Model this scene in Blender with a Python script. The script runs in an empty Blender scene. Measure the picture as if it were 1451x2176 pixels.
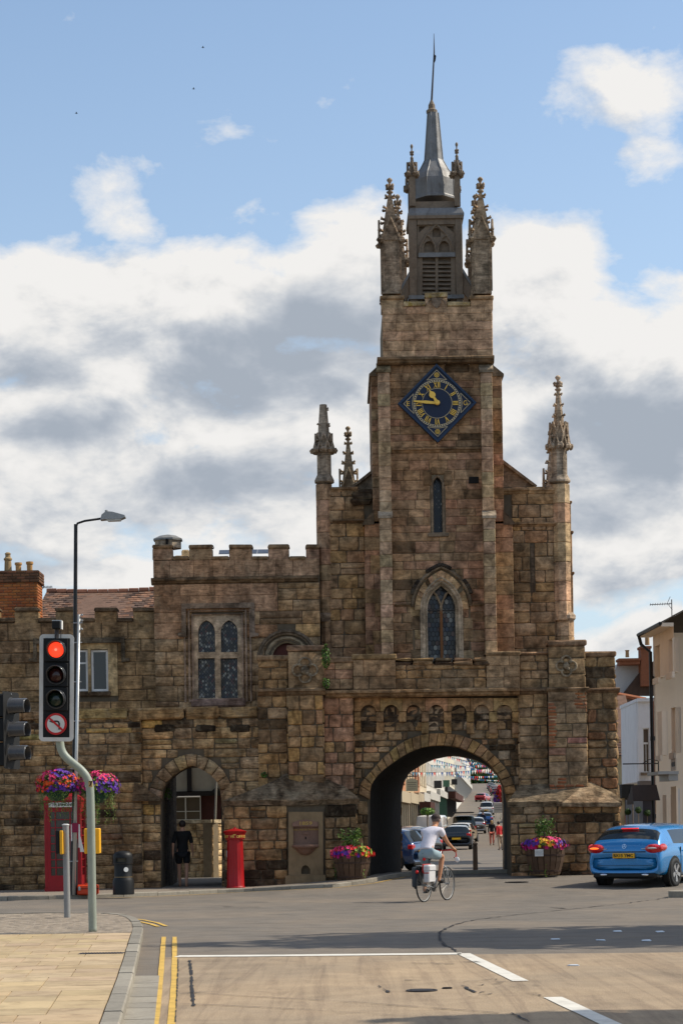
import bpy, math, random
from mathutils import Vector, Matrix, noise
from mathutils.geometry import tessellate_polygon
random.seed(7)
R = math.radians
SC = bpy.context.scene
COL = SC.collection
F, CX, HY, TH = 4500.0, 725.5, 1753.0, R(0.9)
CT, ST = math.cos(TH), math.sin(TH)
EYE = 1.6
cam_d = bpy.data.cameras.new('camera'); cam = bpy.data.objects.new('camera', cam_d); COL.objects.link(cam)
cam.location = (0, 0, EYE); cam.rotation_euler = (R(90), 0, 0)
cam.rotation_euler = (Matrix.Rotation(R(90), 4, 'X') @ Matrix.Rotation(-TH, 4, 'Z')).to_euler()
cam_d.sensor_fit = 'HORIZONTAL'; cam_d.sensor_width = 36; cam_d.lens = 36 * F / 1451
cam_d.shift_y = (HY - 1088) / 1451; cam_d.clip_start = .5; cam_d.clip_end = 8000
SC.camera = cam
SUN_EL, SUN_AZ = 46.0, 9.0          # azimuth: degrees from +X towards +Y
sd = bpy.data.lights.new('sun', 'SUN'); so = bpy.data.objects.new('sun', sd); COL.objects.link(so)
sd.energy = 4.6; sd.angle = R(.55); sd.color = (1, .93, .80)
sv = Vector((math.cos(R(SUN_EL)) * math.cos(R(SUN_AZ)), math.cos(R(SUN_EL)) * math.sin(R(SUN_AZ)), math.sin(R(SUN_EL))))
so.rotation_euler = sv.to_track_quat('Z', 'Y').to_euler(); so.location = (40, 10, 40)
SC.view_settings.view_transform = 'Standard'; SC.view_settings.look = 'None'
SC.view_settings.exposure = 0.0; SC.view_settings.gamma = 1; SC.view_settings.use_curve_mapping = False
SC.cycles.max_bounces = 6; SC.cycles.diffuse_bounces = 3; SC.cycles.use_denoising = True
def ND(nt, typ, **kw):
 n = nt.nodes.new(typ)
 for k, v in kw.items():
  if k.startswith('i_'):
   key = k[2:]; key = int(key) if key.isdigit() else key.replace('_', ' ')
   n.inputs[key].default_value = v
  else: setattr(n, k, v)
 return n
def MATH(nt, op, a, b=None, c=None, clamp=False):
 n = nt.nodes.new('ShaderNodeMath'); n.operation = op; n.use_clamp = clamp
 for i, v in enumerate((a, b, c)):
  if v is None: continue
  if hasattr(v, 'links'): nt.links.new(v, n.inputs[i])
  else: n.inputs[i].default_value = v
 return n.outputs[0]
def MIXC(nt, f, a, b, mode='MIX'):
 n = nt.nodes.new('ShaderNodeMix'); n.data_type = 'RGBA'; n.blend_type = mode
 for s, v in ((0, f), (6, a), (7, b)):
  if hasattr(v, 'links'): nt.links.new(v, n.inputs[s])
  else: n.inputs[s].default_value = (v if s == 0 else (tuple(v) + (1,))[:4])
 return n.outputs[2]
def RAMP(nt, f, stops):
 n = nt.nodes.new('ShaderNodeValToRGB')
 while len(n.color_ramp.elements) < len(stops): n.color_ramp.elements.new(.5)
 for e, (p, c) in zip(n.color_ramp.elements, stops):
  e.position = p; e.color = (tuple(c) + (1,))[:4] if not isinstance(c, (int, float)) else (c, c, c, 1)
 nt.links.new(f, n.inputs[0]); return n.outputs[0]
def NOISE(nt, vec, scale, detail=5, rough=.55, dist=0.0):
 n = nt.nodes.new('ShaderNodeTexNoise'); n.inputs['Scale'].default_value = scale
 n.inputs['Detail'].default_value = detail; n.inputs['Roughness'].default_value = rough
 n.inputs['Distortion'].default_value = dist
 nt.links.new(vec, n.inputs['Vector']); return n.outputs['Fac']
def VSCALE(nt, vec, s, off=(0, 0, 0), rot=(0, 0, 0)):
 n = nt.nodes.new('ShaderNodeMapping'); n.inputs['Scale'].default_value = s; n.inputs['Location'].default_value = off
 n.inputs['Rotation'].default_value = rot
 nt.links.new(vec, n.inputs['Vector']); return n.outputs[0]
W = bpy.data.worlds.new('World'); SC.world = W; W.use_nodes = True
nt = W.node_tree; nt.nodes.clear()
SKY_STR = 0.10
tc = ND(nt, 'ShaderNodeTexCoord'); dirv = tc.outputs['Generated']
sky = ND(nt, 'ShaderNodeTexSky', sky_type='NISHITA', sun_disc=False, sun_elevation=R(SUN_EL), sun_rotation=R(90 - SUN_AZ), air_density=1.0, dust_density=1.2, ozone_density=1.2)
CL_N, CL_T = 2.1, .20
BL = [(100, 700, 380, 165, 1.0), (400, 720, 300, 165, 1.0), (770, 610, 180, 170, 1.0), (60, 850, 320, 170, .8), (560, 880, 380, 170, .95),
 (330, 1020, 480, 140, .95), (1150, 600, 160, 130, 1.0), (1120, 470, 110, 45, .35), (1330, 800, 340, 190, 1.0), (1200, 980, 300, 160, .9), (1430, 610, 110, 80, .6),
 (1370, 1070, 340, 130, .9), (215, 425, 95, 95, .34), (60, 570, 130, 80, .6), (1350, 185, 210, 85, .40), (1410, 300, 130, 70, .30),
 (1290, 1190, 260, 90, .85), (80, 1090, 240, 110, .85), (640, 1110, 330, 90, .8), (200, 1210, 330, 60, .55), (560, 1200, 200, 40, .5), (90, 500, 60, 40, .4), (1400, 1340, 220, 50, .7), (900, 760, 300, 200, .8)]
def TOT(g, v, soft=1.35, lst=None):
 tot = None
 for px, py, rx, ry, w in (lst or BL):
  dx, dy = px - CX, HY - py
  u = dx * CT + dy * ST; vv = -dx * ST + dy * CT
  c = Vector((u / F, 1, vv / F)).normalized()
  m = g.nodes.new('ShaderNodeVectorMath'); m.operation = 'MULTIPLY_ADD'; g.links.new(v, m.inputs[0])
  sx, sy = F / rx, F / ry
  m.inputs[1].default_value = (sx, 2, sy); m.inputs[2].default_value = (-c.x * sx, -c.y * 2, -c.z * sy)
  l = g.nodes.new('ShaderNodeVectorMath'); l.operation = 'LENGTH'; g.links.new(m.outputs[0], l.inputs[0])
  k = MATH(g, 'MULTIPLY', MATH(g, 'SUBTRACT', soft, l.outputs['Value'], clamp=True), w)
  tot = k if tot is None else MATH(g, 'MAXIMUM', tot, k)
 return tot
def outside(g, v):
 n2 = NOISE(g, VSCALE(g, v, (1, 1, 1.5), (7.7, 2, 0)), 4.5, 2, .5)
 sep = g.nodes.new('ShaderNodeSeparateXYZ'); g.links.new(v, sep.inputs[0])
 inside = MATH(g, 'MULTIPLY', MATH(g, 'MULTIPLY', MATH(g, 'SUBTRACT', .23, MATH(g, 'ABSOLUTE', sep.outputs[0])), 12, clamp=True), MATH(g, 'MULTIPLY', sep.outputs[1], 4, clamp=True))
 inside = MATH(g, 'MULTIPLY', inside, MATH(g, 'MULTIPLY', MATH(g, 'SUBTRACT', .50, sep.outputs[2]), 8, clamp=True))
 outv = MATH(g, 'MULTIPLY', MATH(g, 'SUBTRACT', n2, .50), 4.0, clamp=True)  # cloud cover beyond the view thinned to lower the ambient light
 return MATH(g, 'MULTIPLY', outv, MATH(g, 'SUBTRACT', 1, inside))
wn = nt.nodes.new('ShaderNodeTexNoise'); wn.inputs['Scale'].default_value = 14; wn.inputs['Detail'].default_value = 3
nt.links.new(dirv, wn.inputs['Vector'])
wv = ND(nt, 'ShaderNodeVectorMath', operation='MULTIPLY_ADD'); nt.links.new(wn.outputs['Color'], wv.inputs[0]); wv.inputs[1].default_value = (.05, .05, .04); wv.inputs[2].default_value = (-.025, -.025, -.02)
wa = ND(nt, 'ShaderNodeVectorMath'); nt.links.new(dirv, wa.inputs[0]); nt.links.new(wv.outputs[0], wa.inputs[1]); wp = wa.outputs[0]
def shifted(v, o):
 a = ND(nt, 'ShaderNodeVectorMath'); nt.links.new(v, a.inputs[0]); a.inputs[1].default_value = o; return a.outputs[0]
NS, NOFF = (1, 1, 1.7), (3.1, 0, 1.3)
n1 = NOISE(nt, VSCALE(nt, dirv, NS, NOFF), 15, 8, .60, .15)
n1s = NOISE(nt, VSCALE(nt, shifted(dirv, (.006, 0, .014)), NS, NOFF), 15, 5, .58, .15)
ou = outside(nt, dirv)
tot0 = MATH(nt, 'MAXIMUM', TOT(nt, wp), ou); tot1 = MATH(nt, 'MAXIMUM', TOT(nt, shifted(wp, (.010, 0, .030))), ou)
d0 = MATH(nt, 'ADD', MATH(nt, 'MULTIPLY', MATH(nt, 'SUBTRACT', n1, .5), CL_N), MATH(nt, 'SUBTRACT', MATH(nt, 'MULTIPLY_ADD', MATH(nt, 'MULTIPLY', tot0, 4, clamp=True), .07, tot0), CL_T + .07))
d1 = MATH(nt, 'ADD', MATH(nt, 'MULTIPLY', MATH(nt, 'SUBTRACT', n1s, .5), CL_N), MATH(nt, 'SUBTRACT', tot1, CL_T))
alpha = RAMP(nt, d0, [(0.0, 0.0), (.14, .45), (.36, 1.0)])
thick = MATH(nt, 'ADD', MATH(nt, 'MULTIPLY', MATH(nt, 'MAXIMUM', d1, 0), .26), MATH(nt, 'MULTIPLY', MATH(nt, 'SUBTRACT', tot1, .45), .62))
DK = [(560, 790, 250, 95, .95), (700, 680, 140, 110, .75), (420, 1030, 230, 75, .8), (1340, 930, 200, 110, 1.0), (1240, 1090, 240, 60, .6), (60, 900, 160, 50, .6), (180, 770, 200, 45, .45), (1180, 820, 160, 60, .35), (90, 1190, 180, 40, .4)]
dk = MATH(nt, 'MULTIPLY', TOT(nt, wp, 1.4, DK), MATH(nt, 'ADD', MATH(nt, 'MULTIPLY', n1, 1.2), .25))
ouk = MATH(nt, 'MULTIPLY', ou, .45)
thick = MATH(nt, 'ADD', MATH(nt, 'MULTIPLY', thick, .55), MATH(nt, 'MAXIMUM', dk, ouk))
thick = MATH(nt, 'ADD', thick, MATH(nt, 'MULTIPLY', MATH(nt, 'SUBTRACT', n1s, n1), 2.4), clamp=True)
shade = RAMP(nt, thick, [(.0, (.90, .885, .865)), (.20, (.83, .82, .805)), (.42, (.66, .682, .71)), (.70, (.47, .512, .575)), (1.0, (.37, .42, .49))])
shade.node.color_ramp.interpolation = 'B_SPLINE'
shade = MIXC(nt, 1.0, shade, (10, 10, 10), 'MULTIPLY')
sepw = ND(nt, 'ShaderNodeSeparateXYZ'); nt.links.new(dirv, sepw.inputs[0])
haze = MATH(nt, 'POWER', MATH(nt, 'SUBTRACT', 1, MATH(nt, 'MULTIPLY', MATH(nt, 'MAXIMUM', sepw.outputs[2], 0), 1.9), clamp=True), 2)
skyc = MIXC(nt, 1.0, sky.outputs[0], (1.70, 1.76, 1.74), 'MULTIPLY')
skyc = MIXC(nt, MATH(nt, 'MULTIPLY', haze, .75), skyc, (6.0, 7.1, 8.7))
cc = MIXC(nt, alpha, skyc, shade)
bg = ND(nt, 'ShaderNodeBackground'); bg.inputs['Strength'].default_value = SKY_STR
nt.links.new(cc, bg.inputs[0]); wo = ND(nt, 'ShaderNodeOutputWorld'); nt.links.new(bg.outputs[0], wo.inputs[0])
def UV(px, py):
 dx, dy = px - CX, HY - py
 return dx * CT + dy * ST, -dx * ST + dy * CT
def PX(px, py, Y): return UV(px, py)[0] * Y / F
def PZ(px, py, Y): return EYE + UV(px, py)[1] * Y / F
def PT(px, py, Y): u, v = UV(px, py); return (u * Y / F, EYE + v * Y / F)
def RC(px0, py0, px1, py1, Y):   # rectangle -> x0, x1, z0, z1
 mx, my = (px0 + px1) / 2, (py0 + py1) / 2
 return PX(px0, my, Y), PX(px1, my, Y), PZ(mx, py1, Y), PZ(mx, py0, Y)
def smooth(a, b, t):
 t = max(0, min(1, (t - a) / (b - a))); return t * t * (3 - 2 * t)
ZS = [(56, .2), (60, .15), (72, -.1), (84, -.15), (125, 0), (150, .12), (200, .84), (271, 2.4), (343, 4.9), (437, 7.9), (600, 12.7), (5000, 14)]
def gz(x, y):
 base = .2 * smooth(-3, 2.0, x) * smooth(44, 52, y) + .08 * smooth(-3, 3, x) * smooth(50, 54, y)
 if y <= 56: return base
 for (a, za), (b, zb) in zip(ZS, ZS[1:]):
  if y <= b:
   z = za + (zb - za) * (y - a) / (b - a); break
 t = smooth(56, 61, y); return base * (1 - t) + z * t
def GP(px, py, lift=0.0):       # pixel -> ground point (fixed-point iteration)
 u, v = UV(px, py); y = EYE * F / -v if v < 0 else 60
 for _ in range(12): y = (EYE - lift - gz(u * y / F, y)) * F / -v
 return u * y / F, y
class M:
 def __init__(s): s.v = []; s.f = []; s.m = []; s.t = []; s.tint = (1, 1, 1); s.mi = 0
 def add(s, vs, fs, tint=None, mi=None):
  b = len(s.v); s.v += [tuple(q) for q in vs]; s.t += [tint or s.tint] * len(vs)
  s.f += [tuple(b + i for i in f) for f in fs]; s.m += [s.mi if mi is None else mi] * len(fs)
 def box(s, x0, x1, y0, y1, z0, z1, **k):
  s.add([(x0, y0, z0), (x1, y0, z0), (x1, y1, z0), (x0, y1, z0), (x0, y0, z1), (x1, y0, z1), (x1, y1, z1), (x0, y1, z1)],
 [(0, 3, 2, 1), (4, 5, 6, 7), (0, 1, 5, 4), (1, 2, 6, 5), (2, 3, 7, 6), (3, 0, 4, 7)], **k)
 def rbox(s, c, d, n=None, **k):  # box with centre, dims, rotation matrix
  hx, hy, hz = d[0] / 2, d[1] / 2, d[2] / 2
  vs = [Vector((a * hx, b * hy, e * hz)) for e in (-1, 1) for a, b in ((-1, -1), (1, -1), (1, 1), (-1, 1))]
  if n is not None: vs = [n @ q for q in vs]
  vs = [q + Vector(c) for q in vs]
  s.add(vs, [(0, 3, 2, 1), (4, 5, 6, 7), (0, 1, 5, 4), (1, 2, 6, 5), (2, 3, 7, 6), (3, 0, 4, 7)], **k)
 def block(s, x0, x1, y0, y1, z0, z1, b=.012, j=.004, **k):  # chamfered block
  jx = lambda: random.uniform(-j, j)
  xs, ys, zs = (x0, x0 + b, x1 - b, x1), (y0, y0 + b, y1 - b, y1), (z0, z0 + b, z1 - b, z1)
  vs = []; idx = {}
  def V(i, jn, kk):
   key = (i, jn, kk)
   if key not in idx: idx[key] = len(vs); vs.append((xs[i] + jx(), ys[jn] + jx(), zs[kk] + jx()))
   return idx[key]
  fs = []
  fs.append((V(1, 0, 1), V(2, 0, 1), V(2, 0, 2), V(1, 0, 2))); fs.append((V(2, 3, 1), V(1, 3, 1), V(1, 3, 2), V(2, 3, 2)))
  fs.append((V(0, 2, 1), V(0, 1, 1), V(0, 1, 2), V(0, 2, 2))); fs.append((V(3, 1, 1), V(3, 2, 1), V(3, 2, 2), V(3, 1, 2)))
  fs.append((V(1, 1, 3), V(2, 1, 3), V(2, 2, 3), V(1, 2, 3))); fs.append((V(1, 2, 0), V(2, 2, 0), V(2, 1, 0), V(1, 1, 0)))
  fs += [(V(1, 0, 2), V(2, 0, 2), V(2, 1, 3), V(1, 1, 3)), (V(1, 1, 0), V(2, 1, 0), V(2, 0, 1), V(1, 0, 1)),
 (V(0, 1, 1), V(1, 0, 1), V(1, 0, 2), V(0, 1, 2)), (V(2, 0, 1), V(3, 1, 1), V(3, 1, 2), V(2, 0, 2)),
 (V(0, 1, 2), V(1, 1, 3), V(1, 2, 3), V(0, 2, 2)), (V(3, 1, 2), V(3, 2, 2), V(2, 2, 3), V(2, 1, 3)),
 (V(1, 3, 1), V(0, 2, 1), V(0, 2, 2), V(1, 3, 2)), (V(3, 2, 1), V(2, 3, 1), V(2, 3, 2), V(3, 2, 2)),
 (V(1, 3, 2), V(1, 2, 3), V(2, 2, 3), V(2, 3, 2)),
 (V(1, 0, 2), V(1, 1, 3), V(0, 1, 2)), (V(2, 0, 2), V(3, 1, 2), V(2, 1, 3)),
 (V(1, 0, 1), V(0, 1, 1), V(1, 1, 0)), (V(2, 0, 1), V(2, 1, 0), V(3, 1, 1))]
  s.add(vs, fs, **k)
 def prism(s, poly, y0, y1, holes=(), **k):   # poly in (x,z), extruded along y
  loops = [list(poly)] + [list(h) for h in holes]
  tri = tessellate_polygon([[Vector((a, b, 0)) for a, b in l] for l in loops])
  flat = [p for l in loops for p in l]; n = len(flat)
  vs = [(a, y0, b) for a, b in flat] + [(a, y1, b) for a, b in flat]; fs = []
  for t in tri:
   a, b, c = [flat[i] for i in t]
   cr = (b[0] - a[0]) * (c[1] - a[1]) - (b[1] - a[1]) * (c[0] - a[0])
   t = tuple(t) if cr > 0 else tuple(t)[::-1]
   fs.append(t); fs.append(tuple(i + n for i in t[::-1]))
  st = 0
  for li, l in enumerate(loops):
   ar = sum(l[i][0] * l[(i + 1) % len(l)][1] - l[(i + 1) % len(l)][0] * l[i][1] for i in range(len(l)))
   fl = (ar > 0) != (li > 0)
   for i in range(len(l)):
    a, b = st + i, st + (i + 1) % len(l)
    fs.append((b, a, a + n, b + n) if fl else (a, b, b + n, a + n))
   st += len(l)
  s.add(vs, fs, **k)
 def hprism(s, poly, z0, z1, **k):            # poly in (x,y), extruded along z
  tri = tessellate_polygon([[Vector((a, b, 0)) for a, b in poly]]); n = len(poly)
  z0f = z0 if callable(z0) else (lambda x, y: z0); z1f = z1 if callable(z1) else (lambda x, y: z1)
  vs = [(a, b, z0f(a, b)) for a, b in poly] + [(a, b, z1f(a, b)) for a, b in poly]; fs = []
  for t in tri:
   a, b, c = [poly[i] for i in t]
   cr = (b[0] - a[0]) * (c[1] - a[1]) - (b[1] - a[1]) * (c[0] - a[0])
   t = tuple(t) if cr > 0 else tuple(t)[::-1]
   fs.append(tuple(i + n for i in t)); fs.append(t[::-1])
  ar = sum(poly[i][0] * poly[(i + 1) % n][1] - poly[(i + 1) % n][0] * poly[i][1] for i in range(n))
  for i in range(n):
   a, b = i, (i + 1) % n
   fs.append((a, b, b + n, a + n) if ar > 0 else (b, a, a + n, b + n))
  s.add(vs, fs, **k)
 def tube(s, pts, r, n=8, cap=True, **k):
  pts = [Vector(p) for p in pts]; rr = r if isinstance(r, (list, tuple)) else [r] * len(pts)
  vs = []; fs = []; up = None
  for i, p in enumerate(pts):
   t = (pts[min(i + 1, len(pts) - 1)] - pts[max(i - 1, 0)]).normalized()
   if up is None: up = t.orthogonal().normalized()
   up = (up - t * up.dot(t)).normalized(); sd_ = t.cross(up)
   for q in range(n):
    a = 2 * math.pi * q / n; vs.append(p + (up * math.cos(a) + sd_ * math.sin(a)) * rr[i])
  for i in range(len(pts) - 1):
   for q in range(n):
    a, b = i * n + q, i * n + (q + 1) % n; fs.append((a, b, b + n, a + n))
  if cap: fs.append(tuple(range(n))[::-1]); fs.append(tuple((len(pts) - 1) * n + q for q in range(n)))
  s.add(vs, fs, **k)
 def lathe(s, prof, c=(0, 0, 0), n=12, mat=None, rot=0, cap=True, **k):   # prof [(r,z)]
  vs = []; fs = []; c = Vector(c)
  for r, z in prof:
   for q in range(n):
    a = 2 * math.pi * q / n + rot; p = Vector((r * math.cos(a), r * math.sin(a), z))
    if mat is not None: p = mat @ p
    vs.append(p + c)
  for i in range(len(prof) - 1):
   for q in range(n):
    a, b = i * n + q, i * n + (q + 1) % n; fs.append((a, b, b + n, a + n))
  if cap: fs.append(tuple(range(n))[::-1]); fs.append(tuple((len(prof) - 1) * n + q for q in range(n)))
  s.add(vs, fs, **k)
 def blob(s, c, r, nz=.3, seed=0, seg=7, rings=5, **k):
  rx, ry, rz = r if isinstance(r, (tuple, list)) else (r, r, r)
  vs = []; fs = []
  for i in range(rings + 1):
   ph = math.pi * i / rings
   for q in range(seg):
    a = 2 * math.pi * q / seg
    d = Vector((math.sin(ph) * math.cos(a), math.sin(ph) * math.sin(a), math.cos(ph)))
    kf = 1 + nz * noise.noise(d * 1.7 + Vector((seed * 3.1, seed, 0)))
    vs.append((c[0] + d.x * rx * kf, c[1] + d.y * ry * kf, c[2] + d.z * rz * kf))
  for i in range(rings):
   for q in range(seg):
    a, b = i * seg + q, i * seg + (q + 1) % seg
    fs.append((a, a + seg, b + seg, b))
  s.add(vs, fs, **k)
 def quad(s, a, b, c, d, **k): s.add([a, b, c, d], [(0, 1, 2, 3)], **k)
 def mesh(s, name, mats, sm=False):
  me = bpy.data.meshes.new(name); me.from_pydata(s.v, [], s.f)
  if not isinstance(mats, (list, tuple)): mats = [mats]
  for m_ in mats: me.materials.append(m_)
  if len(mats) > 1: me.polygons.foreach_set('material_index', s.m)
  at = me.attributes.new('tint', 'FLOAT_COLOR', 'POINT')
  buf = []
  for t in s.t: buf += [t[0], t[1], t[2], 1.0]
  at.data.foreach_set('color', buf)
  if sm: me.polygons.foreach_set('use_smooth', [True] * len(me.polygons))
  me.update(); return me
 def obj(s, name, mats, parent=None, sm=False, auto=None, kind=None, label=None):
  me = s.mesh(name, mats, sm or auto is not None)
  o = bpy.data.objects.new(name, me); COL.objects.link(o)
  if auto is not None:
   try: me.set_sharp_from_angle(angle=R(auto))
   except Exception: pass
  if parent is not None: o.parent = parent
  if kind: o['kind'] = kind
  if label: o['label'] = label
  return o
def tag(o, label=None, cat=None, group=None, kind=None):
 if label: o['label'] = label
 if cat: o['category'] = cat
 if group: o['group'] = group
 if kind: o['kind'] = kind
 return o
def thing(name, label, cat, loc=(0, 0, 0), rz=0, group=None):
 o = bpy.data.objects.new(name, None); COL.objects.link(o); o.location = loc; o.rotation_euler = (0, 0, rz)
 o.empty_display_size = .2
 return tag(o, label, cat, group)
def copy_tree(o, parent=None):
 c = o.copy(); COL.objects.link(c)
 if parent is not None: c.parent = parent
 for ch in list(o.children): copy_tree(ch, c)
 return c
MC = {}
def new_mat(name):
 m = bpy.data.materials.new(name); m.use_nodes = True; n = m.node_tree; n.nodes.clear()
 b = n.nodes.new('ShaderNodeBsdfPrincipled'); o = n.nodes.new('ShaderNodeOutputMaterial'); n.links.new(b.outputs[0], o.inputs[0])
 return m, n, b
def BUMP(n, b, h, dist, strength=1.0):
 bp = n.nodes.new('ShaderNodeBump'); bp.inputs['Distance'].default_value = dist; bp.inputs['Strength'].default_value = strength
 n.links.new(h, bp.inputs['Height']); n.links.new(bp.outputs[0], b.inputs['Normal'])
def stone_mat(name, dirt=.5, bump=.012, lichen=0.0, strata=.5, sheen=.85):
 m, n, b = new_mat(name)
 g = ND(n, 'ShaderNodeNewGeometry'); P = g.outputs['Position']
 at = ND(n, 'ShaderNodeAttribute', attribute_name='tint')
 big = NOISE(n, P, .55, 4, .6); mid = NOISE(n, P, 4.5, 6, .65, .6); fine = NOISE(n, P, 34, 4, .7)
 bed = NOISE(n, VSCALE(n, P, (1.6, 1.6, 13), rot=(0, .08, 0)), 2.2, 5, .6, .8)
 val = MATH(n, 'ADD', MATH(n, 'MULTIPLY', RAMP(n, mid, [(.3, .0), (.7, 1.0)]), .66), MATH(n, 'MULTIPLY', fine, .34))
 val = MATH(n, 'ADD', val, MATH(n, 'MULTIPLY', RAMP(n, bed, [(.3, 0.0), (.7, 1.0)]), .34 * strata * 2)); val = MATH(n, 'ADD', val, .40 - .17 * strata)
 val = MATH(n, 'MULTIPLY', MATH(n, 'POWER', val, 2.0), 1.17)
 c = MIXC(n, 1.0, at.outputs['Color'], val, 'MULTIPLY')
 c = MIXC(n, MATH(n, 'MULTIPLY', RAMP(n, big, [(.42, 0.0), (.62, 1.0)]), .35), c, MIXC(n, 1.0, c, (1.25, .98, .72), 'MULTIPLY'))
 soot = NOISE(n, VSCALE(n, P, (1.3, 1.3, .55), (5, 3, 1)), 1.5, 7, .68, .5)
 sf = RAMP(n, soot, [(.44, 0.0), (.64, 1.0)])
 c = MIXC(n, MATH(n, 'MULTIPLY', sf, dirt), c, MIXC(n, 1.0, c, (.26, .22, .19), 'MULTIPLY'))
 pale = NOISE(n, VSCALE(n, P, (1, 1, .8), (1, 8, 3)), 2.6, 7, .7, .8)
 c = MIXC(n, MATH(n, 'MULTIPLY', RAMP(n, pale, [(.53, 0.0), (.70, 1.0)]), .55 * strata), c, (.36, .29, .19))
 pit = NOISE(n, P, 13, 5, .7, 1.0)
 c = MIXC(n, MATH(n, 'MULTIPLY', RAMP(n, pit, [(.60, 0.0), (.72, 1.0)]), .5 * dirt), c, (.035, .026, .018))
 if lichen:
  li = NOISE(n, VSCALE(n, P, (1, 1, 1), (9, 1, 4)), 6, 6, .7, .3)
  c = MIXC(n, MATH(n, 'MULTIPLY', RAMP(n, li, [(.5, 0.0), (.62, 1.0)]), lichen), c, (.30, .20, .035))
 n.links.new(c, b.inputs['Base Color']); b.inputs['Roughness'].default_value = .93; b.inputs['Specular IOR Level'].default_value = .15
 h = MATH(n, 'ADD', MATH(n, 'MULTIPLY', mid, 1.0), MATH(n, 'ADD', MATH(n, 'MULTIPLY', fine, .35), MATH(n, 'MULTIPLY', bed, 1.0 * strata)))
 BUMP(n, b, h, bump); return m
def plain(name, col, rough=.6, metal=0.0, var=.15, scale=8.0, bump=0.0, spec=.3, coat=0.0, tint=False, dirt=0.0):
 key = name
 if key in MC: return MC[key]
 m, n, b = new_mat(name); g = ND(n, 'ShaderNodeNewGeometry'); P = g.outputs['Position']
 nz = NOISE(n, P, scale, 5, .6)
 f = MATH(n, 'ADD', MATH(n, 'MULTIPLY', nz, 2 * var), 1 - var)
 c = MIXC(n, 1.0, (tuple(col) + (1,))[:4], f, 'MULTIPLY')
 if tint:
  at = ND(n, 'ShaderNodeAttribute', attribute_name='tint'); c = MIXC(n, 1.0, c, at.outputs['Color'], 'MULTIPLY')
 if dirt:
  dn = NOISE(n, VSCALE(n, P, (1, 1, .4)), 3.0, 7, .7, .4)
  c = MIXC(n, MATH(n, 'MULTIPLY', RAMP(n, dn, [(.48, 0.0), (.68, 1.0)]), dirt), c, MIXC(n, 1.0, c, (.4, .36, .32), 'MULTIPLY'))
 n.links.new(c, b.inputs['Base Color'])
 rr = MATH(n, 'ADD', MATH(n, 'MULTIPLY', nz, .16), rough - .08); n.links.new(rr, b.inputs['Roughness'])
 b.inputs['Metallic'].default_value = metal; b.inputs['Specular IOR Level'].default_value = spec; b.inputs['Coat Weight'].default_value = coat
 b.inputs['Coat Roughness'].default_value = .06
 if bump: BUMP(n, b, nz, bump)
 MC[key] = m; return m
def emis(name, col, st):
 if name in MC: return MC[name]
 m, n, b = new_mat(name); b.inputs['Base Color'].default_value = tuple(col) + (1,); b.inputs['Emission Color'].default_value = tuple(col) + (1,)
 b.inputs['Emission Strength'].default_value = st; b.inputs['Roughness'].default_value = .3; MC[name] = m; return m
def glassm(name, col=(.02, .022, .025), rough=.06):
 if name in MC: return MC[name]
 m, n, b = new_mat(name); g = ND(n, 'ShaderNodeNewGeometry'); nz = NOISE(n, g.outputs['Position'], 1.4, 2, .5)
 at = ND(n, 'ShaderNodeAttribute', attribute_name='tint')
 c = MIXC(n, 1.0, (tuple(col) + (1,))[:4], at.outputs['Color'], 'MULTIPLY'); n.links.new(c, b.inputs['Base Color'])
 b.inputs['Roughness'].default_value = rough; b.inputs['Specular IOR Level'].default_value = .55; BUMP(n, b, nz, .01, .4); MC[name] = m; return m
STONE = stone_mat('weathered_sandstone', .7, .012, 0, .55)
RUBBLE = stone_mat('rough_sandstone', .9, .03, 0, .8)
ASHLAR = stone_mat('dressed_sandstone', .62, .006, 0, .35)
LICHEN = stone_mat('lichened_coping', .7, .02, .8, .5)
MORTAR = plain('mortar', (.12, .092, .062), .95, var=.4, scale=6, bump=.01, spec=.1)
MORTAR_P = plain('pale_mortar', (.20, .155, .10), .95, var=.3, scale=6, bump=.005, spec=.1)
LEAD = plain('lead_sheet', (.21, .205, .20), .55, .35, .35, 5, .01, dirt=.7)
DARKWOOD = plain('weathered_oak', (.22, .168, .12), .85, var=.4, scale=14, bump=.006, dirt=.6)
BLACKM = plain('black_paint', (.014, .014, .015), .42, var=.2, scale=20)
GLASS = glassm('dark_glass')
WHITEP = plain('white_paint', (.72, .70, .66), .5, var=.08, scale=6, dirt=.35)
GREYM = plain('galvanised_steel', (.34, .34, .33), .5, .4, .2, 20)
DARKVOID = plain('dark_interior', (.012, .010, .009), .9, var=.2)
PAL_ASH = [(.305, .225, .158), (.28, .205, .14), (.33, .245, .17), (.25, .19, .135), (.30, .20, .15), (.235, .165, .115)]
PAL_OLD = [(.30, .215, .13), (.25, .185, .115), (.34, .24, .13), (.21, .16, .105), (.27, .21, .145), (.31, .20, .13), (.16, .118, .078), (.10, .075, .05)]
PAL_PINK = [(.33, .20, .15), (.30, .185, .14), (.36, .235, .175), (.27, .18, .14)]
PAL_RUB = [(.33, .235, .125), (.25, .19, .115), (.37, .25, .12), (.21, .165, .11), (.28, .22, .155), (.16, .118, .075), (.075, .055, .038), (.045, .034, .026), (.30, .205, .12)]
PAL_BASE = [(.25, .185, .11), (.19, .145, .09), (.30, .215, .12), (.14, .105, .07), (.075, .056, .038), (.045, .034, .025), (.22, .17, .12), (.34, .25, .15), (.03, .024, .018)]
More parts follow.
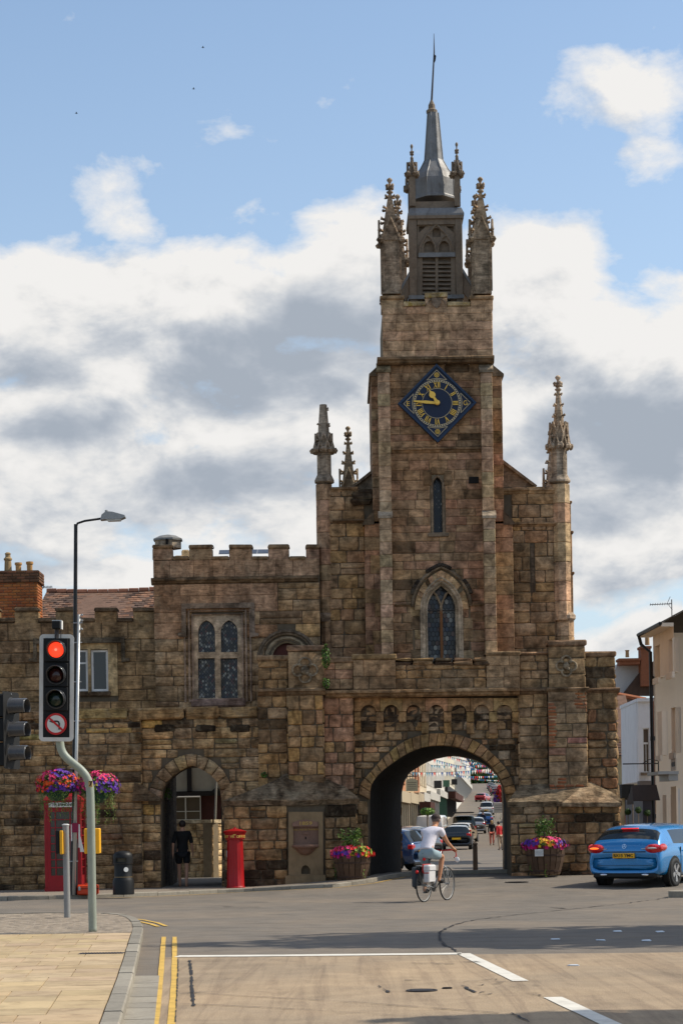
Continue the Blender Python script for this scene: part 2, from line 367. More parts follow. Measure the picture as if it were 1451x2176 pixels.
class Wall:
 """collects the stones of one building; the 300 largest become objects, the rest one joined part"""
 def __init__(s, thing_, mat, name='stone'): s.th = thing_; s.mat = mat; s.L = []; s.name = name
 def stone(s, o, d, n, s0, s1, z0, z1, tint, proud, rough, worn, z_of=None):
  w, h = s1 - s0, z1 - z0
  if w < .03 or h < .03: return
  e = min(.012 + worn * .014, w * .25, h * .25)
  big = w > .22 and h > .12
  us = [0, e / w, .35, .68, 1 - e / w, 1] if big and rough > .006 else [0, e / w, 1 - e / w, 1]
  vs_ = [0, e / h, .5, 1 - e / h, 1] if big and rough > .006 else [0, e / h, 1 - e / h, 1]
  nu, nv = len(us), len(vs_); V = []
  cr = [random.random() * worn for _ in range(4)]; off = random.uniform(-.3, 1) * proud * .6
  tl = [random.uniform(-1, 1) * rough * .6 for _ in range(2)]
  for j, b in enumerate(vs_):
   for i, a in enumerate(us):
    edge = i in (0, nu - 1) or j in (0, nv - 1)
    hh = (-.004 if rough <= .004 else -.011) if edge else proud * .7 + off * .7 + tl[0] * (a - .5) * 2 + tl[1] * (b - .5) * 2 + random.uniform(-1, 1) * rough
    aa, bb = a * w, b * h
    if rough > .006 and not edge: aa += random.uniform(-1, 1) * min(.012, w * .05); bb += random.uniform(-1, 1) * min(.010, h * .05)
    ci = (0 if i <= 1 else 1) + (0 if j <= 1 else 2) if (i <= 1 or i >= nu - 2) and (j <= 1 or j >= nv - 2) else None
    if ci is not None and worn > 0:
     kx = cr[ci] * .028; aa += kx if i <= 1 else -kx; bb += kx * .7 if j <= 1 else -kx * .7
    x = o[0] + d[0] * (s0 + aa) + n[0] * hh; y = o[1] + d[1] * (s0 + aa) + n[1] * hh
    V.append((x, y, z0 + bb))
  Fs = [(j * nu + i, j * nu + i + 1, (j + 1) * nu + i + 1, (j + 1) * nu + i) for j in range(nv - 1) for i in range(nu - 1)]
  s.L.append((w * h, V, Fs, tint, worn > .3))
 def area(s, x0, x1, z0, z1, Y, hr=(.22, .32), wr=(.35, .75), pal=PAL_ASH, joint=.012, proud=.012, rough=.003, worn=0.0, holes=(), frame=None, pick=None):
  if frame is None: o, d, n = (0, Y), (1, 0), (0, -1)
  else: o, d, n = frame
  z = z0
  while z < z1 - .02:
   h = random.uniform(*hr)
   if z1 - (z + h) < hr[0] * .6: h = z1 - z
   za, zb = z, min(z + h, z1); iv = [(x0, x1)]
   for hf in holes:
    r_ = hf(za, zb)
    if not r_: continue
    a, b = r_; nv = []
    for p, q in iv:
     if b <= p or a >= q: nv.append((p, q)); continue
     if a > p: nv.append((p, a))
     if b < q: nv.append((b, q))
    iv = nv
   for p, q in iv:
    x = p - (random.random() * wr[0] * .0); first = True
    while x < q - .03:
     w = random.uniform(*wr) * (random.uniform(.5, 1) if first else 1); first = False
     if q - (x + w) < wr[0] * .5: w = q - x
     if pick is None:
      dk = [c for c in pal if c[0] < .125]; lt = [c for c in pal if c[0] >= .125] or pal
      nzv = noise.noise(Vector((x * .9 + (0 if frame is None else 9), (za + zb) * .75, 2.5)))
      t = random.choice(dk) if dk and nzv > .12 and random.random() < .62 else random.choice(lt)
     else: t = pick(x + w / 2, (za + zb) / 2, pal)
     k = random.uniform(.86, 1.14); t = tuple(c * k for c in t)
     j = joint * random.uniform(.3, .95) / (5 if rough <= .004 else 2.6)
     if worn > .3 and w > .4 and random.random() < .14 and zb - za > .24:   # split course
      m_ = (za + zb) / 2 + random.uniform(-.03, .03)
      s.stone(o, d, n, x + j, x + w - j, za + j, m_ - j, t, proud, rough, worn)
      t2 = tuple(c * random.uniform(.7, 1.1) for c in random.choice(pal))
      s.stone(o, d, n, x + j, x + w - j, m_ + j, zb - j, t2, proud, rough, worn)
     else: s.stone(o, d, n, x + j, x + w - j, za + j, zb - j, t, proud, rough, worn)
     x += w
   z = zb
 def poly(s, pts_front, tint, y0, y1, worn=False):   # wedge (voussoir) given as xz polygon
  n = len(pts_front); cx = sum(p[0] for p in pts_front) / n; cz = sum(p[1] for p in pts_front) / n
  ins = [(cx + (a - cx) * .93, cz + (b - cz) * .93) for a, b in pts_front]
  V = [(a, y0 + .02, b) for a, b in pts_front] + [(a + random.uniform(-.004, .004), y0 + random.uniform(-.006, .006), b) for a, b in ins] + [(a, y1, b) for a, b in pts_front]
  ar = sum(pts_front[i][0] * pts_front[(i + 1) % n][1] - pts_front[(i + 1) % n][0] * pts_front[i][1] for i in range(n))
  Fs = [tuple(range(n, 2 * n))]
  for i in range(n):
   j = (i + 1) % n; Fs.append((i, j, n + j, n + i)); Fs.append((j, i, 2 * n + i, 2 * n + j))
  if ar < 0: Fs = [f[::-1] for f in Fs]
  A = abs(ar) / 2
  s.L.append((A, V, Fs, tint, worn))
 def blk(s, x0, x1, y0, y1, z0, z1, tint, b=.012, j=.003):
  m = M(); m.block(x0, x1, y0, y1, z0, z1, b, j); s.L.append(((x1 - x0) * (z1 - z0), m.v, m.f, tint, False))
 def raw(s, A, V, Fs, tint, sm=False): s.L.append((A, V, Fs, tint, sm))
 def finish(s, limit=295):
  s.L.sort(key=lambda q: -q[0])
  for i, (A, V, Fs, t, sm) in enumerate(s.L[:limit]):
   m = M(); m.add(V, Fs, tint=t); m.obj(s.name, s.mat, s.th, sm=sm)
  if s.L[limit:]:
   m = M()
   for A, V, Fs, t, sm in s.L[limit:]: m.add(V, Fs, tint=t)
   m.obj('small_' + s.name + 'work', s.mat, s.th, kind='stuff')
def arch_pts(pts): return pts
def hole_from_poly(poly):
 """interval blocked by polygon (x,z) between za and zb (widest extent sampled)"""
 def f(za, zb):
  lo, hi = 1e9, -1e9
  for k in range(5):
   z = za + (zb - za) * (k + .5) / 5 * 1.0
   xs = []
   for i in range(len(poly)):
    (a, b), (c, d) = poly[i], poly[(i + 1) % len(poly)]
    if (b - z) * (d - z) < 0: xs.append(a + (c - a) * (z - b) / (d - b))
   if xs: lo = min(lo, min(xs)); hi = max(hi, max(xs))
  return None if hi < lo else (lo, hi)
 return f
def rect_hole(x0, x1, z0, z1): return lambda za, zb: (x0, x1) if zb > z0 + .05 and za < z1 - .05 else None
def pointed(cx, hw, zs, za, n=7, flat=.0):
 """two-centred arch outline from left springing over apex to right springing"""
 h = za - zs; r = (hw * hw + h * h) / (2 * hw) if h > hw * .2 else hw
 out = []
 cxl = cx - hw + r
 a1 = math.atan2(h, cx - cxl)
 for i in range(n + 1):
  a = math.pi + (a1 - math.pi) * i / n
  out.append((cxl + r * math.cos(a), zs + r * math.sin(a)))
 return out + [(2 * cx - x, z) for x, z in out[-2::-1]]
# ================================================================== GROUND
def asphalt(name, col, warm, tracks=False, dark=.25):
 m, n, b = new_mat(name); g = ND(n, 'ShaderNodeNewGeometry'); P = g.outputs['Position']
 fine = NOISE(n, P, 60, 3, .8); mid = NOISE(n, P, 2.2, 6, .6, .4); big = NOISE(n, P, .35, 4, .6, .5)
 f = MATH(n, 'ADD', MATH(n, 'ADD', MATH(n, 'MULTIPLY', fine, .9), MATH(n, 'MULTIPLY', mid, .6)), MATH(n, 'ADD', MATH(n, 'MULTIPLY', big, .7), -.1))
 c = MIXC(n, 1.0, col, f, 'MULTIPLY'); c = MIXC(n, MATH(n, 'MULTIPLY', RAMP(n, big, [(.4, 0.0), (.65, 1.0)]), .5), c, MIXC(n, 1.0, c, warm, 'MULTIPLY'))
 ag = ND(n, 'ShaderNodeTexVoronoi'); ag.inputs['Scale'].default_value = 45; n.links.new(P, ag.inputs['Vector'])
 c = MIXC(n, MATH(n, 'MULTIPLY', RAMP(n, ag.outputs['Distance'], [(.0, 1.0), (.28, 0.0)]), .3), c, MIXC(n, 1.0, c, (1.6, 1.5, 1.4), 'MULTIPLY'))
 if tracks:
  t = NOISE(n, VSCALE(n, P, (4.2, .14, 1), rot=(0, 0, -.075)), 1.0, 6, .66, 1.6)
  c = MIXC(n, MATH(n, 'MULTIPLY', RAMP(n, t, [(.46, 0.0), (.66, 1.0)]), .60), c, MIXC(n, 1.0, c, (.60, .58, .60), 'MULTIPLY'))
  t2 = NOISE(n, VSCALE(n, P, (2.2, .9, 1), (4, 8, 0)), 1.0, 8, .75, 1.0)
  c = MIXC(n, MATH(n, 'MULTIPLY', RAMP(n, t2, [(.60, 0.0), (.72, 1.0)]), .55), c, MIXC(n, 1.0, c, (.45, .43, .45), 'MULTIPLY'))
 else:
  t2 = NOISE(n, VSCALE(n, P, (.45, 1.6, 1), (2, 5, 0)), 1.3, 9, .76, 1.2)
  c = MIXC(n, MATH(n, 'MULTIPLY', RAMP(n, t2, [(.50, 0.0), (.66, 1.0)]), .6), c, MIXC(n, 1.0, c, (.66, .66, .67), 'MULTIPLY'))
 n.links.new(c, b.inputs['Base Color']); b.inputs['Roughness'].default_value = .9; b.inputs['Specular IOR Level'].default_value = .2
 BUMP(n, b, MATH(n, 'ADD', fine, MATH(n, 'MULTIPLY', ag.outputs['Distance'], .7)), .006, .8); return m
ROADM = asphalt('worn_asphalt', (.175, .152, .126), (1.12, 1.0, .86))
TANM = asphalt('buff_surface', (.335, .255, .172), (1.08, 1.0, .88), tracks=True)
PAVEM = asphalt('footway_asphalt', (.235, .198, .158), (1.1, 1.0, .9))
GRASSM = plain('far_grass', (.06, .085, .03), .95, var=.4, scale=.3, bump=.05)
def axis(spans):
 out = []
 for a, b, st in spans:
  x = a
  while x < b - 1e-6: out.append(x); x += st
 out.append(spans[-1][1]); return out
gx = axis([(-3000, -300, 900), (-300, -60, 60), (-60, -12, 6), (-12, 20, .8), (20, 60, 5), (60, 300, 60), (300, 3000, 900)])
gy = axis([(-600, 0, 100), (0, 10, 5), (10, 64, .8), (64, 620, 6), (620, 1000, 95), (1000, 4000, 1000)])
m = M()
nx = len(gx)
vs = [(x, y, gz(x, y) - (0 if y < 640 else (y - 640) * .01)) for y in gy for x in gx]
fs = []; mi = []
for j in range(len(gy) - 1):
 for i in range(nx - 1):
  fs.append((j * nx + i, j * nx + i + 1, (j + 1) * nx + i + 1, (j + 1) * nx + i))
m.add(vs, fs)
for k_, f_ in enumerate(fs):
 j, i = divmod(k_, nx - 1); m.m[k_] = 1 if (gy[j] > 606 or abs(gx[i]) > 100) else 0
road = m.obj('road', [ROADM, GRASSM], sm=True, kind='structure')
def on(x, y, h): return (x, y, gz(x, y) + h)
def strip(m, pts, w, h, segs=1, **k):       # painted line following the ground; pts world xy, w width or list
 pts = [Vector(p) for p in pts]
 fine = []
 for a, b in zip(pts, pts[1:]):
  n_ = max(1, int((b - a).length / .7))
  fine += [a + (b - a) * i / n_ for i in range(n_)]
 fine.append(pts[-1]); L = []
 for i, p in enumerate(fine):
  t = (fine[min(i + 1, len(fine) - 1)] - fine[max(0, i - 1)]).normalized(); nn = Vector((-t.y, t.x)) * w / 2
  if k.get('wob'): nn *= 1 + random.uniform(-1, 1) * k['wob']
  L.append((p + nn, p - nn))
 kk = {q: v for q, v in k.items() if q != 'wob'}
 for (a, b), (c, d) in zip(L, L[1:]): m.quad(on(a.x, a.y, h), on(b.x, b.y, h), on(d.x, d.y, h), on(c.x, c.y, h), **kk)
DV = Vector((-.081, 1)).normalized()                # lane direction
def lane(px, py): return Vector(GP(px, py))
tl_, tr_ = lane(362, 2036), lane(990, 2030)
m = M()
far_y = lambda x: tl_.y + (tr_.y - tl_.y) * (x - tl_.x) / (tr_.x - tl_.x)
def left_x(y): return tl_.x - (y - tl_.y) * .081 - .12
ys = axis([(2, 25.4, .8)])
cols = 16
vs = []
rows = []
for i in range(31):
 row = []
 for j in range(cols + 1):
  x_r = 14.0
  y0 = 2 + (24.0) * i / 30
  x = left_x(y0) + (x_r - left_x(y0)) * j / cols
  yy = 2 + (far_y(x) - 2) * i / 30
  if x > tr_.x: yy = 2 + (tr_.y - (x - tr_.x) * .10 - 2) * i / 30
  x = left_x(yy) + (x_r - left_x(yy)) * j / cols
  row.append(on(x, yy, .004))
 rows.append(row)
flat = [p for r_ in rows for p in r_]
m.add(flat, [(i * (cols + 1) + j, i * (cols + 1) + j + 1, (i + 1) * (cols + 1) + j + 1, (i + 1) * (cols + 1) + j) for i in range(30) for j in range(cols)])
m.obj('road_surface', TANM, sm=True, kind='structure')
YEL = plain('yellow_road_paint', (.60, .38, .085), .8, var=.35, scale=9, dirt=.5)
WHT = plain('white_road_paint', (.66, .62, .54), .8, var=.2, scale=9, dirt=.35)
def marking(name, label_parts, h=.008):
 return None
mk = M()
def line_px(m, pl, w, h=.010, **k): strip(m, [GP(*p) for p in pl], w, h, **k)
line_px(mk, [(376, 2034.5), (600, 2033), (980, 2029)], .34, wob=.06); mk.obj('stop_line', WHT, kind='structure'); 
mk = M(); line_px(mk, [(984, 2028.5), (1106, 2087.5)], .17, wob=.05); mk.obj('lane_marking', WHT, kind='structure')
mk = M(); line_px(mk, [(1174, 2122), (1330, 2195)], .17, wob=.05); mk.obj('lane_marking', WHT, kind='structure')
for a, b in (((330, 2176), (348, 1993)), ((364, 2176), (371, 1993))):
 mk = M(); p0, p1 = Vector(GP(*a)), Vector(GP(*b)); q = p0 - (p1 - p0).normalized() * 8
 mid = Vector(GP((a[0] + b[0]) / 2 + (3 if a[0] == 364 else 2), 2085))
 strip(mk, [q, p0, mid, p1], .062, .009, wob=.12); mk.obj('double_yellow_line', YEL, kind='structure')
for pl in ([(276, 1953.5), (306, 1957), (335, 1963), (353, 1970)], [(276, 1957), (300, 1961), (322, 1966), (336, 1971)]):
 mk = M(); line_px(mk, pl, .07, wob=.1); mk.obj('double_yellow_line', YEL, kind='structure')
TAR = plain('tar_seam', (.03, .028, .028), .7, var=.3, scale=30)
def crack(pl, w=.03, h=.013, jit=.03):
 m = M(); P_ = [Vector(GP(*p)) for p in pl]; q = []
 for a, b in zip(P_, P_[1:]):
  n_ = max(2, int((b - a).length / .18))
  for i in range(n_): q.append(a + (b - a) * i / n_ + Vector((random.uniform(-jit, jit), random.uniform(-jit, jit) * 1.2)))
 q.append(P_[-1])
 for a, b in zip(q, q[1:]):
  t = (b - a).normalized(); nn = Vector((-t.y, t.x)) * w / 2 * random.uniform(.3, 1.4)
  if random.random() < .05 and w < .04: continue
  a_, b_ = a - t * w * .2, b + t * w * .2
  m.quad(on(a_.x + nn.x, a_.y + nn.y, h), on(a_.x - nn.x, a_.y - nn.y, h), on(b_.x - nn.x, b_.y - nn.y, h), on(b_.x + nn.x, b_.y + nn.y, h))
 return m.obj('road_crack', TAR, kind='structure')
crack([(403, 2044), (407, 2070), (408, 2100), (412, 2141)], .028, jit=.002)
crack([(383, 2115), (412, 2113), (440, 2111)], .02, jit=.004)
crack([(412, 2113), (520, 2120), (725, 2131), (1060, 2156)], .014, jit=.01)
crack([(383, 2136), (520, 2142), (725, 2154), (980, 2170)], .014, jit=.01)
crack([(975, 2026), (945, 2010), (932, 1995), (938, 1980), (965, 1966), (1010, 1956), (1110, 1944), (1180, 1937), (1330, 1921), (1450, 1905)], .035, .008, .025)
crack([(379, 2040), (377, 2090), (373, 2176)], .012, jit=.004)
crack([(1085, 2156), (1100, 2162), (1124, 2176)], .03, jit=.02)
crack([(982, 2097), (1010, 2112)], .025, jit=.015); crack([(860, 2086), (893, 2087)], .03, jit=.004)
crack([(806, 2098), (826, 2112)], .025, jit=.01)
crack([(1165, 1930), (1200, 1932)], .07, .008, .05); crack([(470, 1928.5), (550, 1929)], .10, .008, .05); crack([(520, 1918), (570, 1918.5)], .06, .008, .03)
for _ in range(16):
 px, py = random.uniform(985, 1140), random.uniform(2084, 2128)
 crack([(px, py), (px + random.uniform(10, 30), py + random.uniform(-3, 3))], .018, .013, .03)
for _ in range(9):
 px, py = random.uniform(870, 1010), random.uniform(2045, 2056)
 crack([(px, py), (px + random.uniform(15, 40), py + random.uniform(-2, 2))], .022, .013, .03)
IRON = plain('cast_iron', (.05, .045, .045), .6, .3, .4, 25, .004)
def cover(px, py, rx, name='manhole_cover'):
 x, y = GP(px, py); m = M(); z = gz(x, y)
 m.lathe([(rx, .006), (rx, .016), (rx * .9, .016), (rx * .88, .010), (.02, .010)], (x, y, z), 20)
 for i in range(-3, 4): m.box(x - rx * .7, x + rx * .7, y + i * rx * .2 - .012, y + i * rx * .2 + .012, z + .011, z + .017)
 m.obj(name, IRON, kind='structure')
cover(896, 2108, .15); cover(1098, 1890.5, .28); cover(950, 2103, .05)
for px, py in ((1180, 1998), (1276, 2000), (1373, 2001), (1312, 1981), (1402, 1982), (1218, 2054)):
 x, y = GP(px, py); m = M(); m.block(x - .06, x + .06, y - .06, y + .06, gz(x, y), gz(x, y) + .018, .012)
 m.obj('road_stud', plain('stud_white', (.7, .75, .8), .35), kind='structure')
SLAB = plain('buff_paving', (.46, .34, .20), .85, var=.22, scale=3.5, bump=.003, tint=True, dirt=.55)
PAVER = plain('clay_pavers', (.30, .25, .19), .85, var=.2, scale=12, bump=.004, tint=True, dirt=.3)
KERBM = plain('granite_kerb', (.27, .24, .19), .8, var=.3, scale=22, bump=.004, tint=True, dirt=.4)
ko = [Vector(GP(*p)) for p in [(262, 2176), (287, 2080), (300, 2010), (305, 1992), (302, 1975), (288, 1962), (262, 1955), (200, 1952), (100, 1952), (0, 1953)]]
dn = (ko[0] - ko[1]).normalized(); ko = [ko[0] + dn * 12, ko[0] + dn * 6] + ko
ko = ko[:-1] + [Vector((-9.0, ko[-1].y)), Vector((-14, ko[-1].y))]
def resample(pts, st):
 out = [pts[0]]; acc = 0
 for a, b in zip(pts, pts[1:]):
  L = (b - a).length; t = st - acc
  while t <= L: out.append(a + (b - a) * t / L); t += st
  acc = (acc + L) % st
 return out
def chaikin(p):
 q = [p[0]]
 for a, b in zip(p, p[1:]): q += [a * .75 + b * .25, a * .25 + b * .75]
 return q + [p[-1]]
ko = chaikin(ko)
def offset(pts, d):
 out = []
 for i, p in enumerate(pts):
  t = (pts[min(i + 1, len(pts) - 1)] - pts[max(0, i - 1)]).normalized(); out.append(p + Vector((-t.y, t.x)) * d)
 return out
pave = M(); inner = offset(ko, .02)
poly = [(p.x, p.y) for p in inner] + [(-14, 4)]
pave.hprism(poly, lambda x, y: gz(x, y) - .05, lambda x, y: gz(x, y) + .086)
pavement = pave.obj('pavement', MORTAR, kind='structure')
KW = .15
def kerb_run(path, parent, w=KW, h=.105, st=.92, name='kerb_stone', side=1):
 rs = resample(path, .23); n_ = max(1, int(round(st / .23))); i = 0
 while i + 1 < len(rs):
  j = min(i + n_, len(rs) - 1); seg = rs[i:j + 1]
  if len(seg) < 2: break
  t0 = (seg[1] - seg[0]).normalized() * .006; seg = [seg[0] + t0] + seg[1:-1] + [seg[-1] - (seg[-1] - seg[-2]).normalized() * .006]
  inn = offset(seg, w * side); m = M(); m.tint = tuple([random.uniform(.8, 1.15)] * 3)
  hh = h + random.uniform(-.004, .006); V = []
  for a, b in zip(seg, inn):
   e = (b - a) * .10
   V += [on(a.x, a.y, -.03), on(a.x, a.y, hh - .015), on((a + e).x, (a + e).y, hh), on(b.x, b.y, hh), on(b.x, b.y, -.03)]
  Fs = []
  for q in range(len(seg) - 1):
   for c in range(4):
    f_ = (q * 5 + c, q * 5 + c + 1, (q + 1) * 5 + c + 1, (q + 1) * 5 + c); Fs.append(f_ if side < 0 else f_[::-1])
  Fs += [(0, 1, 2, 3, 4), tuple((len(seg) - 1) * 5 + c for c in (4, 3, 2, 1, 0))]
  m.add(V, Fs); m.obj(name, KERBM, parent); i = j
kerb_run(ko, pavement)
yb = GP(140, 1985, .1)[1]; inn2 = offset(ko, KW + .01)
def kerb_x(y):       # inner edge of the kerb at depth y
 best = -2.0
 for a, b in zip(inn2, inn2[1:]):
  if (a.y - y) * (b.y - y) <= 0 and abs(b.y - a.y) > 1e-6: return a.x + (b.x - a.x) * (y - a.y) / (b.y - a.y)
 return best
y = yb; cnt = 0
while y > 13:
 dpt = random.choice((.6, .6, .75)) ; y1 = y - dpt; off = random.choice((0, .22)); k = 0
 base = lambda yy: -1.81 - .081 * (yy - 17.3) - .16
 while cnt < 300:
  xr0, xr1 = base(y) - k * .46 - off, base(y1) - k * .46 - off
  xl0, xl1 = xr0 - .46, xr1 - .46
  if k == 0: xr0, xr1 = kerb_x(y), kerb_x(y1)
  if xr0 * F / y < -770: break
  m = M(); t = random.uniform(.88, 1.1); m.tint = (t, t * random.uniform(.97, 1.02), t * random.uniform(.92, 1.05))
  g_ = .005; e = .086 + random.uniform(.012, .015)
  m.hprism([(xl1 + g_, y1 + g_), (xr1 - g_, y1 + g_), (xr0 - g_, y - g_), (xl0 + g_, y - g_)], lambda a, b: gz(a, b) + .06, lambda a, b: gz(a, b) + e)
  m.obj('paving_slab', SLAB, pavement); k += 1; cnt += 1
 y = y1
m = M(); y = yb + .02; row = 0
while y < ko[-1].y - KW - .02:
 x = kerb_x(min(y + .2, ko[-1].y - .2)) - .01
 if y > ko[-1].y - .9: x -= .35 * (y - (ko[-1].y - .9))
 while x > -.168 * y:
  t = random.uniform(.75, 1.15); xs = x - .102 - (y - yb) * .35 * 0
  sk = .30
  m.tint = (t, t * .97, t * .95); x0, x1 = x - .100, x - .004
  hh = .100 + random.uniform(-.002, .002)
  m.hprism([(x0 + sk * .0, y), (x1, y), (x1 + .055, y + .204), (x0 + .055, y + .204)], lambda a, b: gz(a, b) + .07, lambda a, b: gz(a, b) + hh)
  x -= .106
 y += .212; row += 1
m.obj('paver_field', PAVER, pavement, kind='stuff')
m = M(); x, y = GP(212, 2027, .1)
for i in range(14): m.box(x - .22 + i * .035, x - .205 + i * .035, y - .10, y + .10, gz(x, y) + .098, gz(x, y) + .108)
m.box(x - .25, x + .29, y - .13, y + .13, gz(x, y) + .09, gz(x, y) + .1025); m.obj('drain_grating', IRON, pavement)
p = Vector(GP(311, 2077)); dvec = (Vector(GP(292, 2176)) - p).normalized(); pp = p.copy(); nrm = Vector((-dvec.y, dvec.x))
gut = offset(ko, -.02)
for i in range(24):
 ln = random.uniform(.45, .7); q = pp + dvec * ln; m = M(); m.tint = tuple([random.uniform(.85, 1.2)] * 3); g_ = .008; z_ = .012 + random.uniform(0, .004)
 a, b = pp + dvec * g_, q - dvec * g_; ww = .155
 m.hprism([(a.x - ww, a.y), (a.x + ww * .9, a.y), (b.x + ww * .9, b.y), (b.x - ww, b.y)][::-1], lambda u, v: gz(u, v) - .02, lambda u, v: gz(u, v) + z_)
 m.obj('gutter_sett', KERBM, pavement); pp = q
fk = [Vector(GP(*p)) for p in [(-60, 1916), (0, 1915), (130, 1912), (250, 1908), (380, 1903), (500, 1897), (620, 1891), (740, 1886), (870, 1881), (1000, 1876.5), (1120, 1872), (1250, 1868), (1330, 1866), (1400, 1867)]]
fk = [Vector((-14, fk[0].y - .3))] + fk + [Vector((13, fk[-1].y + 1.5))]
fk = chaikin(fk)
m = M(); inner = offset(fk, .02)
poly = [(p.x, p.y) for p in inner]
ysplit = []
for (a, b) in zip(inner, inner[1:]):
 n_ = 5; 
 for q in range(n_):
  f0, f1 = q / n_, (q + 1) / n_
  A = (a.x, a.y + (58.5 - a.y) * f0); B = (b.x, b.y + (58.5 - b.y) * f0); C_ = (b.x, b.y + (58.5 - b.y) * f1); D = (a.x, a.y + (58.5 - a.y) * f1)
  h_ = .083 
  m.quad(*[(x_, y_, gz(x_, y_) + h_ * (1 - smooth(55, 58.5, y_)) + .001) for x_, y_ in (A, B, C_, D)])
pavement2 = m.obj('pavement', PAVEM, sm=True, kind='structure')
kerb_run(fk, pavement2, w=.15, h=.092, st=.92)
mk = M(); strip(mk, [p for p in offset(fk, -.28) if p.x > -6], .07, .006, wob=.25); mk.obj('double_yellow_line', YEL, kind='structure')
crack([(955, 1871.5), (1000, 1869), (1060, 1867)], .05, .09, .05)
ix, iy = GP(1424, 1909)
m = M(); pts = [(ix + .0, iy + .25), (ix + .12, iy + .05), (ix + .4, iy - .05), (ix + 4, iy - .1), (ix + 4, iy + 1.3), (ix + .4, iy + 1.0), (ix + .1, iy + .6)]
m.hprism(pts, -.02, .13); isl = m.obj('traffic_island', KERBM, kind='structure')
# ================================================================== GATEHOUSE
gate = thing('gatehouse', 'tall brown sandstone town gatehouse with clock tower, pinnacles and a vaulted road arch below', 'gatehouse', (2.3, 53, .3))
GP0 = gate.location.copy()
def put(m, name, mats, parent=None, **k):
 """object whose world-space vertices are re-expressed relative to the parent's world location"""
 if parent is not None:
  off = Vector((0, 0, 0)); p = parent
  while p is not None: off += p.location; p = p.parent
  m.v = [(x - off.x, y - off.y, z - off.z) for x, y, z in m.v]
 return m.obj(name, mats, parent, **k)
def fin(t):
 if t[0] > .13 and t[0] - t[2] < .2: t = tuple(a * .85 + b * .15 for a, b in zip(t, (.29, .212, .145)))
 return (t[0] * 1.12, t[1] * .965, t[2] * .785)
def wfinish(s, limit=295):
 s.L = [(A, V, Fs, fin(t), sm) for A, V, Fs, t, sm in s.L]
 s.L.sort(key=lambda q: -q[0]); off = s.th.location
 for A, V, Fs, t, sm in s.L[:limit]:
  m = M(); m.add([(x - off.x, y - off.y, z - off.z) for x, y, z in V], Fs, tint=t); m.obj(s.name, s.mat, s.th, sm=sm)
 if s.L[limit:]:
  m = M()
  for A, V, Fs, t, sm in s.L[limit:]: m.add([(x - off.x, y - off.y, z - off.z) for x, y, z in V], Fs, tint=t)
  m.obj('small_' + s.name + 'work', s.mat, s.th, kind='stuff')
Wall.finish = wfinish
S = Wall(gate, ASHLAR)          # dressed upper walls
pick = lambda p, k=1.0: tuple(c * k * random.uniform(.93, 1.07) for c in random.choice(p))
Y0 = 53.0            # lower gate front
YA = 53.35           # arch wall
YT = 53.75           # tower recess wall
near = [(786, 1862), (786, 1700), (787, 1677), (792, 1662), (803, 1648), (818, 1634), (845, 1615), (871, 1599), (897, 1589), (916, 1585.5), (935, 1584.5), (955, 1585.5), (976, 1589), (1000, 1599), (1015, 1606), (1041, 1624.5), (1059.5, 1648), (1071, 1674), (1077, 1700), (1081, 1760), (1082, 1858)]
nearw = [PT(a, b, YA) for a, b in near]; nearw[0] = (nearw[0][0], -.2); nearw[-1] = (nearw[-1][0], -.2)
far = [(852, 1860), (852, 1730), (853, 1690), (858, 1664), (868, 1646), (877, 1638), (891.7, 1629), (900, 1624), (909, 1619.6), (926, 1612.7), (952, 1607.6), (965, 1606.8), (978, 1607.6), (1003.7, 1613.6), (1016, 1618), (1029.5, 1624.8), (1046.8, 1637), (1058.8, 1649), (1067.5, 1669.6), (1070, 1720), (1070.5, 1858)]
YB = 59.0
farw = [PT(a, b, YB) for a, b in far]; farw[0] = (farw[0][0], -.6); farw[-1] = (farw[-1][0], -.6)
xL, xR, zb, zt = PX(690, 1600, Y0), PX(1165, 1600, Y0), -.3, PZ(900, 1475, YA)
m = M(); m.tint = (.16, .115, .075)
gap = .02
outer = [(xL - .5, zb), (nearw[0][0] - .001, zb), ] ; 
outer = [(xL - .4, zb)] + nearw + [(xR + .4, zb), (xR + .4, zt), (xL - .4, zt)]
m.prism(outer, YA + .03, YA + .5)
put(m, 'arch_wall', MORTAR, gate)
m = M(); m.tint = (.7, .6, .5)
n_ = len(nearw)
tv = [(a, YA + .45, b) for a, b in nearw] + [(a + (c - a) * .5, (YA + YB) / 2, b + (d - b) * .5) for (a, b), (c, d) in zip(nearw, farw)] + [(a, YB + .02, b) for a, b in farw]
m.add(tv, [(k * n_ + i, k * n_ + i + 1, (k + 1) * n_ + i + 1, (k + 1) * n_ + i) for k in range(2) for i in range(n_ - 1)])
put(m, 'vault', plain('shade_dark_vault_stone', (.018, .013, .009), .95, var=.5, scale=5, bump=.03), gate, auto=30)  # near-black colour puts the passage shade into the vault stone
RBX_ = PX(1290, 1600, YA + .5)
ob = [(-2.2, -.9)] + farw + [(RBX_, -.9), (RBX_, 5.2), (-2.2, 5.2)]
m = M(); m.tint = (.36, .28, .19); m.prism(ob, YB, YB + .5); put(m, 'rear_wall', RUBBLE, gate)
for i in range(9):
 z = -.1 + i * .24; x = farw[1][0]
 S.blk(x - .3, x + random.uniform(.0, .035), YB + .05, YB + .52, z, z + .235, pick(PAL_OLD, 1.2), .03, .012)
m = M(); m.tint = (.2, .15, .1)
m.box(PX(600, 1600, 54), nearw[2][0] - .35, YA + .5, YB, -.9, 5.0); m.box(nearw[-1][0] + .45, RBX_, YA + .5, YB, -.9, 5.4)
m.box(nearw[2][0] - .35, nearw[-1][0] + .45, YA + .5, YB, nearw[10][1] + .12, 5.4)
m.box(nearw[2][0] - .35, nearw[2][0] - .03, YA + .5, YB * .5 + YA * .5, -.9, 3.5)
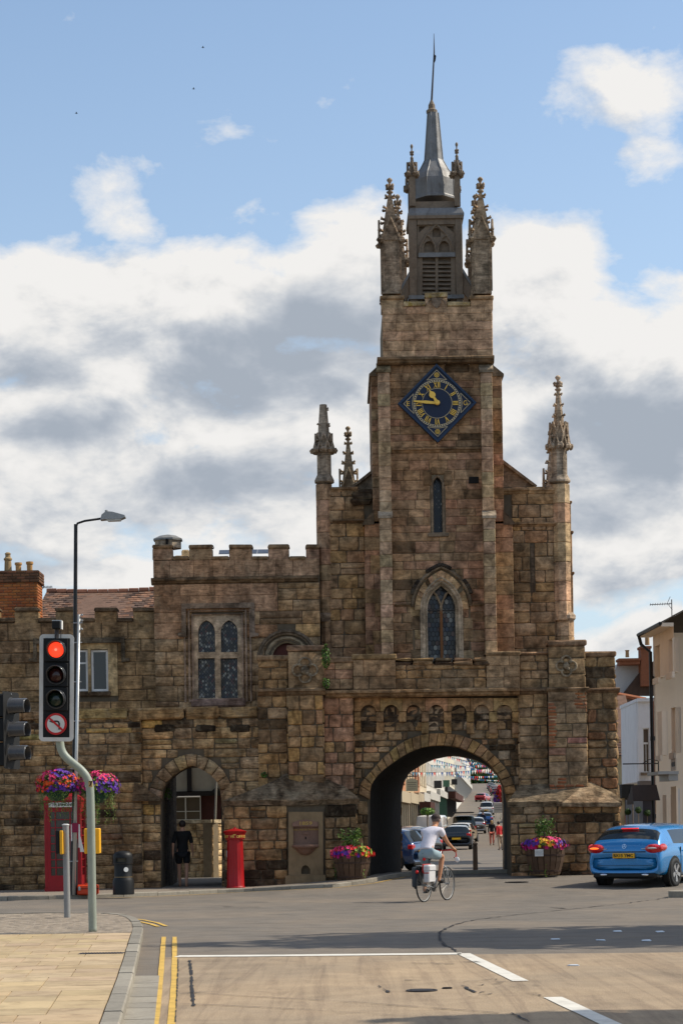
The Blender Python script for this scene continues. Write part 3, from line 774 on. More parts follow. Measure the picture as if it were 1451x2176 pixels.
put(m, 'core', MORTAR, gate)
ringo = [(762, 1688), (765, 1666), (778, 1650), (790, 1637.6), (804, 1621), (818.6, 1606), (845, 1584), (871, 1569), (897, 1561.6), (918, 1559), (939, 1558.5), (958, 1559.5), (976, 1561.7), (1002, 1571), (1028, 1585), (1054, 1609), (1078, 1637.6), (1091, 1664), (1097, 1688), (1098, 1705)]
ringi = [(786, 1700), (787, 1677), (791, 1664), (803, 1648), (815, 1636.5), (828, 1626.5), (850, 1611), (873, 1598), (897, 1589), (916, 1585.5), (935, 1584.5), (955, 1585.5), (976, 1589), (1000, 1599), (1020, 1609), (1041, 1624.5), (1059.5, 1648), (1071, 1674), (1076, 1693), (1077.5, 1706)]
def path_at(P_, f):
 L = [0]
 for a, b in zip(P_, P_[1:]): L.append(L[-1] + math.hypot(b[0] - a[0], b[1] - a[1]))
 t = f * L[-1]
 for i in range(len(P_) - 1):
  if L[i + 1] >= t - 1e-9:
   k = (t - L[i]) / max(1e-9, L[i + 1] - L[i]); return (P_[i][0] + (P_[i + 1][0] - P_[i][0]) * k, P_[i][1] + (P_[i + 1][1] - P_[i][1]) * k)
 return P_[-1]
NV = 25
for i in range(NV):
 f0, f1 = (i + .03) / NV, (i + .97) / NV
 q = [path_at(ringi, f0), path_at(ringo, f0), path_at(ringo, (f0 + f1) / 2), path_at(ringo, f1), path_at(ringi, f1), path_at(ringi, (f0 + f1) / 2)]
 S.poly([PT(a, b, YA - .06) for a, b in q], pick([(.27, .185, .095), (.25, .175, .095), (.30, .205, .10), (.23, .16, .09)]), YA - .07 + random.uniform(-.008, .008), YA + .25)
zc_top = PZ(927, 1480, YA - .12)
cxs = [783, 831, 879, 927, 975, 1023, 1072]
hp = []
for c in cxs:
 yb_ = 1558; top = 1498
 q = [(c - 16, yb_), (c - 16, 1514)] + [(c - 16 * math.cos(a), 1514 - 16 * math.sin(a)) for a in [math.pi * k / 8 for k in range(1, 8)]] + [(c + 16, 1514), (c + 16, yb_)]
 hp.append([PT(a, b, YA - .1) for a, b in q])
edges = [752] + [(a + b) / 2 for a, b in zip(cxs, cxs[1:])] + [1103]
for i, c in enumerate(cxs):
 x0, x1 = edges[i] + .4, edges[i + 1] - .4
 q = [(x0, 1484), (x0, 1512), (c - 16, 1512)] + [(c - 16 * math.cos(a), 1514 - 16 * math.sin(a)) for a in [math.pi * k / 8 for k in range(1, 8)]] + [(c + 16, 1512), (x1, 1512), (x1, 1484)]
 mm = M(); mm.prism([PT(a, b, YA - .1) for a, b in q], YA - .13 + random.uniform(-.006, .006), YA + .02)
 S.raw(.4, mm.v, mm.f, pick([(.30, .215, .125), (.28, .20, .12), (.31, .22, .13)]))
cor = [(752, 767)] + [(a + 16, b - 16) for a, b in zip(cxs, cxs[1:])] + [(1088, 1103)]
for i, (a, b) in enumerate(cor):
 lev = [1513, 1535, 1557 if 1 < i < 6 else 1548]
 lev = [1513, 1535] + ([1560] if i in (0, 1, 3, 4, 5, 6, 7) else [])
 for k, (y0_, y1_) in enumerate(zip(lev, lev[1:])):
  x0, x1, z0, z1 = RC(a + .3, y0_, b - .3, y1_, YA - .1)
  S.blk(x0, x1, YA - .13 + k * .05, YA + .02, z0 + .006, z1 - .004, pick([(.31, .215, .115), (.27, .19, .11), (.24, .175, .11)]), .015, .004)
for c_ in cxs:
 x0, x1, z0, z1 = RC(c_ - 16, 1496, c_ + 16, 1545, YA); m = M(); m.tint = (.07, .05, .034); m.box(x0, x1, YA - .012, YA + .03, z0, z1); put(m, 'niche_back', RUBBLE, gate)  # dark tint puts the shade of a deep niche into its back
ringpoly = [PT(a, b, YA) for a, b in [(764, 1900)] + ringo + [(1096, 1900)]]
hr = hole_from_poly(ringpoly)
x0, x1 = PX(752, 1600, YA), PX(1104, 1600, YA)
S.area(x0, x1, PZ(927, 1720, YA), PZ(927, 1500, YA), YA, (.14, .26), (.18, .5), PAL_OLD + [(.10, .075, .05), (.06, .045, .03), (.30, .26, .21)], .022, .02, .012, .7, [hr])
S.area(x0 - .1, x1 + .05, .0, PZ(927, 1700, YA), YA, (.2, .34), (.2, .6), PAL_BASE, .02, .02, .012, .6, [rect_hole(nearw[0][0] - .02, nearw[-1][0] + .02, -1, 9)])
def apron(px0, px1, pyt, pyb, Yf, pal, hr_=(.22, .36), wr_=(.28, .62), side=None):
 x0, x1, z0, z1 = RC(px0, pyt, px1, pyb, Yf); z0 = 0.0
 m = M(); m.tint = (.15, .11, .07); m.box(x0, x1, Yf + .03, YA + .3, -.3, z1); put(m, 'base_wall', MORTAR, gate)
 return x0, x1, z0, z1
Yb = 52.55
x0, x1, z0, z1 = apron(476, 758, 1712, 1890, Yb, PAL_BASE)
fx0, fx1 = PX(611, 1800, Yb), PX(690, 1800, Yb)
S.area(x0, x1, .0, z1, Yb, (.2, .36), (.28, .66), PAL_BASE, .025, .025, .016, .9, [rect_hole(fx0, fx1, -1, PZ(650, 1727, Yb))])
S.area(0, .75, .0, z1, 0, (.2, .36), (.2, .4), PAL_BASE, .025, .02, .014, .9, frame=((x1, Yb), (0, 1), (1, 0)))
LBX = (x0, x1, z1)
x0, x1, z0, z1 = apron(1084, 1318, 1712, 1862, Yb, PAL_BASE)
S.area(x0, x1, .1, z1, Yb, (.2, .34), (.26, .66), PAL_BASE + PAL_OLD + [(.33, .21, .12)], .022, .025, .015, .9)
S.area(0, 6.0, .1, z1, 0, (.2, .34), (.26, .66), PAL_OLD, .022, .025, .015, .9, frame=((x1, Yb), (0, 1), (1, 0)))
m = M(); m.box(x1 - .5, x1 - .03, Yb + .05, 59, -.3, z1); put(m, 'side_wall', MORTAR, gate)
RBX = (x0, x1, z1)
def slope(poly_low, poly_high, Yl, Yh, tint, name='weathering'):
 """sheet between a lower front polyline and an upper rear polyline (pixel points)"""
 m = M(); m.tint = tint; n_ = 15; lo = []; hi = []
 for i in range(n_ + 1):
  a = path_at(poly_low, i / n_); b = path_at(poly_high, i / n_)
  j = random.uniform(-1, 1)
  xa, za = PT(a[0], a[1] + j * 1.2, Yl); xb, zb_ = PT(b[0], b[1] + j, Yh)
  lo.append((xa, Yl, za)); hi.append((xb, Yh, zb_))
 dn = [(a, b + .05, c - .13) for a, b, c in lo]
 md = [((a[0] + b[0]) / 2, (a[1] + b[1]) / 2, (a[2] + b[2]) / 2 + random.uniform(-.02, .03)) for a, b in zip(lo, hi)]
 k = n_ + 1; V = dn + lo + md + hi
 m.add(V, [(r_ * k + i, r_ * k + i + 1, (r_ + 1) * k + i + 1, (r_ + 1) * k + i) for r_ in range(3) for i in range(n_)])
 put(m, name, RUBBLE, gate)
slope([(470, 1702), (615, 1701), (700, 1700), (764, 1698)], [(560, 1672), (613, 1642), (690, 1655), (735, 1674)], Yb - .07, Y0 - .02, (.16, .118, .075))
slope([(1078, 1704), (1180, 1704), (1250, 1706), (1322, 1702)], [(1104, 1668), (1180, 1666), (1247, 1660), (1300, 1684)], Yb - .07, Y0 + .05, (.15, .11, .068))
m = M(); m.tint = (.24, .175, .11)
ap = PT(1243, 1667, Y0 - .1); a = PT(1196, 1706, Yb - .25); b = PT(1320, 1706, Yb - .25)
m.add([(a[0], Yb - .2, a[1] - .1), (b[0], Yb - .2, b[1] - .1), (a[0], Yb - .2, a[1]), (b[0], Yb - .2, b[1]), (ap[0], Y0 - .02, ap[1]), (a[0] - .1, Y0, a[1] - .05), (b[0] + .02, Y0 + 1.2, b[1] + .02)],
 [(0, 1, 3, 2), (2, 3, 4), (5, 2, 4), (3, 6, 4), (0, 2, 5), (1, 6, 3)]); put(m, 'weathering', RUBBLE, gate)
zs0, zs1 = PZ(650, 1700, Y0), PZ(650, 1478, Y0)
def flank(pxa, pxb, Yf, pal, z0, z1, hr_, wr_, joint=.02, proud=.018, rough=.012, worn=.7, pick_=None, sideR=0, sideL=0, holes=()):
 xa, xb = PX(pxa, 1600, Yf), PX(pxb, 1600, Yf)
 m = M(); m.tint = (.16, .12, .08); m.box(xa + .02, xb - .02, Yf + .025, Yf + 1.2, z0 - .1, z1); put(m, 'wall_core', MORTAR, gate)
 S.area(xa, xb, z0, z1, Yf, hr_, wr_, pal, joint, proud, rough, worn, holes, pick=pick_)
 if sideR: S.area(0, sideR, z0, z1, 0, hr_, wr_, pal, joint, proud, rough, worn, frame=((xb, Yf), (0, 1), (1, 0)))
 if sideL: S.area(0, sideL, z0, z1, 0, hr_, wr_, pal, joint, proud, rough, worn, frame=((xa, Yf + sideL), (0, -1), (-1, 0)))
YSH = Y0 - .12
flank(612, 688, YSH, PAL_OLD + [(.33, .24, .12), (.36, .25, .12)], zs0 - .1, zs1, (.26, .4), (.3, .6), sideR=.2, sideL=.3)
flank(548, 612, Y0 + .1, PAL_OLD, zs0 + .05, zs1, (.24, .36), (.3, .6))
def pk(x, z, pal):
 u = (x - PX(690, 1600, Y0)) ; return random.choice(PAL_PINK if random.random() < .62 else PAL_OLD)
flank(688, 752, Y0 + .08, PAL_OLD, zs0 - .1, zs1, (.26, .38), (.24, .5), pick_=pk, sideR=.3)
flank(1104, 1165, Y0 + .1, [(.27, .21, .14), (.24, .19, .135), (.30, .225, .14), (.21, .165, .12)], zs0 - .1, zs1, (.2, .34), (.35, .75), proud=.016, sideL=.3)
BR = [(.30, .12, .065), (.26, .11, .065), (.33, .14, .075), (.24, .12, .08)]
def brick_zone(x, z):
 return noise.noise(Vector((x * 1.1, z * .8, 4.4))) + .35 * noise.noise(Vector((x * 4, z * 3, 1))) > .07
xa, xb = PX(1165, 1570, YSH), PX(1248, 1570, YSH)
m = M(); m.box(xa + .02, xb - .02, YSH + .02, YSH + 1.2, zs0 - .1, zs1); put(m, 'wall_core', MORTAR, gate)
BRK = Wall(gate, plain('old_red_brick', (1, 1, 1), .92, var=.35, scale=9, bump=.004, spec=.15, tint=True, dirt=.55), 'brick')
z = zs0 - .05
while z < zs1 - .1:
 x = xa + random.uniform(-.1, 0); h = .085
 while x < xb:
  w = .24
  if brick_zone((x + w / 2), z): BRK.stone((0, YSH), (1, 0), (0, -1), max(xa, x) + .005, min(xb, x + w) - .005, z + .005, z + h - .006, pick(BR, 1.0), .026, .004, .4)
  x += w
 z += h
S.area(xa, xb, zs0 - .1, zs1, YSH, (.24, .36), (.35, .8), [(.26, .21, .15), (.29, .225, .15), (.23, .18, .13)], .014, .006, .006, .5)
S.area(0, .4, zs0 - .1, zs1, 0, (.24, .36), (.3, .4), PAL_OLD, .014, .012, .01, .5, frame=((xb, YSH), (0, 1), (1, 0)))
BRK.finish(290)
flank(1248, 1312, Y0 + .14, [(.25, .19, .12), (.21, .165, .11), (.28, .21, .13), (.17, .13, .09), (.24, .13, .075)], zs0 - .1, zs1, (.2, .42), (.35, .7), joint=.03, proud=.03, rough=.022, worn=1.0, sideR=5.5)
def course(px0, px1, py0, py1, Yf, dep, tint=(.22, .165, .11), L=.9, name_m=None, back=None, worn=.02):
 x0, x1, z0, z1 = RC(px0, py0, px1, py1, Yf); n_ = max(1, int(round((x1 - x0) / L))); st = (x1 - x0) / n_
 for i in range(n_):
  a, b = x0 + i * st + .003, x0 + (i + 1) * st - .003
  mm = M(); y1_ = (back if back is not None else Yf + .35)
  h = z1 - z0; j = random.uniform(-.5, .5) * worn
  prof = [(Yf + .02, z0 + j), (Yf - dep * .35, z0 + h * .18), (Yf - dep * .55, z0 + h * .45), (Yf - dep + j, z0 + h * .55), (Yf - dep + j, z0 + h * .82), (Yf - dep * .4, z1 + j * .3), (y1_, z1 + j * .3), (y1_, z0)]
  n2 = len(prof); V = [(a, y, z) for y, z in prof] + [(b, y + random.uniform(-1, 1) * worn * .3, z + random.uniform(-1, 1) * worn * .3) for y, z in prof]
  Fs = [(q, (q + 1) % n2, n2 + (q + 1) % n2, n2 + q)[::-1] for q in range(n2)] + [tuple(range(n2)), tuple(range(n2, 2 * n2))[::-1]]
  k = random.uniform(.75, 1.15); S.raw((b - a) * h, V, Fs, tuple(c * k for c in tint))
course(548, 612, 1463, 1479, Y0 + .1, .13, (.15, .115, .08), .5); course(608, 692, 1462, 1478, YSH, .12, (.17, .13, .09), .5); course(692, 1104, 1464, 1481, Y0 + .02, .13, (.25, .185, .12), .85)
course(1104, 1165, 1462, 1478, Y0 + .1, .14, (.14, .105, .075), .5); course(1161, 1251, 1461, 1470, YSH, .08, (.2, .155, .11), .6); course(1246, 1316, 1462, 1474, Y0 + .14, .14, (.17, .12, .085), .5)
def parapet(pxa, pxb, pyt, pyb, Yf, pal, cap=8, hr_=(.2, .3), wr_=(.35, .7), rough=.008, worn=.5, thick=.5, capt=(.2, .16, .11), joint=.016, ov=3, capd=.05):
 xa, xb, z0, z1 = RC(pxa, pyt + cap, pxb, pyb, Yf)
 m = M(); m.tint = (.16, .12, .08); m.box(xa + .02, xb - .02, Yf + .025, Yf + thick, z0, z1); put(m, 'wall_core', MORTAR, gate)
 S.area(xa, xb, z0, z1, Yf, hr_, wr_, pal, joint, .012, rough, worn)
 S.area(0, thick, z0, z1, 0, hr_, wr_, pal, joint, .012, rough, worn, frame=((xb, Yf), (0, 1), (1, 0)))
 if cap:
  xa, xb, z0, z1 = RC(pxa - ov, pyt, pxb + ov, pyt + cap, Yf); n_ = max(1, int((xb - xa) / .75)); st = (xb - xa) / n_
  for i in range(n_): S.blk(xa + i * st + .003, xa + (i + 1) * st - .003, Yf - capd, Yf + thick, z0, z1 + random.uniform(-.01, .01), pick([capt]), .03, .01)
PAR = [(.33, .265, .195), (.31, .24, .17), (.36, .28, .195), (.27, .215, .155)]
parapet(548, 612, 1392, 1465, Y0 + .1, [(.22, .17, .11), (.18, .14, .09), (.27, .2, .12)], 12, wr_=(.3, .6), rough=.014, worn=.9)
parapet(611, 688, 1371, 1465, YSH, [(.235, .18, .12)], 13, hr_=(.9, 1.0), wr_=(1.2, 1.3), rough=.006)
parapet(1165, 1243, 1361, 1465, YSH, [(.25, .195, .125), (.22, .17, .11)], 12, hr_=(.33, .4), wr_=(.9, 1.2), rough=.006, worn=.4)
parapet(1243, 1307, 1384, 1465, Y0 + .14, [(.25, .19, .11), (.09, .07, .05), (.28, .21, .12)], 12, rough=.014, worn=.9, wr_=(.35, .6))
parapet(688, 750, 1396, 1465, Y0 + .08, PAL_PINK + PAR, 13, wr_=(.3, .5), rough=.004, worn=.2)
parapet(750, 840, 1390, 1465, Y0 + .04, PAR, 12, hr_=(.26, .34), wr_=(.45, .8), rough=.003, worn=.1)
parapet(1033, 1104, 1385, 1465, Y0 + .04, PAR, 8, hr_=(.26, .34), wr_=(.45, .8), rough=.003, worn=.1)
parapet(1104, 1165, 1385, 1465, Y0 + .1, [(.26, .2, .13), (.22, .17, .12)], 7, rough=.012, worn=.7)
parapet(840, 1033, 1412, 1465, Y0 + .06, [(.25, .185, .12), (.30, .21, .12), (.2, .15, .1)], 0, hr_=(.2, .3), wr_=(.35, .9), rough=.014, worn=.9, thick=.7)
for (a, b) in ((838, 872), (874, 918), (921, 958), (960, 1000), (1002, 1036)):      # broken ledge under the window
 for k in range(2):
  x0, x1, z0, z1 = RC(a, 1402 + k * 8, b, 1410 + k * 9, YT); S.blk(x0, x1, Y0 + .04 + random.uniform(-.05, .05), YT + .1, z0, z1 - .01, pick([(.08, .06, .045), (.16, .12, .08), (.22, .16, .1)]), .03, .02)
def quatrefoil(cx, cy, r, Yf, tint):
 m = M(); m.tint = tint; c = PT(cx, cy, Yf); s_ = r * Yf / F
 for k in range(4):
  a = math.pi / 2 * k; ox, oz = c[0] + math.cos(a) * s_ * .52, c[1] + math.sin(a) * s_ * .52
  pts = [(ox + math.cos(a + t) * s_ * .46, Yf - .025, oz + math.sin(a + t) * s_ * .46) for t in [R(-125 + 250 * i / 10) for i in range(11)]]
  m.tube(pts, .028, 5)
 m.blob((c[0], Yf, c[1]), (s_ * .34, .09, s_ * .36), .5, 3, 8, 6); m.blob((c[0] + .05, Yf - .02, c[1] - s_ * .25), (s_ * .2, .07, s_ * .2), .5, 5, 7, 5)
 put(m, 'carved_quatrefoil', STONE, gate, sm=True)
quatrefoil(648, 1425, 27, YSH - .02, (.25, .195, .13)); quatrefoil(1203, 1416, 22, YSH - .02, (.23, .18, .12))
# ================================================================== CHAPEL + TOWER
def px_box(m, px0, py0, px1, py1, Yf, Yr, **k):
 x0, x1, z0, z1 = RC(px0, py0, px1, py1, Yf); m.box(x0, x1, Yf, Yr, z0, z1, **k); return x0, x1, z0, z1
YC = 54.3
body = M(); body.tint = (.16, .12, .08)
bx0, bx1, bz0, bz1 = RC(700, 1037, 1178, 1400, YC); body.box(bx0, bx1, YC + .03, 61, 5.0, bz1)
put(body, 'chapel_wall', MORTAR, gate)
S.area(bx0, PX(776, 1200, YC), bz0, bz1, YC, (.22, .36), (.3, .62), PAL_OLD[:6] + PAL_ASH[:3], .018, .012, .009, .6)
xr0 = PX(1088, 1200, YC)
sl = RC(1127, 1160, 1136, 1262, YC)
S.area(xr0, bx1, bz0, bz1, YC, (.22, .36), (.3, .66), PAL_OLD[:6] + PAL_ASH[:3], .018, .012, .009, .6, [rect_hole(sl[0], sl[1], sl[2], sl[3])])
S.area(0, 6.5, bz0, bz1, 0, (.24, .34), (.4, .8), PAL_ASH, .014, .012, .006, .3, frame=((bx1, YC), (0, 1), (1, 0)))
m = M(); m.tint = (.11, .08, .055); px_box(m, 1128, 1160, 1135, 1262, YC + .008, YC + .06); put(m, 'blocked_slit', STONE, gate)
course(703, 760, 1035, 1045, YC, .08, (.2, .15, .1), .6, back=YC + .4); course(706, 776, 1104, 1112, YC, .10, (.14, .105, .075), .6)
course(1068, 1178, 1037, 1050, YC, .07, (.27, .21, .14), .7, back=YC + .4); course(1088, 1182, 1110, 1120, YC, .10, (.2, .15, .1), .7)
for (a, b, c, d) in ((748, 1047, 792, 1060), (745, 1060, 790, 1072), (760, 1040, 792, 1049)):
 x0, x1, z0, z1 = RC(a, b, c, d, YC - .06); S.blk(x0, x1, YC - .12, YC + .3, z0, z1, (.05, .038, .028), .04, .03)
m = M(); m.tint = (.2, .155, .11)
Yg = 55.2; pts = [(700, 1062), (745, 1040), (792, 1003), (935, 905), (1073, 988), (1135, 1035), (1170, 1062)]
m.prism([PT(a, b, Yg) for a, b in pts][::-1], Yg, 61); put(m, 'gable', ASHLAR, gate)
m = M(); m.tint = (.25, .19, .13)
for (a, b) in (((744, 1043), (797, 1001)), ((1064, 982), (1137, 1037))):
 p, q = PT(*a, Yg), PT(*b, Yg); dx, dz = q[0] - p[0], q[1] - p[1]; L = math.hypot(dx, dz); nx_, nz_ = -dz / L * .07, dx / L * .07
 m = M(); m.tint = (.25, .19, .13); m.prism([p, q, (q[0] + nx_, q[1] + nz_), (p[0] + nx_, p[1] + nz_)], Yg - .1, 61); put(m, 'gable_coping', STONE, gate)
tw = M(); tw.tint = (.18, .135, .09)
tx0, tx1, tz0, tz1 = RC(815, 762, 1046, 1410, YT); tzb = PZ(930, 1410, YT)
wb = [(905, 1406), (905, 1312)] + [(905 + 0, 1312)]
wc = PX(938.5, 1330, YT); hw = 34 * YT / F; wz0 = PZ(938, 1404, YT); wzs = PZ(938, 1296, YT); wza = PZ(938, 1240, YT)
win = pointed(wc, hw, wzs, wza, 8); big_open = [(wc - hw, wz0)] + win + [(wc + hw, wz0)]
lc = PX(930, 1075, YT); lhw = 12 * YT / F; lz0 = PZ(930, 1133, YT); lzs = PZ(930, 1030, YT); lza = PZ(930, 1011, YT)
lwin = [(lc - lhw, lz0)] + pointed(lc, lhw, lzs, lza, 5) + [(lc + lhw, lz0)]
tw.prism([(tx0, tzb - .6), (tx1, tzb - .6), (tx1, tz1), (tx0, tz1)], YT + .02, YT + .5, [big_open, lwin])
tw.box(tx0, tx1, YT + .5, 57.8, tzb - .6, tz1); put(tw, 'tower_wall', MORTAR_P, gate)
fx0_, fx1_ = PX(831, 1100, YT), PX(1029, 1100, YT)
hoodo = pointed(wc, 64 * YT / F, PZ(938, 1290, YT), PZ(938, 1203, YT), 8)
hb = hole_from_poly([(wc - hw - .32, wz0 - 1)] + [(wc - hw - .32, PZ(938, 1300, YT))] + pointed(wc, 56 * YT / F, PZ(938, 1290, YT), PZ(938, 1210, YT), 8) + [(wc + hw + .32, PZ(938, 1300, YT)), (wc + hw + .32, wz0 - 1)])
hl = rect_hole(lc - lhw - .05, lc + lhw + .05, lz0, lza)
def tpick(x, z, pal):
 r_ = random.random()
 if r_ < .05: return (.12, .088, .06)
 if r_ < .16: return random.choice(PAL_PINK)
 return random.choice(pal)
zA, zB = PZ(930, 962, YT), PZ(930, 950, YT)
S.area(fx0_, fx1_, tzb, PZ(930, 1150, YT), YT, (.2, .32), (.3, .7), PAL_ASH + PAL_OLD[:6], .011, .009, .004, .3, [hb], pick=tpick)
S.area(fx0_, fx1_, PZ(930, 1150, YT), zA, YT, (.18, .27), (.3, .85), PAL_ASH, .010, .008, .003, .2, [hl], pick=tpick)
S.area(fx0_, fx1_, zB, PZ(930, 768, YT), YT, (.16, .26), (.4, .9), PAL_ASH, .009, .008, .003, .2, pick=tpick)
course(832, 1026, 950, 963, YT, .09, (.19, .14, .095), .7, back=YT + .05)
m = M(); px_box(m, 996, 1013, 1017, 1027, YT - .022, YT); put(m, 'vent_opening', DARKVOID, gate)
def stack(px0, px1, py0, py1, Yf, Yr, pal=PAL_ASH, h=26, j=.0025, ht=None, core=True):
 py = py1; n_ = max(1, int(round((py1 - py0) / h))); st = (py1 - py0) / n_
 for i in range(n_):
  a, b = py1 - i * st, py1 - (i + 1) * st
  x0, x1, z0, z1 = RC(px0, b, px1, a, Yf)
  S.blk(x0, x1, Yf, Yr, z0 + .002, z1 - .004, pick(pal), .009, j)
def stack_plumb(px0a, px1a, py0, px0b, px1b, py1, Yf, Yr, pal=PAL_ASH, h=26):
 """plumb stack: pixel x measured at the top (a) and bottom (b); world x averaged"""
 x0 = (PX(px0a, py0, Yf) + PX(px0b, py1, Yf)) / 2; x1 = (PX(px1a, py0, Yf) + PX(px1b, py1, Yf)) / 2
 mx = (px0a + px1a + px0b + px1b) / 4; z0, z1 = PZ(mx, py1, Yf), PZ(mx, py0, Yf); n_ = max(1, int(round((py1 - py0) / h))); st = (z1 - z0) / n_
 for i in range(n_): S.blk(x0, x1, Yf, Yr, z0 + i * st + .002, z0 + (i + 1) * st - .004, pick(pal), .009, .0025)
 return x0, x1, z0, z1
LP = [(.40, .325, .25), (.385, .31, .24), (.42, .34, .26), (.36, .29, .225)]
YP1, YP2 = YT - .33, YT - .22
pl = stack_plumb(806, 831, 1098, 811, 837, 1392, YP1, YT + .1, LP); pr = stack_plumb(1028, 1051, 1098, 1031, 1057, 1388, YP1, YT + .1, LP)
ul = stack_plumb(803, 829, 786, 806, 831, 1092, YP2, YT + .1, LP); ur = stack_plumb(1021, 1045, 786, 1025, 1050, 1084, YP2, YT + .1, LP)
def weather(x0, x1, Ylo, Yhi, zlo, zhi, tint=(.33, .27, .2), over=.03, name='weathering'):
 m = M(); m.tint = tint
 m.add([(x0 - over, Ylo - over, zlo - .10), (x1 + over, Ylo - over, zlo - .10), (x0 - over, Ylo - over, zlo - .03), (x1 + over, Ylo - over, zlo - .03), (x0 - over, Yhi, zhi), (x1 + over, Yhi, zhi), (x0 - over, Yhi, zlo - .1), (x1 + over, Yhi, zlo - .1)],
 [(0, 1, 3, 2), (2, 3, 5, 4), (0, 2, 4, 6), (1, 7, 5, 3), (0, 6, 7, 1)]); put(m, name, ASHLAR, gate)
weather(pl[0], pl[1], YP1, YP2 + .02, pl[3] + .06, pl[3] + .16); weather(pr[0], pr[1], YP1, YP2 + .02, pr[3] + .06, pr[3] + .18)
weather(ul[0], ul[1], YP2, YT, ul[3] + .04, ul[3] + .22, (.2, .155, .09)); weather(ur[0], ur[1], YP2, YT, ur[3] + .04, ur[3] + .22, (.3, .24, .17))
YS = YT + .22
sbl = stack_plumb(776, 813, 1112, 778, 815, 1398, YS, 57.5, PAL_OLD[:6] + PAL_PINK, 30); sbr = stack_plumb(1052, 1089, 1112, 1052, 1093, 1386, YS, 57.5, PAL_ASH, 30)
sul = stack_plumb(789, 812, 796, 792, 815, 1108, YS, 57.5, PAL_ASH + [(.2, .15, .1)], 24); sur = stack_plumb(1043, 1067, 796, 1046, 1070, 1108, YS, 57.5, PAL_ASH + [(.16, .12, .08)], 24)
def side_weather(xo, xi, zlo, zhi, Ya, Yb_, tint):
 m = M(); m.tint = tint; s = 1 if xo > xi else -1
 m.prism([(xo + s * .05, zlo - .06), (xo + s * .05, zlo), (xi, zhi), (xi, zlo - .06)][::(1 if s > 0 else -1)][::-1], Ya - .03, Yb_); put(m, 'weathering', ASHLAR, gate)
side_weather(sbl[0], sul[0] + .02, sbl[3] + .02, sbl[3] + .34, YS, 57.5, (.12, .09, .06)); side_weather(sbr[1], sur[1] - .02, sbr[3] + .02, sbr[3] + .34, YS, 57.5, (.12, .09, .065))
side_weather(sul[0], PX(806, 790, YS), sul[3] + .02, sul[3] + .26, YS, 57.5, (.2, .15, .1)); side_weather(sur[1], PX(1046, 790, YS), sur[3] + .02, sur[3] + .26, YS, 57.5, (.2, .15, .1))
S.area(PX(776, 1300, YS), PX(812, 1300, YS), PZ(795, 1398, YS), PZ(795, 1180, YS), YS - .01, (.32, .42), (.25, .36), PAL_PINK + PAL_OLD[:3], .009, .008, .003, .1)
course(801, 1050, 757, 772, YT - .2, .10, (.15, .115, .08), .6, back=57.5)
m = M(); x0, x1, z0, z1 = RC(801, 757, 1050, 772, YT - .2); m.box(x0 + .1, x1 - .02, YT, 57.6, z0, z1 - .02); put(m, 'cornice_bed', ASHLAR, gate)
YU = YT - .02
ux0, ux1 = (PX(811, 640, YU) + PX(813, 757, YU)) / 2, (PX(1046, 640, YU) + PX(1046, 757, YU)) / 2
uz0 = PZ(930, 760, YU); uzc = PZ(930, 640, YU)
m = M(); m.tint = (.2, .15, .1); m.box(ux0 + .02, ux1 - .02, YU + .02, 57.3, uz0 - .1, uzc - .12); put(m, 'upper_stage_wall', MORTAR_P, gate)
UP = [(.40, .30, .215), (.385, .29, .21), (.42, .32, .23), (.35, .26, .19), (.39, .28, .21)]
S.area(ux0, ux1, uz0, uzc - .15, YU, (.19, .27), (.4, 1.0), UP, .008, .008, .002, .1)
S.area(0, 3.4, uz0, uzc - .15, 0, (.19, .27), (.4, 1.0), UP, .008, .008, .002, .1, frame=((ux1, YU), (0, 1), (1, 0)))
def add_block(px0, px1, py0, py1, Yf, Yr, tint, b=.01): x0, x1, z0, z1 = RC(px0, py0, px1, py1, Yf); S.blk(x0, x1, Yf, Yr, z0, z1, tint, b)
for (a, b) in ((810, 857), (1000, 1047)):
 add_block(a, b, 628, 658, YU, YU + .56, pick(UP))
 add_block(a - 3, b + 2, 627, 635, YU - .05, YU + .6, (.25, .185, .12), .02)
for (a, b, t) in ((857, 903, 650), (950, 999, 650)):
 add_block(a, b, t, 662, YU, YU + .3, pick(UP)); x0, x1, z0, z1 = RC(a, t - 9, b, t, YU)
 m = M(); m.tint = (.36, .27, .15); m.block(x0, x1, YU - .05, YU + .35, z0, z1, .02, .01); put(m, 'lichened_coping', LICHEN, gate)
add_block(903, 950, 632, 664, YU - .01, YU + .3, pick(UP)); x0, x1, z0, z1 = RC(902, 621, 951, 632, YU)
m = M(); m.tint = (.36, .27, .15); m.block(x0, x1, YU - .06, YU + .35, z0, z1, .02, .01); put(m, 'lichened_coping', LICHEN, gate)
c_ = PT(927, 643, YU); m = M(); m.tint = (.26, .195, .14)
m.prism([(c_[0] + a * .12, c_[1] + b * .12) for a, b in [(-1, 1), (-1, -.1), (-.6, -.8), (0, -1.25), (.6, -.8), (1, -.1), (1, 1)]], YU - .05, YU)
for s_ in (-1, 1): m.tube([(c_[0] + s_ * .12, YU - .02, c_[1] + .1), (c_[0] + s_ * .2, YU - .02, c_[1] + .03), (c_[0] + s_ * .24, YU - .02, c_[1] - .05)], .014, 5)
put(m, 'shield_carving', ASHLAR, gate)
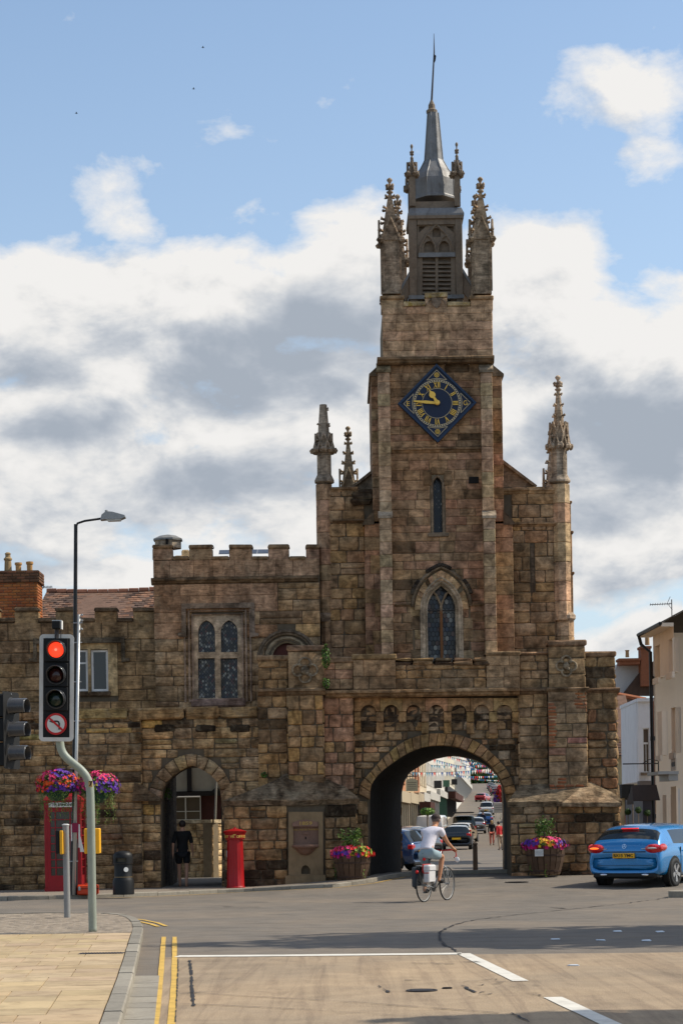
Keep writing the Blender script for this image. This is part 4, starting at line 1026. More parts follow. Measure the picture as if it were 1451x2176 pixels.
def gablet(m, cx, cy, hw_, z0, zt_, ang, depth=.03):
 """little steep gable moulding on one face of a pinnacle (ang = outward direction)"""
 d = Vector((math.cos(ang), math.sin(ang))); t = Vector((-d.y, d.x))
 c = Vector((cx, cy)) + d * (hw_ * 1.09 + .012)
 def P3(s, h, o): q = c + t * s + d * o; return (q.x, q.y, h)
 m.tube([P3(-hw_ * 1.05, z0, .02), P3(0, zt_, .02)], .03, 5); m.tube([P3(hw_ * 1.05, z0, .02), P3(0, zt_, .02)], .03, 5)
 m.add([P3(-hw_, z0, 0), P3(hw_, z0, 0), P3(0, zt_ - .02, 0)], [(0, 1, 2)])
 for s in (-1, 1): m.blob(P3(s * hw_ * 1.12, z0, .03), (.07, .07, .075), .7, hash((cx, s)) % 9, 6, 4)
def crocket(m, p, d, s):
 """curled leaf: stalk out of the edge with a knob turned upward"""
 p = Vector(p); d = Vector((d[0], d[1], 0)).normalized()
 m.tube([p, p + d * s * .9 + Vector((0, 0, s * .1)), p + d * s * 1.25 + Vector((0, 0, s * .65))], [s * .42, s * .36, s * .18], 5)
 m.blob(tuple(p + d * s * 1.0 + Vector((0, 0, s * .1))), (s * .55, s * .55, s * .38), .8, random.randint(0, 50), 6, 4)
def pinnacle(name, cx, cy, zbase, zshaft, ztop, hw_, ncr=4, rot=0.0, tint=(.27, .205, .145), finial=True, mat=None, cs=.075, panel=True, nside=4, mould=True, parent=None, broken=False):
 """square or octagonal shaft, gablets, crocketed spirelet, poppy-head finial"""
 mat = mat or STONE; parent = parent or gate
 m = M(); m.tint = tint; q = math.pi / nside; k = 1 / math.cos(q)
 m.lathe([(hw_ * k, zbase), (hw_ * k, zshaft)], (cx, cy, 0), nside, rot=q + rot)
 if mould: m.lathe([(hw_ * k * 1.0, zbase - .02), (hw_ * k * 1.38, zbase + .02), (hw_ * k * 1.38, zbase + .06), (hw_ * k * 1.02, zbase + .2)], (cx, cy, 0), nside, rot=q + rot)
 if panel and nside == 4:
  for a in range(4):
   an = a * math.pi / 2 + rot; d = Vector((math.cos(an), math.sin(an))); t = Vector((-d.y, d.x)); c = Vector((cx, cy)) + d * hw_
   for s in (-1, 1):
    p = c + t * s * hw_ * .78 + d * .012; m.tube([(p.x, p.y, zbase + .08), (p.x, p.y, zshaft - .1)], .02, 4)
 gt = zshaft + (ztop - zshaft) * .30
 sp0 = zshaft; r0 = hw_ * k * .92; ftop = ztop - (.34 if finial else 0.0)
 rt = .045 if not broken else hw_ * .55
 m.lathe([(hw_ * k * 1.08, sp0 - .03), (hw_ * k * 1.08, sp0 + .03), (r0, sp0 + .06), (rt, ftop)], (cx, cy, 0), nside, rot=q + rot)
 o = put(m, name, mat, parent, label=None)
 g = M(); g.tint = tint
 for a in range(nside): gablet(g, cx, cy, hw_ if nside == 4 else hw_ * .9, zshaft - .12, gt, a * 2 * math.pi / nside + rot)
 put(g, 'gablet_carving', mat, o)
 c2 = M(); c2.tint = tint; z_a = zshaft + .12; z_b = ftop - .12
 for i in range(ncr):
  z = z_a + (z_b - z_a) * i / max(1, ncr - 1); f = (z - sp0 - .06) / (ftop - sp0 - .06); rr = r0 + (rt - r0) * f
  for a in range(nside if nside == 4 else 4):
   an = (q + a * 2 * q if nside == 4 else a * math.pi / 2 + math.pi / 4) + rot
   if broken and random.random() < .35: continue
   crocket(c2, (cx + math.cos(an) * rr, cy + math.sin(an) * rr, z), (math.cos(an), math.sin(an)), cs * (1.15 - .35 * f))
 put(c2, 'crocket_carving', mat, o, sm=True)
 if finial:
  f = M(); f.tint = tint; z = ftop
  fs = 1.0 if hw_ > .1 else .5
  f.lathe([(a_ * fs, b_) for a_, b_ in [(.04, z - .04), (.085, z - .01), (.085, z + .02), (.04, z + .05), (.045, z + .08)]], (cx, cy, 0), 8)
  for a in range(4):
   an = q + a * math.pi / 2 + rot; crocket(f, (cx, cy, z + .10), (math.cos(an), math.sin(an)), .085 * fs)
   f.blob((cx + math.cos(an) * .10 * fs, cy + math.sin(an) * .10 * fs, z + .16), (.04 * fs, .04 * fs, .05 * fs), .5, a, 6, 4)
  f.lathe([(a_ * fs, b_) for a_, b_ in [(.05, z + .08), (.06, z + .16), (.032, z + .22), (.036, z + .25), (.072, z + .30), (.072, z + .33), (.03, z + .37)]], (cx, cy, 0), 8)
  put(f, 'finial', mat, o, sm=True)
 return o
def pin_px(name, pxc, py_top, py_shaft, py_base, wpx, Yc, **k):
 cx = PX(pxc, (py_top + py_base) / 2, Yc); return pinnacle(name, cx, Yc, PZ(pxc, py_base, Yc), PZ(pxc, py_shaft, Yc), PZ(pxc, py_top, Yc), wpx / 2 * Yc / F, **k)
ft = YU + .28
pin_px('pinnacle', 829.5, 380, 505, 628, 39, ft, ncr=4, mould=False, cs=.085)
pin_px('pinnacle', 1022, 378, 503, 628, 39, ft, ncr=4, mould=False, cs=.085, tint=(.29, .22, .15))
pin_px('pinnacle', 846, 415, 548, 640, 30, 57.0, ncr=5, mould=False, cs=.085)
pin_px('pinnacle', 1011, 415, 548, 640, 30, 57.0, ncr=5, mould=False, cs=.085)
def oct_stack(pxc, Yc, rpx, py0, py1, pal, h=40, nside=8):
 cx = PX(pxc, (py0 + py1) / 2, Yc); r_ = rpx * Yc / F / math.cos(math.pi / 8); z0, z1 = PZ(pxc, py1, Yc), PZ(pxc, py0, Yc)
 n_ = max(1, int(round((py1 - py0) / h))); st = (z1 - z0) / n_
 for i in range(n_):
  mm = M(); a, b = z0 + i * st + .003, z0 + (i + 1) * st - .003; j = random.uniform(-.004, .004)
  mm.lathe([(r_ - .012, a), (r_ + j, a + .012), (r_ + j, b - .012), (r_ - .012, b)], (cx, Yc, 0), 8, rot=math.pi / 8)
  S.raw(st * r_ * 1.5, mm.v, mm.f, pick(pal))
 return cx, r_, z0, z1
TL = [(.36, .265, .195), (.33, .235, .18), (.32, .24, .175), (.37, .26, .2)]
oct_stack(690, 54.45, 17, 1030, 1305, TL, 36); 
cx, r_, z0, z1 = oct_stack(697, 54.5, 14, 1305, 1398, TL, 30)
m = M(); m.tint = (.27, .205, .15); c1 = PX(689, 1308, 54.45); m.lathe([(.17, PZ(690, 1322, 54.45)), (.25, PZ(690, 1310, 54.45)), (.25, PZ(690, 1304, 54.45))], (c1, 54.45, 0), 8, rot=math.pi / 8); put(m, 'turret_corbel', ASHLAR, gate)
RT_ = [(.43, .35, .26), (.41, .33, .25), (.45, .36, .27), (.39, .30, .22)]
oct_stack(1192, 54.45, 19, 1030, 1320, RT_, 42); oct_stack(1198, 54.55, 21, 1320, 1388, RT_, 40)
m = M(); m.tint = (.34, .27, .2); c1 = PX(1199, 1312, 54.5); m.lathe([(.24, PZ(1199, 1322, 54.5)), (.30, PZ(1199, 1316, 54.5)), (.30, PZ(1199, 1309, 54.5)), (.22, PZ(1199, 1302, 54.5))], (c1, 54.5, 0), 8, rot=math.pi / 8); put(m, 'turret_corbel', ASHLAR, gate)
pin_px('pinnacle', 688, 860, 948, 1027, 30, 54.45, ncr=3, nside=8, finial=False, broken=True, cs=.06, panel=False, tint=(.27, .215, .16))
pin_px('pinnacle', 1187, 800, 940, 1027, 32, 54.45, ncr=5, nside=8, cs=.065, panel=False, tint=(.31, .25, .185))
pin_px('pinnacle', 740, 908, 1034, 1044, 30, 60.2, ncr=5, cs=.075, mould=False, tint=(.33, .25, .16))
pin_px('pinnacle', 1173, 905, 1034, 1044, 30, 60.2, ncr=5, cs=.07, mould=False, tint=(.28, .22, .16))
for (a, b, c, d, yy) in ((1200, 1064, 1213, 1130, 58), (1200, 1128, 1216, 1215, 58), (1200, 1215, 1218, 1305, 58)):
 x0, x1, z0, z1 = RC(a, b, c, d, yy); S.blk(x0, x1, yy, yy + 2, z0, z1, (.3, .235, .165), .02)
 S.blk(x0, x1 + .04, yy - .03, yy + 2, z1 - .08, z1, (.13, .1, .07), .02)
YBf = YU + .62
def BW(px, py): return PT(px, py, YBf)
x0, x1, z0, z1 = RC(870, 462, 983, 640, YBf)
bd = x1 - x0
m = M(); m.tint = (.7, .65, .6)
m.box(x0 + .12, x1 - .12, YBf + .2, YBf + bd - .12, z0 - .3, z1); bel = put(m, 'belfry', DARKWOOD, gate)
def bpost(a, b, py0, py1, d=.16, Yf=YBf):
 xa, xb, za, zb_ = RC(a, py0, b, py1, Yf); m = M(); m.block(xa, xb, Yf, Yf + d, za, zb_, .012); put(m, 'corner_post', DARKWOOD, bel)
for a, b in ((869, 886), (968, 983)): bpost(a, b, 462, 642)
for Yr in (YBf + bd - .2,):
 for a, b in ((869, 886), (968, 983)): bpost(a, b, 462, 642, .2, Yr)
m = M(); px_box(m, 886, 463, 968, 476, YBf + .02, YBf + .2); put(m, 'head_beam', DARKWOOD, bel)
TY = YBf + .08
outer = [BW(886, 640), BW(968, 640), BW(968, 472), BW(886, 472)]
h_ = []
h_.append([BW(898, 640), BW(925, 640), BW(925, 545), BW(898, 545)]); h_.append([BW(931, 640), BW(958, 640), BW(958, 545), BW(931, 545)])
def lobes(cx, cy, w_, h2): return [BW(cx - w_, cy + h2), BW(cx + w_, cy + h2)] + [BW(cx + w_ * math.cos(R(t)) * (1 if t else 1), cy - h2 * math.sin(R(t)) * 1.15) for t in (15, 40, 65, 90, 115, 140, 165)]
h_.append(lobes(911.5, 522, 11, 11)); h_.append(lobes(944, 522, 11, 11)); h_.append(lobes(927.5, 492, 9, 9))
h_.append([BW(890, 492), BW(890, 478), BW(906, 478)][::-1]); h_.append([BW(964, 492), BW(964, 478), BW(948, 478)])
m = M(); m.tint = (1.05, 1, .95); m.prism(outer, TY, TY + .08, h_); put(m, 'tracery', DARKWOOD, bel)
m = M(); m.tint = (1.15, 1.1, 1.05)
for pts in ([(889, 545), (893, 520), (905, 498), (927.5, 474)], [(966, 545), (962, 520), (950, 498), (927.5, 474)], [(927.5, 545), (925, 520), (915, 503), (905, 496)], [(928.5, 545), (931, 520), (940, 503), (950, 496)]):
 m.tube([(BW(a, b)[0], TY - .02, BW(a, b)[1]) for a, b in pts], .03, 5)
put(m, 'tracery_bar', DARKWOOD, bel)
m = M(); px_box(m, 889, 536, 967, 545, YBf + .0, YBf + .12); put(m, 'lead_ledge', LEAD, bel)
for (a, b) in ((898, 925), (931, 958)):
 for i in range(10):
  py = 550 + i * 9.2; p0, p1 = BW(a, py + 4), BW(b, py + 4); m = M(); k = random.uniform(.8, 1.25); m.tint = (k, k, k)
  m.add([(p0[0], YBf + .06, p0[1] - .05), (p1[0], YBf + .06, p1[1] - .05), (p1[0], YBf + .18, p1[1] + .05), (p0[0], YBf + .18, p0[1] + .05),
 (p0[0], YBf + .06, p0[1] - .028), (p1[0], YBf + .06, p1[1] - .028), (p1[0], YBf + .18, p1[1] + .072), (p0[0], YBf + .18, p0[1] + .072)],
 [(0, 1, 5, 4), (4, 5, 6, 7), (3, 2, 1, 0)]); put(m, 'louvre', DARKWOOD, bel)
m = M(); xr_ = x1; m.box(xr_ - .14, xr_ - .04, YBf + .2, YBf + bd - .2, z0, z1 - .1); put(m, 'side_panel', DARKWOOD, bel)
m = M(); a0, a1, b0, b1 = RC(866, 439, 986, 456, YBf - .05); cxb = (a0 + a1) / 2; cyb = YBf + bd / 2; h0 = (a1 - a0) / 2
m.lathe([(h0 * 1.414, b0), (h0 * 1.414, b0 + .05), (h0 * 1.28, b1), (h0 * 1.2, b1 + .01)], (cxb, cyb, 0), 4, rot=math.pi / 4); put(m, 'lead_flashing', LEAD, gate)
m = M(); x0_, x1_, zz0, zz1 = RC(880, 424, 972, 440, YBf); m.lathe([((x1_ - x0_) / 2 * 1.414, zz0 - .05), ((x1_ - x0_) / 2 * 1.414, zz1)], (cxb, cyb, 0), 4, rot=math.pi / 4); put(m, 'belfry_plinth', DARKWOOD, gate)
m = M(); px_box(m, 867, 455, 985, 463, YBf - .04, YBf + bd + .04); put(m, 'belfry_cornice', DARKWOOD, gate)
pr_ = []
for (w_, py) in ((41, 425), (41, 400), (40.5, 385), (36, 372), (29, 362), (24, 352), (20, 344), (19, 341), (11, 240)):
 pr_.append((w_ * YBf / F * 1.10, PZ(927, py, cyb)))
m = M(); m.lathe(pr_, (cxb, cyb, 0), 8, rot=math.pi / 8)
spire = put(m, 'spire', LEAD, gate)
m = M()
for i in range(8):
 a = math.pi / 4 * i + math.pi / 8; m.tube([(cxb + math.cos(a) * r2, cyb + math.sin(a) * r2, z2) for r2, z2 in pr_], .018, 5)
put(m, 'lead_roll', LEAD, spire)
m = M(); m.lathe([(pr_[0][0] * 1.03, pr_[0][1] - .02), (pr_[0][0] * 1.03, pr_[0][1] + .03), (pr_[0][0], pr_[0][1] + .06)], (cxb, cyb, 0), 8, rot=math.pi / 8); put(m, 'lead_apron', LEAD, spire)
m = M(); m.tint = (.8, .7, .6); zz = lambda py: PZ(924, py, cyb); sc = cyb / F
m.lathe([(11.5 * sc, zz(240)), (12 * sc, zz(234)), (9 * sc, zz(232)), (7.5 * sc, zz(230)), (7 * sc, zz(222)), (4 * sc, zz(216)), (2.5 * sc, zz(212))], (cxb - .03, cyb, 0), 10); put(m, 'finial', DARKWOOD, spire)
m = M(); xt = PX(923, 150, cyb); m.tube([(cxb - .03, cyb, zz(214)), (xt, cyb, zz(110)), (xt, cyb, zz(70))], [.028, .018, .006], 6)
m.add([(xt - .02, cyb, zz(112)), (xt + .05, cyb - .02, zz(118)), (xt + .03, cyb - .01, zz(128)), (xt - .04, cyb + .02, zz(140)), (xt - .03, cyb, zz(128))], [(0, 1, 2, 3, 4)]); put(m, 'weather_vane', IRON, spire)
for pxc, t in ((876, 308), (971.5, 304)):
 Yc = YBf + .07; m = M(); xa, xb, za, zb_ = RC(pxc - 6, 372, pxc + 6, 440, Yc)
 pin = pinnacle('belfry_pinnacle', (xa + xb) / 2, Yc, PZ(pxc, 438, Yc), PZ(pxc, 360, Yc), PZ(pxc, t, Yc), .075, ncr=4, tint=(.6, .5, .42), mat=DARKWOOD, cs=.03, panel=False, mould=False)
for pxc in (876, 971.5):
 pinnacle('belfry_pinnacle', PX(pxc, 400, YBf), YBf + bd - .1, PZ(pxc, 438, YBf), PZ(pxc, 360, YBf), PZ(pxc, 315, YBf), .07, ncr=3, tint=(.6, .5, .42), mat=DARKWOOD, cs=.03, panel=False, mould=False)
for sgn, (a, b, c, d) in ((-1, (876, 572, 850, 619)), (1, (979, 570, 1005, 612))):
 for yy in (YBf + .05, YBf + bd - .25):
  p, q = PT(a, b, YBf), PT(c, d, YBf); m = M(); m.tint = (1, 1, 1)
  n = Vector((q[1] - p[1], 0, -(q[0] - p[0]))).normalized() * (.05 if True else 0)
  if n.z < 0: n = -n
  m.prism([p, q, (q[0] - n.x * 2.4, q[1] - n.z * 2.4 - .25), (p[0] - n.x * 1.4, p[1] - n.z * 2.4 - .35)][:: (1 if sgn > 0 else -1)], yy, yy + .10); put(m, 'brace', DARKWOOD, bel)
  m = M(); m.prism([(p[0] + n.x, p[1] + n.z), (q[0] + n.x, q[1] + n.z), (q[0] - n.x * .2, q[1] - n.z * .2), (p[0] - n.x * .2, p[1] - n.z * .2)][:: (1 if sgn > 0 else -1)], yy - .04, yy + .14); put(m, 'brace_lead', LEAD, bel)
m = M(); px_box(m, 868, 626, 986, 634, YBf - .05, YBf + bd + .05); put(m, 'belfry_base', LEAD, bel)
def leaded(poly, Yg_, cell=(.075, .10), name='leaded_glass', parent=None, bright=.25, cols=None, hexa=False):
 """small quarries, each slightly tilted, clipped by centre to the opening, over dark lead"""
 parent = parent or gate
 xs = [p[0] for p in poly]; zs_ = [p[1] for p in poly]
 def inside(x, z):
  c = False; n_ = len(poly)
  for i in range(n_):
   (a, b), (d, e) = poly[i], poly[(i + 1) % n_]
   if (b > z) != (e > z) and x < (d - a) * (z - b) / (e - b) + a: c = not c
  return c
 back = M(); back.tint = (.4, .4, .4); back.prism(poly, Yg_ + .02, Yg_ + .03); par = put(back, name, BLACKM, parent)
 m = M(); j = 0; z = min(zs_)
 while z < max(zs_) + cell[1]:
  x = min(xs) + (cell[0] / 2 if j % 2 else 0)
  while x < max(xs) + cell[0]:
   if inside(x, z):
    tx, tz = random.gauss(0, .05), .06 + .10 * noise.noise(Vector((x * 2.2, z * 2.2, 1))) + random.gauss(0, .05); hx, hz = cell[0] / 2 - .006, cell[1] / 2 - .007
    r_ = random.random(); k = random.choice(cols) if cols and random.random() < .2 else ((8, 8, 7.4) if r_ < bright * .35 else (2.6, 2.5, 2.3) if r_ < bright else (.5, .5, .5))  # palest quarry tints stand in for glints on the glass
    if not hexa: q = [(x, z - hz), (x + hx, z), (x, z + hz), (x - hx, z)]
    else: q = [(x - hx, z - hz * .55), (x, z - hz), (x + hx, z - hz * .55), (x + hx, z + hz * .55), (x, z + hz), (x - hx, z + hz * .55)]
    m.add([(a, Yg_ + (a - x) * tx + (b - z) * tz, b) for a, b in q], [tuple(range(len(q)))], tint=k)
   x += cell[0]
  z += cell[1] / 2 if not hexa else cell[1] * .78; j += 1
 put(m, 'glass_quarries', glassm('old_glass', (.030, .029, .026), .3), par, kind='stuff'); return par
bw = big_open
fw = leaded(bw, YT + .30, (.10, .15), 'leaded_window', bright=.34, hexa=True, cols=[(2.5, 1.2, .7), (1, 1.1, 1.6)])
m = M(); m.tint = (.30, .225, .15)
def offset_path(P_, k):  # scale about window centre in x and apex z
 return [(wc + (x - wc) * k, z if z < wzs else wzs + (z - wzs) * (1 + (k - 1) * .8)) for x, z in P_]
jam = [(wc - hw, wz0)] + win + [(wc + hw, wz0)]
for k, yy, r2 in ((1.0, YT + .12, .055), (1.14, YT + .02, .05), (1.28, YT - .02, .03)):
 m.tint = (.42, .33, .23); m.tube([(a, yy, b) for a, b in offset_path(jam, k)], r2, 6)
put(m, 'window_jamb', ASHLAR, fw)
m = M(); m.tint = (.30, .22, .14); zy = PZ(938, 1282, YT)
m.tube([(wc, YT + .2, PZ(938, 1285, YT)), (wc - .12, YT + .2, PZ(938, 1262, YT)), (wc - hw * .62, YT + .2, PZ(938, 1252, YT))], .03, 6)
m.tube([(wc, YT + .2, PZ(938, 1285, YT)), (wc + .12, YT + .2, PZ(938, 1262, YT)), (wc + hw * .62, YT + .2, PZ(938, 1252, YT))], .03, 6)
m.tube([(wc, YT + .2, PZ(938, 1300, YT)), (wc, YT + .2, PZ(938, 1283, YT))], .035, 6)
put(m, 'tracery', ASHLAR, fw)
m = M(); m.box(wc - .035, wc + .035, YT + .17, YT + .25, wz0, PZ(938, 1296, YT)); put(m, 'mullion', plain('rusty_mullion', (.20, .085, .03), .8, var=.3, scale=8), fw)
m = M(); m.box(wc - hw, wc + hw, YT + .25, YT + .28, PZ(938, 1295, YT) - .012, PZ(938, 1295, YT) + .012); put(m, 'saddle_bar', IRON, fw)
vo = pointed(wc, 58 * YT / F, PZ(938, 1296, YT), PZ(938, 1212, YT), 10); vi = pointed(wc, hw * 1.20, PZ(938, 1296, YT), PZ(938, 1234, YT), 10)
for i in range(20):
 if i in (6, 15): col = (.12, .09, .06)
 else: col = pick([(.42, .32, .21), (.38, .29, .2), (.44, .33, .22)])
 S.poly([vi[i], vo[i], vo[i + 1], vi[i + 1]], col, YT - .03 + random.uniform(-.01, .01) + (.05 if i in (6, 15) else 0), YT + .05, True)
m = M(); m.tint = (.20, .15, .1); hm = pointed(wc, 62 * YT / F, PZ(938, 1290, YT), PZ(938, 1205, YT), 10)
m.tube([(a, YT - .06, b) for a, b in hm], .045, 6)
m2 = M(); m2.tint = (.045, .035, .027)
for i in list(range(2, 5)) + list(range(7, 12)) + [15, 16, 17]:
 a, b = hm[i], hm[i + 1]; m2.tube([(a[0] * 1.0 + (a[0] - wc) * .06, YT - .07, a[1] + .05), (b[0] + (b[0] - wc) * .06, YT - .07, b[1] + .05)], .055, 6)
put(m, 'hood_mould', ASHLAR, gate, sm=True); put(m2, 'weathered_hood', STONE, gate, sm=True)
course(838, 872, 1283, 1290, YT, .06, (.17, .13, .09), .5, back=YT + .04); course(996, 1027, 1283, 1290, YT, .06, (.2, .15, .1), .5, back=YT + .04)
for s_ in (-1, 1):
 z = wz0
 while z < PZ(938, 1300, YT) - .1:
  h = random.uniform(.22, .34); w_ = random.choice((.20, .31)); a = wc + s_ * hw * 1.2; 
  S.blk(min(a, a + s_ * w_), max(a, a + s_ * w_), YT - .012, YT + .1, z + .004, z + h - .004, pick([(.33, .25, .175), (.30, .22, .15), (.34, .26, .18)]) if random.random() > .25 else (.13, .1, .07), .012, .004); z += h
lw = leaded(lwin, YT + .18, (.06, .085), 'lancet_window', bright=.12)
m = M(); m.tint = (.19, .145, .1); m.tube([(a, YT + .02, b) for a, b in lwin], .035, 6); put(m, 'window_jamb', ASHLAR, lw)
m = M(); m.tint = (.13, .1, .07); m.block(lc - .27, lc + .27, YT - .06, YT + .1, lz0 - .10, lz0, .02); put(m, 'window_sill', ASHLAR, lw)
for a in (908, 952):
 x0, x1, z0, z1 = RC(a - 9, 1000, a + 9, 1032, YT); S.blk(x0, x1, YT - .022, YT + .05, z0, z1, (.14, .105, .07), .02)
x0, x1, z0, z1 = RC(915, 993, 946, 1008, YT); S.blk(x0, x1, YT - .022, YT + .05, z0, z1, (.14, .105, .07), .02)
S.finish(295)
# ================================================================== CLOCK
ck0 = PT(928, 859.5, YT); clk = thing('tower_clock', 'blue diamond-shaped clock dial with gold Roman numerals high on the tower', 'clock', (ck0[0], YT - .16, ck0[1]))
BLUE = plain('clock_blue', (.003, .012, .042), .45, var=.1, scale=5, spec=.4); BLUEF = plain('clock_frame_blue', (.012, .032, .075), .4, var=.15, scale=6)
GOLD = plain('gilding', (.85, .52, .10), .42, .55, .12, 12); CREAM_ = plain('clock_cream_line', (.62, .50, .30), .5, var=.05)
sc = YT / F * 1.01
m = M(); hd = 82.5 * sc
m.prism([(0, -hd), (hd, 0), (0, hd), (-hd, 0)], .0, .05); m.obj('dial', BLUE, clk)
m = M(); a, b = hd, hd * .925
m.prism([(0, -a), (a, 0), (0, a), (-a, 0)], -.05, .12, [[(0, -b), (b, 0), (0, b), (-b, 0)]]); m.obj('frame', BLUEF, clk)
def ring(m, r, w, y=-.012, n=64, **k):
 V = []; 
 for i in range(n):
  t = 2 * math.pi * i / n
  for rr in (r - w / 2, r + w / 2): V.append((rr * math.cos(t), y, rr * math.sin(t)))
 m.add(V, [(2 * i, 2 * i + 1, (2 * i + 3) % (2 * n), (2 * i + 2) % (2 * n)) for i in range(n)], **k)
 m.add(V, [(2 * i, 2 * i + 1, (2 * i + 3) % (2 * n), (2 * i + 2) % (2 * n))[::-1] for i in range(0)], **k)
m = M(); ring(m, 31.2 * sc, .9 * sc); ring(m, 49.3 * sc, 1.0 * sc); ring(m, 45.8 * sc, .9 * sc); m.obj('dial_ring', CREAM_, clk)
m = M()
for i in range(60):
 t = 2 * math.pi * i / 60; r0, r1 = 46.3 * sc, 49 * sc; w = .9 * sc
 d = Vector((math.cos(t), 0, math.sin(t))); s = Vector((-math.sin(t), 0, math.cos(t))) * w; o_ = Vector((0, -.013, 0))
 m.quad(d * r0 - s + o_, d * r1 - s + o_, d * r1 + s + o_, d * r0 + s + o_)
m.obj('minute_track', CREAM_, clk, kind='stuff')
def numeral(txt):
 """strokes in a unit-high box; returns list of (x0,z0,x1,z1,w) and width"""
 x = 0; out = []
 for ch in txt:
  if ch == 'I': out += [(x + .11, -.5, x + .11, .5, .135), (x + .01, -.47, x + .21, -.47, .06), (x + .01, .47, x + .21, .47, .06)]; x += .27
  if ch == 'V': out += [(x + .10, .5, x + .31, -.5, .15), (x + .52, .5, x + .31, -.5, .07), (x, .47, x + .22, .47, .06), (x + .42, .47, x + .62, .47, .06)]; x += .64
  if ch == 'X': out += [(x + .10, .5, x + .54, -.5, .16), (x + .54, .5, x + .10, -.5, .07), (x, .47, x + .22, .47, .06), (x + .44, .47, x + .64, .47, .06), (x, -.47, x + .2, -.47, .06), (x + .42, -.47, x + .64, -.47, .06)]; x += .68
 return out, x - .05
for i, txt in enumerate(['XII', 'I', 'II', 'III', 'IIII', 'V', 'VI', 'VII', 'VIII', 'IX', 'X', 'XI']):
 st, w = numeral(txt); th = R(90 - 30 * i); H = 11.8 * sc; m = M(); rr = 38.6 * sc
 ex = Vector((math.sin(th), 0, -math.cos(th))); ez = Vector((math.cos(th), 0, math.sin(th)))
 for (x0, z0, x1, z1, sw) in st:
  a = ez * (rr + z0 * H) + ex * ((x0 - w / 2) * H); b = ez * (rr + z1 * H) + ex * ((x1 - w / 2) * H)
  d = (b - a).normalized(); s = Vector((-d.z, 0, d.x)) * sw * H / 2; y = Vector((0, -.02, 0)); y2 = Vector((0, .0, 0))
  m.add([a - s + y, b - s + y, b + s + y, a + s + y, a - s + y2, b - s + y2, b + s + y2, a + s + y2], [(3, 2, 1, 0), (0, 4, 5, 1), (1, 5, 6, 2), (2, 6, 7, 3), (3, 7, 4, 0)])
 m.obj('numeral', GOLD, clk)
def hand(name, ang, pts, y):     # pts: outline (along, half width)
 m = M(); c, s = math.cos(R(ang)), math.sin(R(ang))
 L = [(a, h) for a, h in pts] + [(a, -h) for a, h in pts[::-1]]
 m.prism([(a * sc * c - h * sc * s, a * sc * s + h * sc * c) for a, h in L], y, y + .02); m.obj(name, GOLD, clk)
hand('minute_hand', 174.5, [(-4, 3), (0, 3.4), (8, 2.6), (24, 3.2), (30, 2.4), (50, 1.2)], -.06)
hand('hour_hand', 121, [(-3, 3), (0, 4.0), (7, 3.0), (13, 2.3), (14.5, 4.8), (18, 6.6), (22.5, 6.2), (26, 3.2), (28, 1.4), (32, .5)], -.09)
m = M(); m.lathe([(5.4 * sc, 0), (5.4 * sc, .02), (3 * sc, .035)], (0, -.09, 0), 16, mat=Matrix.Rotation(R(90), 3, 'X')); m.obj('hub', GOLD, clk)
m = M()
def lin(m, pts, w, y=-.012, close=False):
 if close: pts = pts + [pts[0]]
 for (a, b), (c, d) in zip(pts, pts[1:]):
  L = math.hypot(c - a, d - b) or 1; nx_, nz_ = -(d - b) / L * w / 2, (c - a) / L * w / 2
  m.quad((a + nx_, y, b + nz_), (a - nx_, y, b - nz_), (c - nx_, y, d - nz_), (c + nx_, y, d + nz_))
for k in range(4):
 c, s = math.cos(R(90 * k)), math.sin(R(90 * k)); r_ = 52 * sc
 arc = [(r_ * math.sin(R(t)), r_ * math.cos(R(t)) + 0) for t in (-24, -16, -8, 0, 8, 16, 24)]
 tip = (0, 70 * sc); tri = [(-21 * sc, 49 * sc)] + [(x, max(z, 49 * sc)) for x, z in arc[1:-1]] + [(21 * sc, 49 * sc), tip]
 lin(m, [(x * c - z * s, x * s + z * c) for x, z in tri], 1.0 * sc, close=True)
m.obj('spandrel_line', CREAM_, clk)
for sgn in (1, -1):
 m = M(); cz = sgn * 59.5 * sc
 for rr in (4.6, 2.2): 
  V = M(); ring(V, rr * sc, 1.1 * sc, -.014, 20); m.add([(a, b, c + cz) for a, b, c in V.v], V.f)
 for k in range(5): t = R(72 * k + 90); lin(m, [(math.cos(t) * 1.2 * sc, cz + math.sin(t) * 1.2 * sc), (math.cos(t) * 4.6 * sc, cz + math.sin(t) * 4.6 * sc)], 1.0 * sc, -.014)
 m.obj('rosette', GOLD, clk)
m = M(); x = -60.5 * sc; h = 4.4 * sc; lin(m, [(x - h * .5, -h), (x - h * .5, h)], 1.5 * sc, -.014)
for z in (-h * .93, 0, h * .93): lin(m, [(x - h * .8, z), (x + h * .7, z)], .9 * sc, -.015)
m.obj('letter', GOLD, clk, label='gold letter E')
m = M(); x = 59.5 * sc; lin(m, [(x + h * math.cos(R(t)) * .9, h * math.sin(R(t))) for t in range(45, 341, 20)], 1.3 * sc, -.014); lin(m, [(x + h * .1, -h * .1), (x + h * 1.0, -h * .1), (x + h * .9, -h * .9)], 1.0 * sc, -.015)
m.obj('letter', GOLD, clk, label='gold letter G')
for o in clk.children: pass
